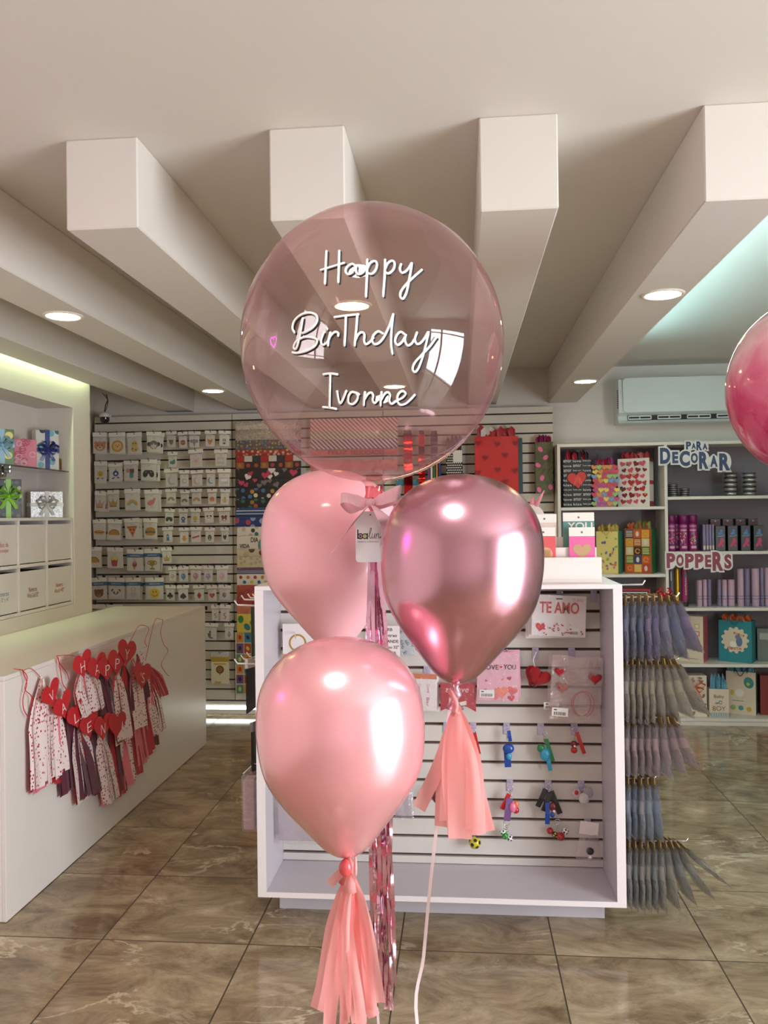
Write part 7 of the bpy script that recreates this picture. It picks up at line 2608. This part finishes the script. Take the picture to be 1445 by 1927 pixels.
BUB_Y = 1.55
BUB_C = atY(700.5, 650, BUB_Y)
BUB_R = 250 * BUB_Y / CAM_F * .988
bub = thing('bubble_balloon', 'big clear pink balloon lettered Happy Birthday Ivonne', 'balloon', BUB_C)
bub_m = bubble_material('bubble_film', (253, 243, 241), (236, 204, 207), 1.5, .03, (236, 176, 182))
m = MB()
prof = []
for i in range(61):
    th = math.pi * i / 60
    rr = BUB_R * (1 + .05 * math.exp(-((th - 0) / .16) ** 2) * 0)
    z = -math.cos(th) * rr * 1.045
    r = math.sin(th) * rr
    prof.append((r, z))
prof = [p for p in prof if p[1] > -BUB_R * 1.045 + .004 or p[0] > .02]
prof = [(.016, -BUB_R * 1.045 - .012), (.018, -BUB_R * 1.045 - .004)] + [p for p in prof if p[0] > .022 or p[1] > 0]
m.lathe(prof, bub_m, 96)
m.build('balloon_skin', bub)
m = MB()
zb_ = -BUB_R * 1.045
neck_m = bubble_material('bubble_neck', (240, 190, 194), (220, 120, 130), 1.6, .12, (236, 120, 128))
m.lathe([(.017, zb_ - .008), (.016, zb_ - .022), (.020, zb_ - .034), (.013, zb_ - .046), (.007, zb_ - .056)], neck_m, 20)
m.lathe([(.012, zb_ - .030), (.010, zb_ - .042), (.004, zb_ - .056), (.0, zb_ - .058)], knot_coral, 12)
m.build('neck', bub)

ink_white = mat('vinyl_white', (252, 248, 248), rough=.35, noise=.01)
ink_black = mat('vinyl_black', (30, 24, 28), rough=.4, noise=.02)


def bubble_pt(zx, zy, out=0.0):
    d = ray(430 + zx / 2.676, 360 + zy / 2.676)
    o = Vector((0, 0, CAM_H)) - BUB_C
    # ellipsoid x2+y2+(z/k)2 = R2
    k = 1.045
    R_ = BUB_R + out
    D, O = Vector((d.x, d.y, d.z / k)), Vector((o.x, o.y, o.z / k))
    a, b, c = D.dot(D), 2 * O.dot(D), O.dot(O) - R_ * R_
    s = (-b - math.sqrt(max(0, b * b - 4 * a * c))) / (2 * a)
    return o + d * s


WORDS = {
    'happy': [[(493, 302), (489, 380), (485, 465)], [(557, 300), (555, 380), (552, 458)], [(465, 397), (520, 380), (581, 361)],
              [(641, 380), (622, 366), (598, 380), (589, 402), (600, 418), (620, 410), (638, 386), (641, 376), (640, 400), (652, 418), (676, 408), (699, 378)],
              [(698, 345), (696, 430), (691, 530)], [(697, 392), (712, 362), (735, 352), (747, 366), (740, 396), (720, 416), (700, 412)],
              [(788, 345), (785, 430), (778, 528)], [(787, 392), (802, 362), (823, 350), (836, 364), (829, 394), (806, 414), (788, 408)],
              [(868, 368), (862, 392), (872, 410), (890, 404), (908, 385), (922, 362), (917, 400), (908, 450), (895, 510), (878, 541), (864, 530), (870, 500), (900, 462), (940, 424), (972, 396)]],
    'birthday': [[(374, 640), (366, 690), (354, 750), (340, 792), (328, 786), (342, 756), (380, 735), (425, 738), (446, 752), (432, 780), (390, 804), (345, 815), (322, 812)],
                 [(332, 712), (322, 688), (332, 652), (365, 622), (408, 612), (440, 624), (446, 652), (424, 686), (388, 708), (372, 714)],
                 [(478, 712), (466, 750), (472, 774), (494, 762), (508, 738)], [(494, 690), (496, 694)],
                 [(512, 712), (504, 745), (500, 776)], [(502, 752), (516, 724), (538, 708), (552, 716), (551, 728)],
                 [(534, 634), (590, 626), (652, 620)], [(590, 628), (588, 700), (583, 776)], [(648, 622), (642, 700), (634, 776)],
                 [(635, 758), (652, 722), (672, 710), (684, 724), (682, 752), (690, 770), (712, 758), (728, 738)],
                 [(776, 716), (752, 706), (730, 724), (722, 752), (734, 770), (758, 762), (784, 730), (812, 670), (828, 622)], [(828, 620), (820, 700), (818, 770), (824, 818)],
                 [(888, 722), (866, 708), (846, 726), (838, 756), (850, 774), (872, 760), (890, 730), (892, 722), (888, 752), (900, 776), (920, 768), (934, 748)],
                 [(948, 712), (938, 744), (946, 768), (966, 764), (988, 738), (1006, 708), (996, 760), (978, 830), (956, 890), (938, 910), (926, 896), (938, 862), (978, 818), (1014, 780), (1044, 738)]],
    'ivonne': [[(478, 922), (510, 918), (546, 922)], [(512, 920), (510, 1000), (508, 1090)], [(476, 1087), (508, 1090), (541, 1096)],
               [(546, 1008), (552, 1042), (560, 1068), (574, 1050), (592, 1006)], [(640, 1014), (618, 1012), (603, 1034), (604, 1064), (624, 1072), (644, 1054), (650, 1030), (640, 1014), (656, 1022)],
               [(686, 1012), (682, 1044), (680, 1076)], [(681, 1052), (700, 1022), (718, 1014), (727, 1030), (724, 1052), (734, 1066), (752, 1050)],
               [(770, 1012), (766, 1044), (764, 1078)], [(766, 1052), (784, 1022), (802, 1012), (812, 1028), (808, 1054), (820, 1070), (844, 1056)],
               [(848, 1052), (876, 1038), (890, 1018), (874, 1006), (854, 1022), (848, 1052), (862, 1074), (888, 1070), (914, 1050), (936, 1026)]]}
for wd, strokes in WORDS.items():
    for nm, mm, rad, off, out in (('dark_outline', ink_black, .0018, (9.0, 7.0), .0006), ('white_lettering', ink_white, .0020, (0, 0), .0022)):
        m = MB()
        for st in strokes:
            path = smooth_path([(x, y, 0) for x, y in st], 7) if len(st) > 2 else [Vector((x, y, 0)) for x, y in st]
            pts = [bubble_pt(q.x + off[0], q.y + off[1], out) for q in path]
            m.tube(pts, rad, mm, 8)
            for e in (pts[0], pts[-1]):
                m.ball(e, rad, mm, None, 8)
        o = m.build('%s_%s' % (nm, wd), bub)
        o['label'] = ('dark offset outline of the word ' if 'dark' in nm else 'white handwritten word ') + wd

# ------------------------------------------------------------------ satin bow, paper tag
satin_pink = mat('satin_pink', (244, 190, 206), rough=.32, sheen=.5, noise=.04, nscale=30)
BY = 1.492


def bpt(x, y, dy=0.0):
    return atY(x, y, BY + dy)


t = thing('satin_bow', 'pale pink satin bow tied under the clear balloon', 'bow', bpt(697, 946))
def sheet(m, rows, mm):
    """surface through rows of points"""
    k = len(rows[0])
    vs = [p for r in rows for p in r]
    fs = [(i * k + j, i * k + j + 1, (i + 1) * k + j + 1, (i + 1) * k + j) for i in range(len(rows) - 1) for j in range(k - 1)]
    m.add(vs, fs, mm, None, True)


def band(t, nm, centre, widths, sides, mm=satin_pink):
    cs = smooth_path(centre, 6)
    n = len(cs)
    m = MB()
    rows = []
    for i, c in enumerate(cs):
        q = i / (n - 1) * (len(widths) - 1)
        a, f = int(min(q, len(widths) - 2)), q - int(min(q, len(widths) - 2))
        w = widths[a] * (1 - f) + widths[a + 1] * f
        s = (Vector(sides[a]) * (1 - f) + Vector(sides[a + 1]) * f).normalized()
        rows.append([c + s * w * k + Vector((0, -.0015 * (1 - abs(k) * 2), 0)) for k in (-.5, -.25, 0, .25, .5)])
    sheet(m, rows, mm)
    m.build(nm, t, world=True)


band(t, 'bow_loop', [bpt(697, 946), bpt(720, 938, -.012), bpt(748, 928, -.02), bpt(754, 930, .0), bpt(745, 936, .018), bpt(715, 948, .012), bpt(697, 948, .004)], [.010, .026, .030, .026, .030, .022, .010], [(.3, 0, 1), (.35, 0, 1), (.25, .2, 1), (.1, .6, 1), (.3, .2, 1), (.3, 0, 1), (.3, 0, 1)])
band(t, 'bow_loop', [bpt(697, 946), bpt(675, 943, -.012), bpt(650, 936, -.02), bpt(641, 940, .0), bpt(655, 955, .012), bpt(678, 950, .010), bpt(697, 948, .004)], [.010, .022, .020, .022, .024, .020, .010], [(-.2, 0, 1), (-.1, .2, 1), (-.2, .5, 1), (0, .7, 1), (-.3, .2, 1), (-.2, 0, 1), (-.2, 0, 1)])
band(t, 'bow_tail', [bpt(697, 947, -.004), bpt(683, 962, -.016), bpt(665, 985, -.02), bpt(640, 1020, -.016), bpt(611, 1056, -.006)], [.010, .020, .017, .012, .002], [(.8, .2, .6), (.7, .4, .6), (.6, .5, .6), (.5, .4, .7), (.5, .3, .8)])
band(t, 'bow_tail', [bpt(698, 947, -.004), bpt(709, 958, -.018), bpt(722, 975, -.022), bpt(730, 990, -.014), bpt(719, 1026, -.006)], [.010, .020, .024, .026, .010], [(.8, .2, -.4), (.8, .4, -.3), (.8, .3, .1), (.9, .2, .3), (.9, .2, .5)])
m = MB()
m.ball(bpt(697, 946, -.008), .009, satin_pink, None, 14, (1, .8, .9))
m.build('bow_knot', t, world=True)

TGY = 1.506
a, b = atY(670, 1058, TGY), atY(719, 962, TGY)
w, h = b.x - a.x, b.z - a.z
tagc = Vector(((a.x + b.x) / 2, TGY, (a.z + b.z) / 2))
tag_w = mat('tag_card', (240, 232, 240), rough=.4, noise=.01)


def tag_outline(w, h, r=.006, cut=.014):
    p = [(-w / 2 + cut, h / 2), (-w / 2, h / 2 - cut)]
    p += [(-w / 2 + r - r * math.cos(math.radians(90 * i / 5)), -h / 2 + r - r * math.sin(math.radians(90 * i / 5))) for i in range(6)]
    p += [(w / 2 - r + r * math.sin(math.radians(90 * i / 5)), -h / 2 + r - r * math.cos(math.radians(90 * i / 5))) for i in range(6)]
    return p + [(w / 2, h / 2 - cut), (w / 2 - cut, h / 2)]


tg = thing('paper_tag', 'white paper tag with the balun shop logo, front one', 'tag', tagc, 'paper tags under the bow', (0, math.radians(.6), math.radians(4)))
m = MB()
m.poly(tag_outline(w, h), tag_w, facing((0, 0, 0)), 0, .0006)
card = m.build('card', tg)
m = MB()
F = facing((0, 0, 0))
k_, mg, yw, tl = (26, 22, 26), (150, 40, 90), (206, 206, 80), (40, 100, 116)
ux = w / 49.0           # one photograph pixel


def TX(px, py):
    return ((px - 694.5) * ux, (1010 - py) * ux)


# b and a: fat black rings with coloured centres; l u n: thin script; final dot
bx, by = TX(678.5, 1009)
m.poly(ell(bx, by, 5.6 * ux, 5.6 * ux), P(k_), F, .0003)
m.poly(ell(bx, by, 3.4 * ux, 3.4 * ux), P((240, 236, 240)), F, .0005)
m.poly(ell(bx, by, 2.7 * ux, 2.7 * ux), P(mg), F, .0007)
x0, y0 = TX(672.8, 997)
x1, y1 = TX(675.0, 1014)
m.poly([(x0, y0), (x1, y0), (x1, y1), (x0, y1)], P(k_), F, .0004)
bx, by = TX(686.8, 1009)
m.poly(ell(bx, by, 5.2 * ux, 5.2 * ux), P(k_), F, .0003)
m.poly(ell(bx, by, 3.5 * ux, 3.5 * ux), P((240, 236, 240)), F, .0005)
m.poly(ell(bx, by, 2.9 * ux, 2.9 * ux), P(yw), F, .0007)
x0, y0 = TX(690.2, 1003.5)
x1, y1 = TX(692.2, 1014.5)
m.poly([(x0, y0), (x1, y0), (x1, y1), (x0, y1)], P(k_), F, .0004)
for st in ([(693, 1010), (696, 1004), (699, 996), (697.5, 994), (695.5, 1000), (695, 1009), (697, 1013), (699.5, 1010)], [(700.5, 1004), (699.8, 1010), (701.5, 1013), (704, 1009), (705, 1004), (704.5, 1011), (706, 1013)], [(707.5, 1004), (707, 1013)], [(707.3, 1009), (710, 1004.2), (712, 1005), (711.5, 1010), (712.5, 1013), (714, 1011)]):
    m.tube([F @ Vector((*TX(q.x, q.y), .0007)) for q in smooth_path([(x, y, 0) for x, y in st], 5)], .42 * ux, P(k_), 6)
bx, by = TX(716.2, 1011)
m.poly(ell(bx, by, 1.8 * ux, 1.8 * ux), P(tl), F, .0004)
xa, ya = TX(673, 1021)
xb, yb_ = TX(712, 1017.5)
m.text('Globos y Eventos', P((90, 84, 96)), F, box=(xa, ya, xb, yb_), z=.0004)
xa, ya = TX(697, 970)
m.poly(ell(xa, ya, 1.6 * ux, 1.2 * ux), P((60, 56, 60)), F, .0004)
m.build('printed_logo', tg)
tg2 = thing('paper_tag', 'second white paper tag showing behind the logo tag', 'tag', tagc + Vector((.0045, .010, .0005)), 'paper tags under the bow', (0, math.radians(-1), math.radians(-3)))
q = card.copy()
COL.objects.link(q)
q.parent = tg2

# ------------------------------------------------------------------ metallic fringe
foil_m = mat('foil_mauve', (228, 178, 202), rough=.17, metal=1.0, noise=.06, nscale=50, bump=.2, bscale=40)
FY = 1.532
t = thing('foil_fringe', 'metallic mauve foil fringe hanging behind the balloons', 'tassel', atY(702, 960, FY))
for i in range(13):
    q = i / 12
    xt, xm, xb = 699 + 6 * q, 691 + 35 * q, 703 + 40 * q + RND.uniform(-3, 3)
    yb_ = RND.choice([1720, 1850, 1895, 1880, 1905, 1870]) if q < .35 else RND.uniform(1850, 1905)
    dy = RND.uniform(-.012, .012)
    pts, sides = [], []
    ph = RND.uniform(0, 6)
    N_ = 26
    for k in range(N_):
        v = k / (N_ - 1)
        y = 955 + (yb_ - 955) * v
        x = xt + (xm - xt) * min(1, v * 4) if v < .25 else xm + (xb - xm) * (v - .25) / .75
        p = atY(x + 1.2 * math.sin(9 * v + ph), y, FY + dy + .004 * math.sin(7 * v + ph) + (.002 * math.sin(40 * v + ph) if v > .55 else 0))
        pts.append(p)
        a_ = .5 * math.sin(5 * v + ph) + (1.0 * math.sin(26 * v + 2 * ph) if v > .55 else .25 * math.sin(13 * v))
        sides.append(Vector((math.cos(a_), math.sin(a_), .12 * math.sin(30 * v))))
    m = MB()
    m.ribbon(pts, [.003] + [.0075] * (N_ - 1), foil_m, sides)
    m.build('foil_strand', t, world=True)

# ------------------------------------------------------------------ tissue tassels
def tissue_mat(name, rgb, trans=.35):
    m = mat(name, rgb, rough=.75, noise=.04, nscale=40, sheen=.2)
    nt = m.node_tree
    N, L = nt.nodes, nt.links
    b = N['Principled BSDF']
    ts = N.new('ShaderNodeBsdfTranslucent')
    ts.inputs[0].default_value = lin(rgb)
    mx = N.new('ShaderNodeMixShader')
    mx.inputs[0].default_value = trans
    L.new(b.outputs[0], mx.inputs[1])
    L.new(ts.outputs[0], mx.inputs[2])
    L.new(mx.outputs[0], N['Material Output'].inputs[0])
    return m


coral = tissue_mat('tissue_coral', (255, 196, 196))
coral_d = tissue_mat('tissue_coral_deep', (255, 182, 182))


def strip(t, pts, wpx, Y, dys, mm=None, seed=0.0):
    """a tissue strip through pixel points; WPX its width there, DYS its offsets in depth"""
    n = len(pts)
    ps = smooth_path([atY(x, y, Y + dys[i]) for i, (x, y) in enumerate(pts)], 5)
    k = len(ps)
    ws = []
    for i in range(k):
        q = i / (k - 1) * (n - 1)
        a = min(int(q), n - 2)
        ws.append((wpx[a] * (1 - (q - a)) + wpx[a + 1] * (q - a)) * Y / CAM_F)
    rows = []
    for i in range(k):
        tg_ = (ps[min(i + 1, k - 1)] - ps[max(i - 1, 0)]).normalized()
        sd = Vector((-tg_.z, .0, tg_.x))
        if sd.x > 0:
            sd = -sd
        sd = (sd + Vector((0, .30 * math.sin(seed + 2.2 * i / k), 0))).normalized()
        bulge = .004 * math.sin(seed * 3 + 6 * i / k)
        rows.append([ps[i] + sd * ws[i] * c + Vector((0, bulge * (1 - abs(c) * 2) - .0012 * math.cos(seed + c * 4), 0)) for c in (-.5, -.25, 0, .25, .5)])
    m = MB()
    sheet(m, rows, mm or (coral if RND.random() < .6 else coral_d))
    m.build('tissue_strip', t, world=True)


TY = 1.40
t = thing('tissue_tassel', 'coral tissue tassel hanging from the chrome balloon', 'tassel', atY(856, 1325, TY), 'coral tissue tassels')
strip(t, [(858, 1330), (845, 1390), (822, 1450), (788, 1522)], [8, 30, 26, 26], TY, [0, .012, .018, .016], coral, 1.0)
for pts, w, d, sd in (
        ([(858, 1328), (852, 1375), (838, 1450), (832, 1556)], [8, 26, 34, 30], [0, .014, .020, .020], .4),
        ([(860, 1328), (868, 1375), (884, 1450), (902, 1560)], [8, 30, 36, 34], [0, .012, .020, .022], 1.7),
        ([(860, 1328), (872, 1380), (892, 1470), (916, 1567)], [8, 26, 32, 34], [0, .010, .016, .016], 2.6),
        ([(858, 1328), (852, 1372), (846, 1450), (842, 1545)], [8, 24, 30, 32], [0, .002, .004, .006], 3.1),
        ([(858, 1328), (858, 1372), (862, 1455), (866, 1579)], [8, 34, 42, 44], [0, -.006, -.010, -.010], .9),
        ([(860, 1328), (872, 1372), (890, 1450), (896, 1570)], [8, 30, 36, 36], [0, -.004, -.008, -.006], 2.0),
        ([(858, 1328), (850, 1375), (846, 1460), (862, 1578)], [8, 26, 30, 36], [0, -.003, -.004, -.004], 1.4),
        ([(860, 1328), (866, 1370), (886, 1440), (892, 1562)], [8, 22, 28, 32], [0, -.010, -.016, -.016], .2)):
    strip(t, pts, w, TY, d, None, sd)
m = MB()
m.tube(smooth_path([atY(846, 1300, 1.41), atY(852, 1310, 1.402), atY(858, 1322, TY), atY(859, 1342, TY)], 5), [.004] * 15 + [.009], coral_d, 10)
m.build('twisted_head', t, world=True)
TY2 = 1.345
t = thing('tissue_tassel', 'long coral tissue tassel hanging from the pearly balloon', 'tassel', atY(658, 1650, TY2), 'coral tissue tassels')
strip(t, [(662, 1615), (650, 1632), (632, 1652), (620, 1664)], [8, 14, 17, 17], TY2, [.005, .010, .010, .008], coral, .3)
strip(t, [(668, 1612), (668, 1640), (662, 1660), (655, 1690)], [7, 9, 12, 20], TY2, [-.006, -.008, -.004, 0], coral, 1.2)
for pts, w, d, sd in (
        ([(655, 1650), (645, 1690), (626, 1750), (608, 1850), (596, 1900)], [12, 30, 32, 28, 28], [0, .016, .022, .022, .02], .4),
        ([(658, 1650), (652, 1700), (636, 1770), (622, 1860), (612, 1905)], [12, 30, 34, 34, 32], [0, .010, .014, .012, .010], 1.3),
        ([(660, 1650), (662, 1700), (668, 1780), (672, 1870), (676, 1925)], [12, 30, 36, 36, 30], [0, .012, .018, .02, .02], 2.2),
        ([(664, 1650), (676, 1690), (692, 1750), (706, 1830), (716, 1888)], [12, 24, 24, 22, 20], [0, .010, .014, .016, .014], .8),
        ([(658, 1650), (650, 1700), (634, 1790), (622, 1900), (618, 1975)], [12, 26, 30, 26, 20], [0, -.004, -.008, -.010, -.010], 2.9),
        ([(660, 1650), (662, 1700), (668, 1790), (690, 1880), (704, 1912)], [12, 26, 30, 26, 24], [0, .002, .004, .006, .006], 1.9),
        ([(660, 1650), (656, 1710), (648, 1800), (650, 1890), (646, 1930)], [12, 26, 28, 24, 16], [0, -.010, -.014, -.014, -.012], .1),
        ([(660, 1660), (652, 1720), (650, 1800), (648, 1880), (654, 1925)], [10, 16, 16, 12, 10], [0, -.016, -.022, -.020, -.018], 1.0),
        ([(662, 1660), (656, 1730), (664, 1810), (676, 1890), (684, 1990)], [10, 16, 18, 20, 22], [0, -.018, -.026, -.028, -.026], 2.4),
        ([(662, 1650), (676, 1690), (688, 1760), (692, 1830), (700, 1900)], [12, 22, 24, 22, 20], [0, -.002, .0, .002, .004], 1.5)):
    strip(t, pts, w, TY2, d, None, sd)
m = MB()
m.tube([atY(655, 1612, 1.352), atY(662, 1632, 1.348), atY(660, 1655, TY2), atY(658, 1675, TY2)], [.004, .005, .009, .013], coral_d, 10)
m.build('twisted_head', t, world=True)
# coral loop of latex tail
m = MB()
m.ball(atY(650, 1633, 1.335), .0115, knot_coral, None, 12, (.95, .8, 1.25))
m.build('latex_tail', t, world=True)

# ------------------------------------------------------------------ ribbons down to the floor and the weight
rib_m = mat('curling_ribbon_pale', (240, 220, 226), rough=.3, noise=.03)


def long_ribbon(pts, label, w=.0055, Y0=1.44):
    ps = [atY(x, y, Y) for x, y, Y in pts]
    end = ps[-1].copy()
    m = MB()
    path = smooth_path(ps, 6)
    m.ribbon(path, w, rib_m, [Vector((1, .25 * math.sin(.3 * i), 0)) for i in range(len(path))])
    m.solo('balloon_ribbon', label, 'ribbon', ps[0], 'ribbons of the balloon bouquet')


FLOOR_PT = lambda x: Vector((x, 1.5, .115))
bwx = -.12
b1 = atY(822, 1552, 1.41)
m = MB()
path = smooth_path([atY(850, 1300, 1.415), atY(836, 1420, 1.425), atY(822, 1552, 1.425), atY(808, 1680, 1.43), atY(797, 1800, 1.44), atY(785, 1926, 1.45), Vector((-.03, 1.47, .40)), Vector((bwx + .01, 1.5, .115))], 6)
m.ribbon(path, .0058, rib_m, [Vector((1, .3 * math.sin(.25 * i), .0)) for i in range(len(path))])
m.solo('balloon_ribbon', 'pale pink ribbon running down from the chrome balloon', 'ribbon', path[0], 'ribbons of the balloon bouquet')
m = MB()
path = smooth_path([atY(700, 965, 1.556), atY(702, 1200, 1.562), atY(705, 1500, 1.562), atY(706, 1750, 1.562), atY(710, 1900, 1.555), Vector((bwx, 1.5, .115))], 6)
m.ribbon(path, .005, rib_m, [Vector((1, .3 * math.sin(.25 * i), .0)) for i in range(len(path))])
m.solo('balloon_ribbon', 'pale ribbon behind the metallic fringe, showing below it', 'ribbon', path[0], 'ribbons of the balloon bouquet')
t = thing('balloon_weight', 'small silver weight holding the balloon bouquet on the floor', 'balloon weight', (bwx, 1.5, 0))
m = MB()
m.lathe([(0, 0), (.055, 0), (.06, .01), (.045, .07), (.02, .105), (.008, .118), (0, .12)], mat('weight_foil', (200, 170, 182), rough=.25, metal=.9, noise=.1, bump=.5, bscale=60), 20)
m.build('weight_body', t)

# ------------------------------------------------------------------ marbled balloon at the edge
CY_ = 2.30
cc = atY(1551, 727, CY_)
cr = 167 * CY_ / CAM_F
t = thing('marbled_balloon', 'clear balloon marbled in white and magenta at the picture edge', 'balloon', cc)
mm = bubble_material('marbled_film', (238, 214, 216), (222, 170, 180), 1.3, .05)
nt = mm.node_tree
N, L = nt.nodes, nt.links
out = N['Material Output']
prev = out.inputs[0].links[0].from_socket
pb = N.new('ShaderNodeBsdfPrincipled')
pb.inputs['Roughness'].default_value = .12
pb.inputs['Coat Weight'].default_value = .6
tc = N.new('ShaderNodeTexCoord')
sp = N.new('ShaderNodeSeparateXYZ')
L.new(tc.outputs['Object'], sp.inputs[0])
n1 = N.new('ShaderNodeTexNoise')
n1.inputs['Scale'].default_value = 7
n1.inputs['Detail'].default_value = 6
n1.inputs['Distortion'].default_value = .8
L.new(tc.outputs['Object'], n1.inputs['Vector'])
ad = N.new('ShaderNodeMath')
ad.operation = 'MULTIPLY_ADD'
ad.inputs[1].default_value = 2.4
L.new(sp.outputs[2], ad.inputs[0])
L.new(n1.outputs['Fac'], ad.inputs[2])
rp = N.new('ShaderNodeValToRGB')
e = rp.color_ramp.elements
e[0].position, e[0].color = .16, lin((214, 36, 110))
e[1].position, e[1].color = .80, lin((250, 214, 220))
for p_, c_ in ((.32, (222, 60, 126)), (.46, (240, 126, 162)), (.62, (248, 178, 196))):
    q = e.new(p_)
    q.color = lin(c_)
L.new(ad.outputs[0], rp.inputs[0])
L.new(rp.outputs[0], pb.inputs['Base Color'])
cv = N.new('ShaderNodeMapRange')
cv.inputs['From Min'].default_value = .93
cv.inputs['From Max'].default_value = 1.0
cv.inputs['To Min'].default_value = .82
cv.inputs['To Max'].default_value = .0
L.new(ad.outputs[0], cv.inputs['Value'])
mxs = N.new('ShaderNodeMixShader')
L.new(cv.outputs[0], mxs.inputs[0])
L.new(prev, mxs.inputs[1])
L.new(pb.outputs[0], mxs.inputs[2])
L.new(mxs.outputs[0], out.inputs[0])
m = MB()
m.lathe([(math.sin(math.pi * i / 40) * cr, -math.cos(math.pi * i / 40) * cr * 1.02) for i in range(41)], mm, 64)
m.build('balloon_skin', t)
m = MB()
m.lathe([(.016, -cr * 1.02 + .006), (.014, -cr * 1.02 - .02), (.008, -cr * 1.02 - .04)], neck_m, 14)
m.build('neck', t)
m = MB()
path = [Vector((0, 0, -cr * 1.02 - .035)), Vector((.01, .01, -cr - .6)), Vector((0, 0, -cc.z + .1))]
m.ribbon(smooth_path(path, 6), .005, rib_m, (1, .2, 0))
m.build('ribbon', t)
m = MB()
m.lathe([(0, -cc.z), (.05, -cc.z), (.04, -cc.z + .07), (.008, -cc.z + .11), (0, -cc.z + .11)], MATS['weight_foil'], 16)
m.build('weight', t)
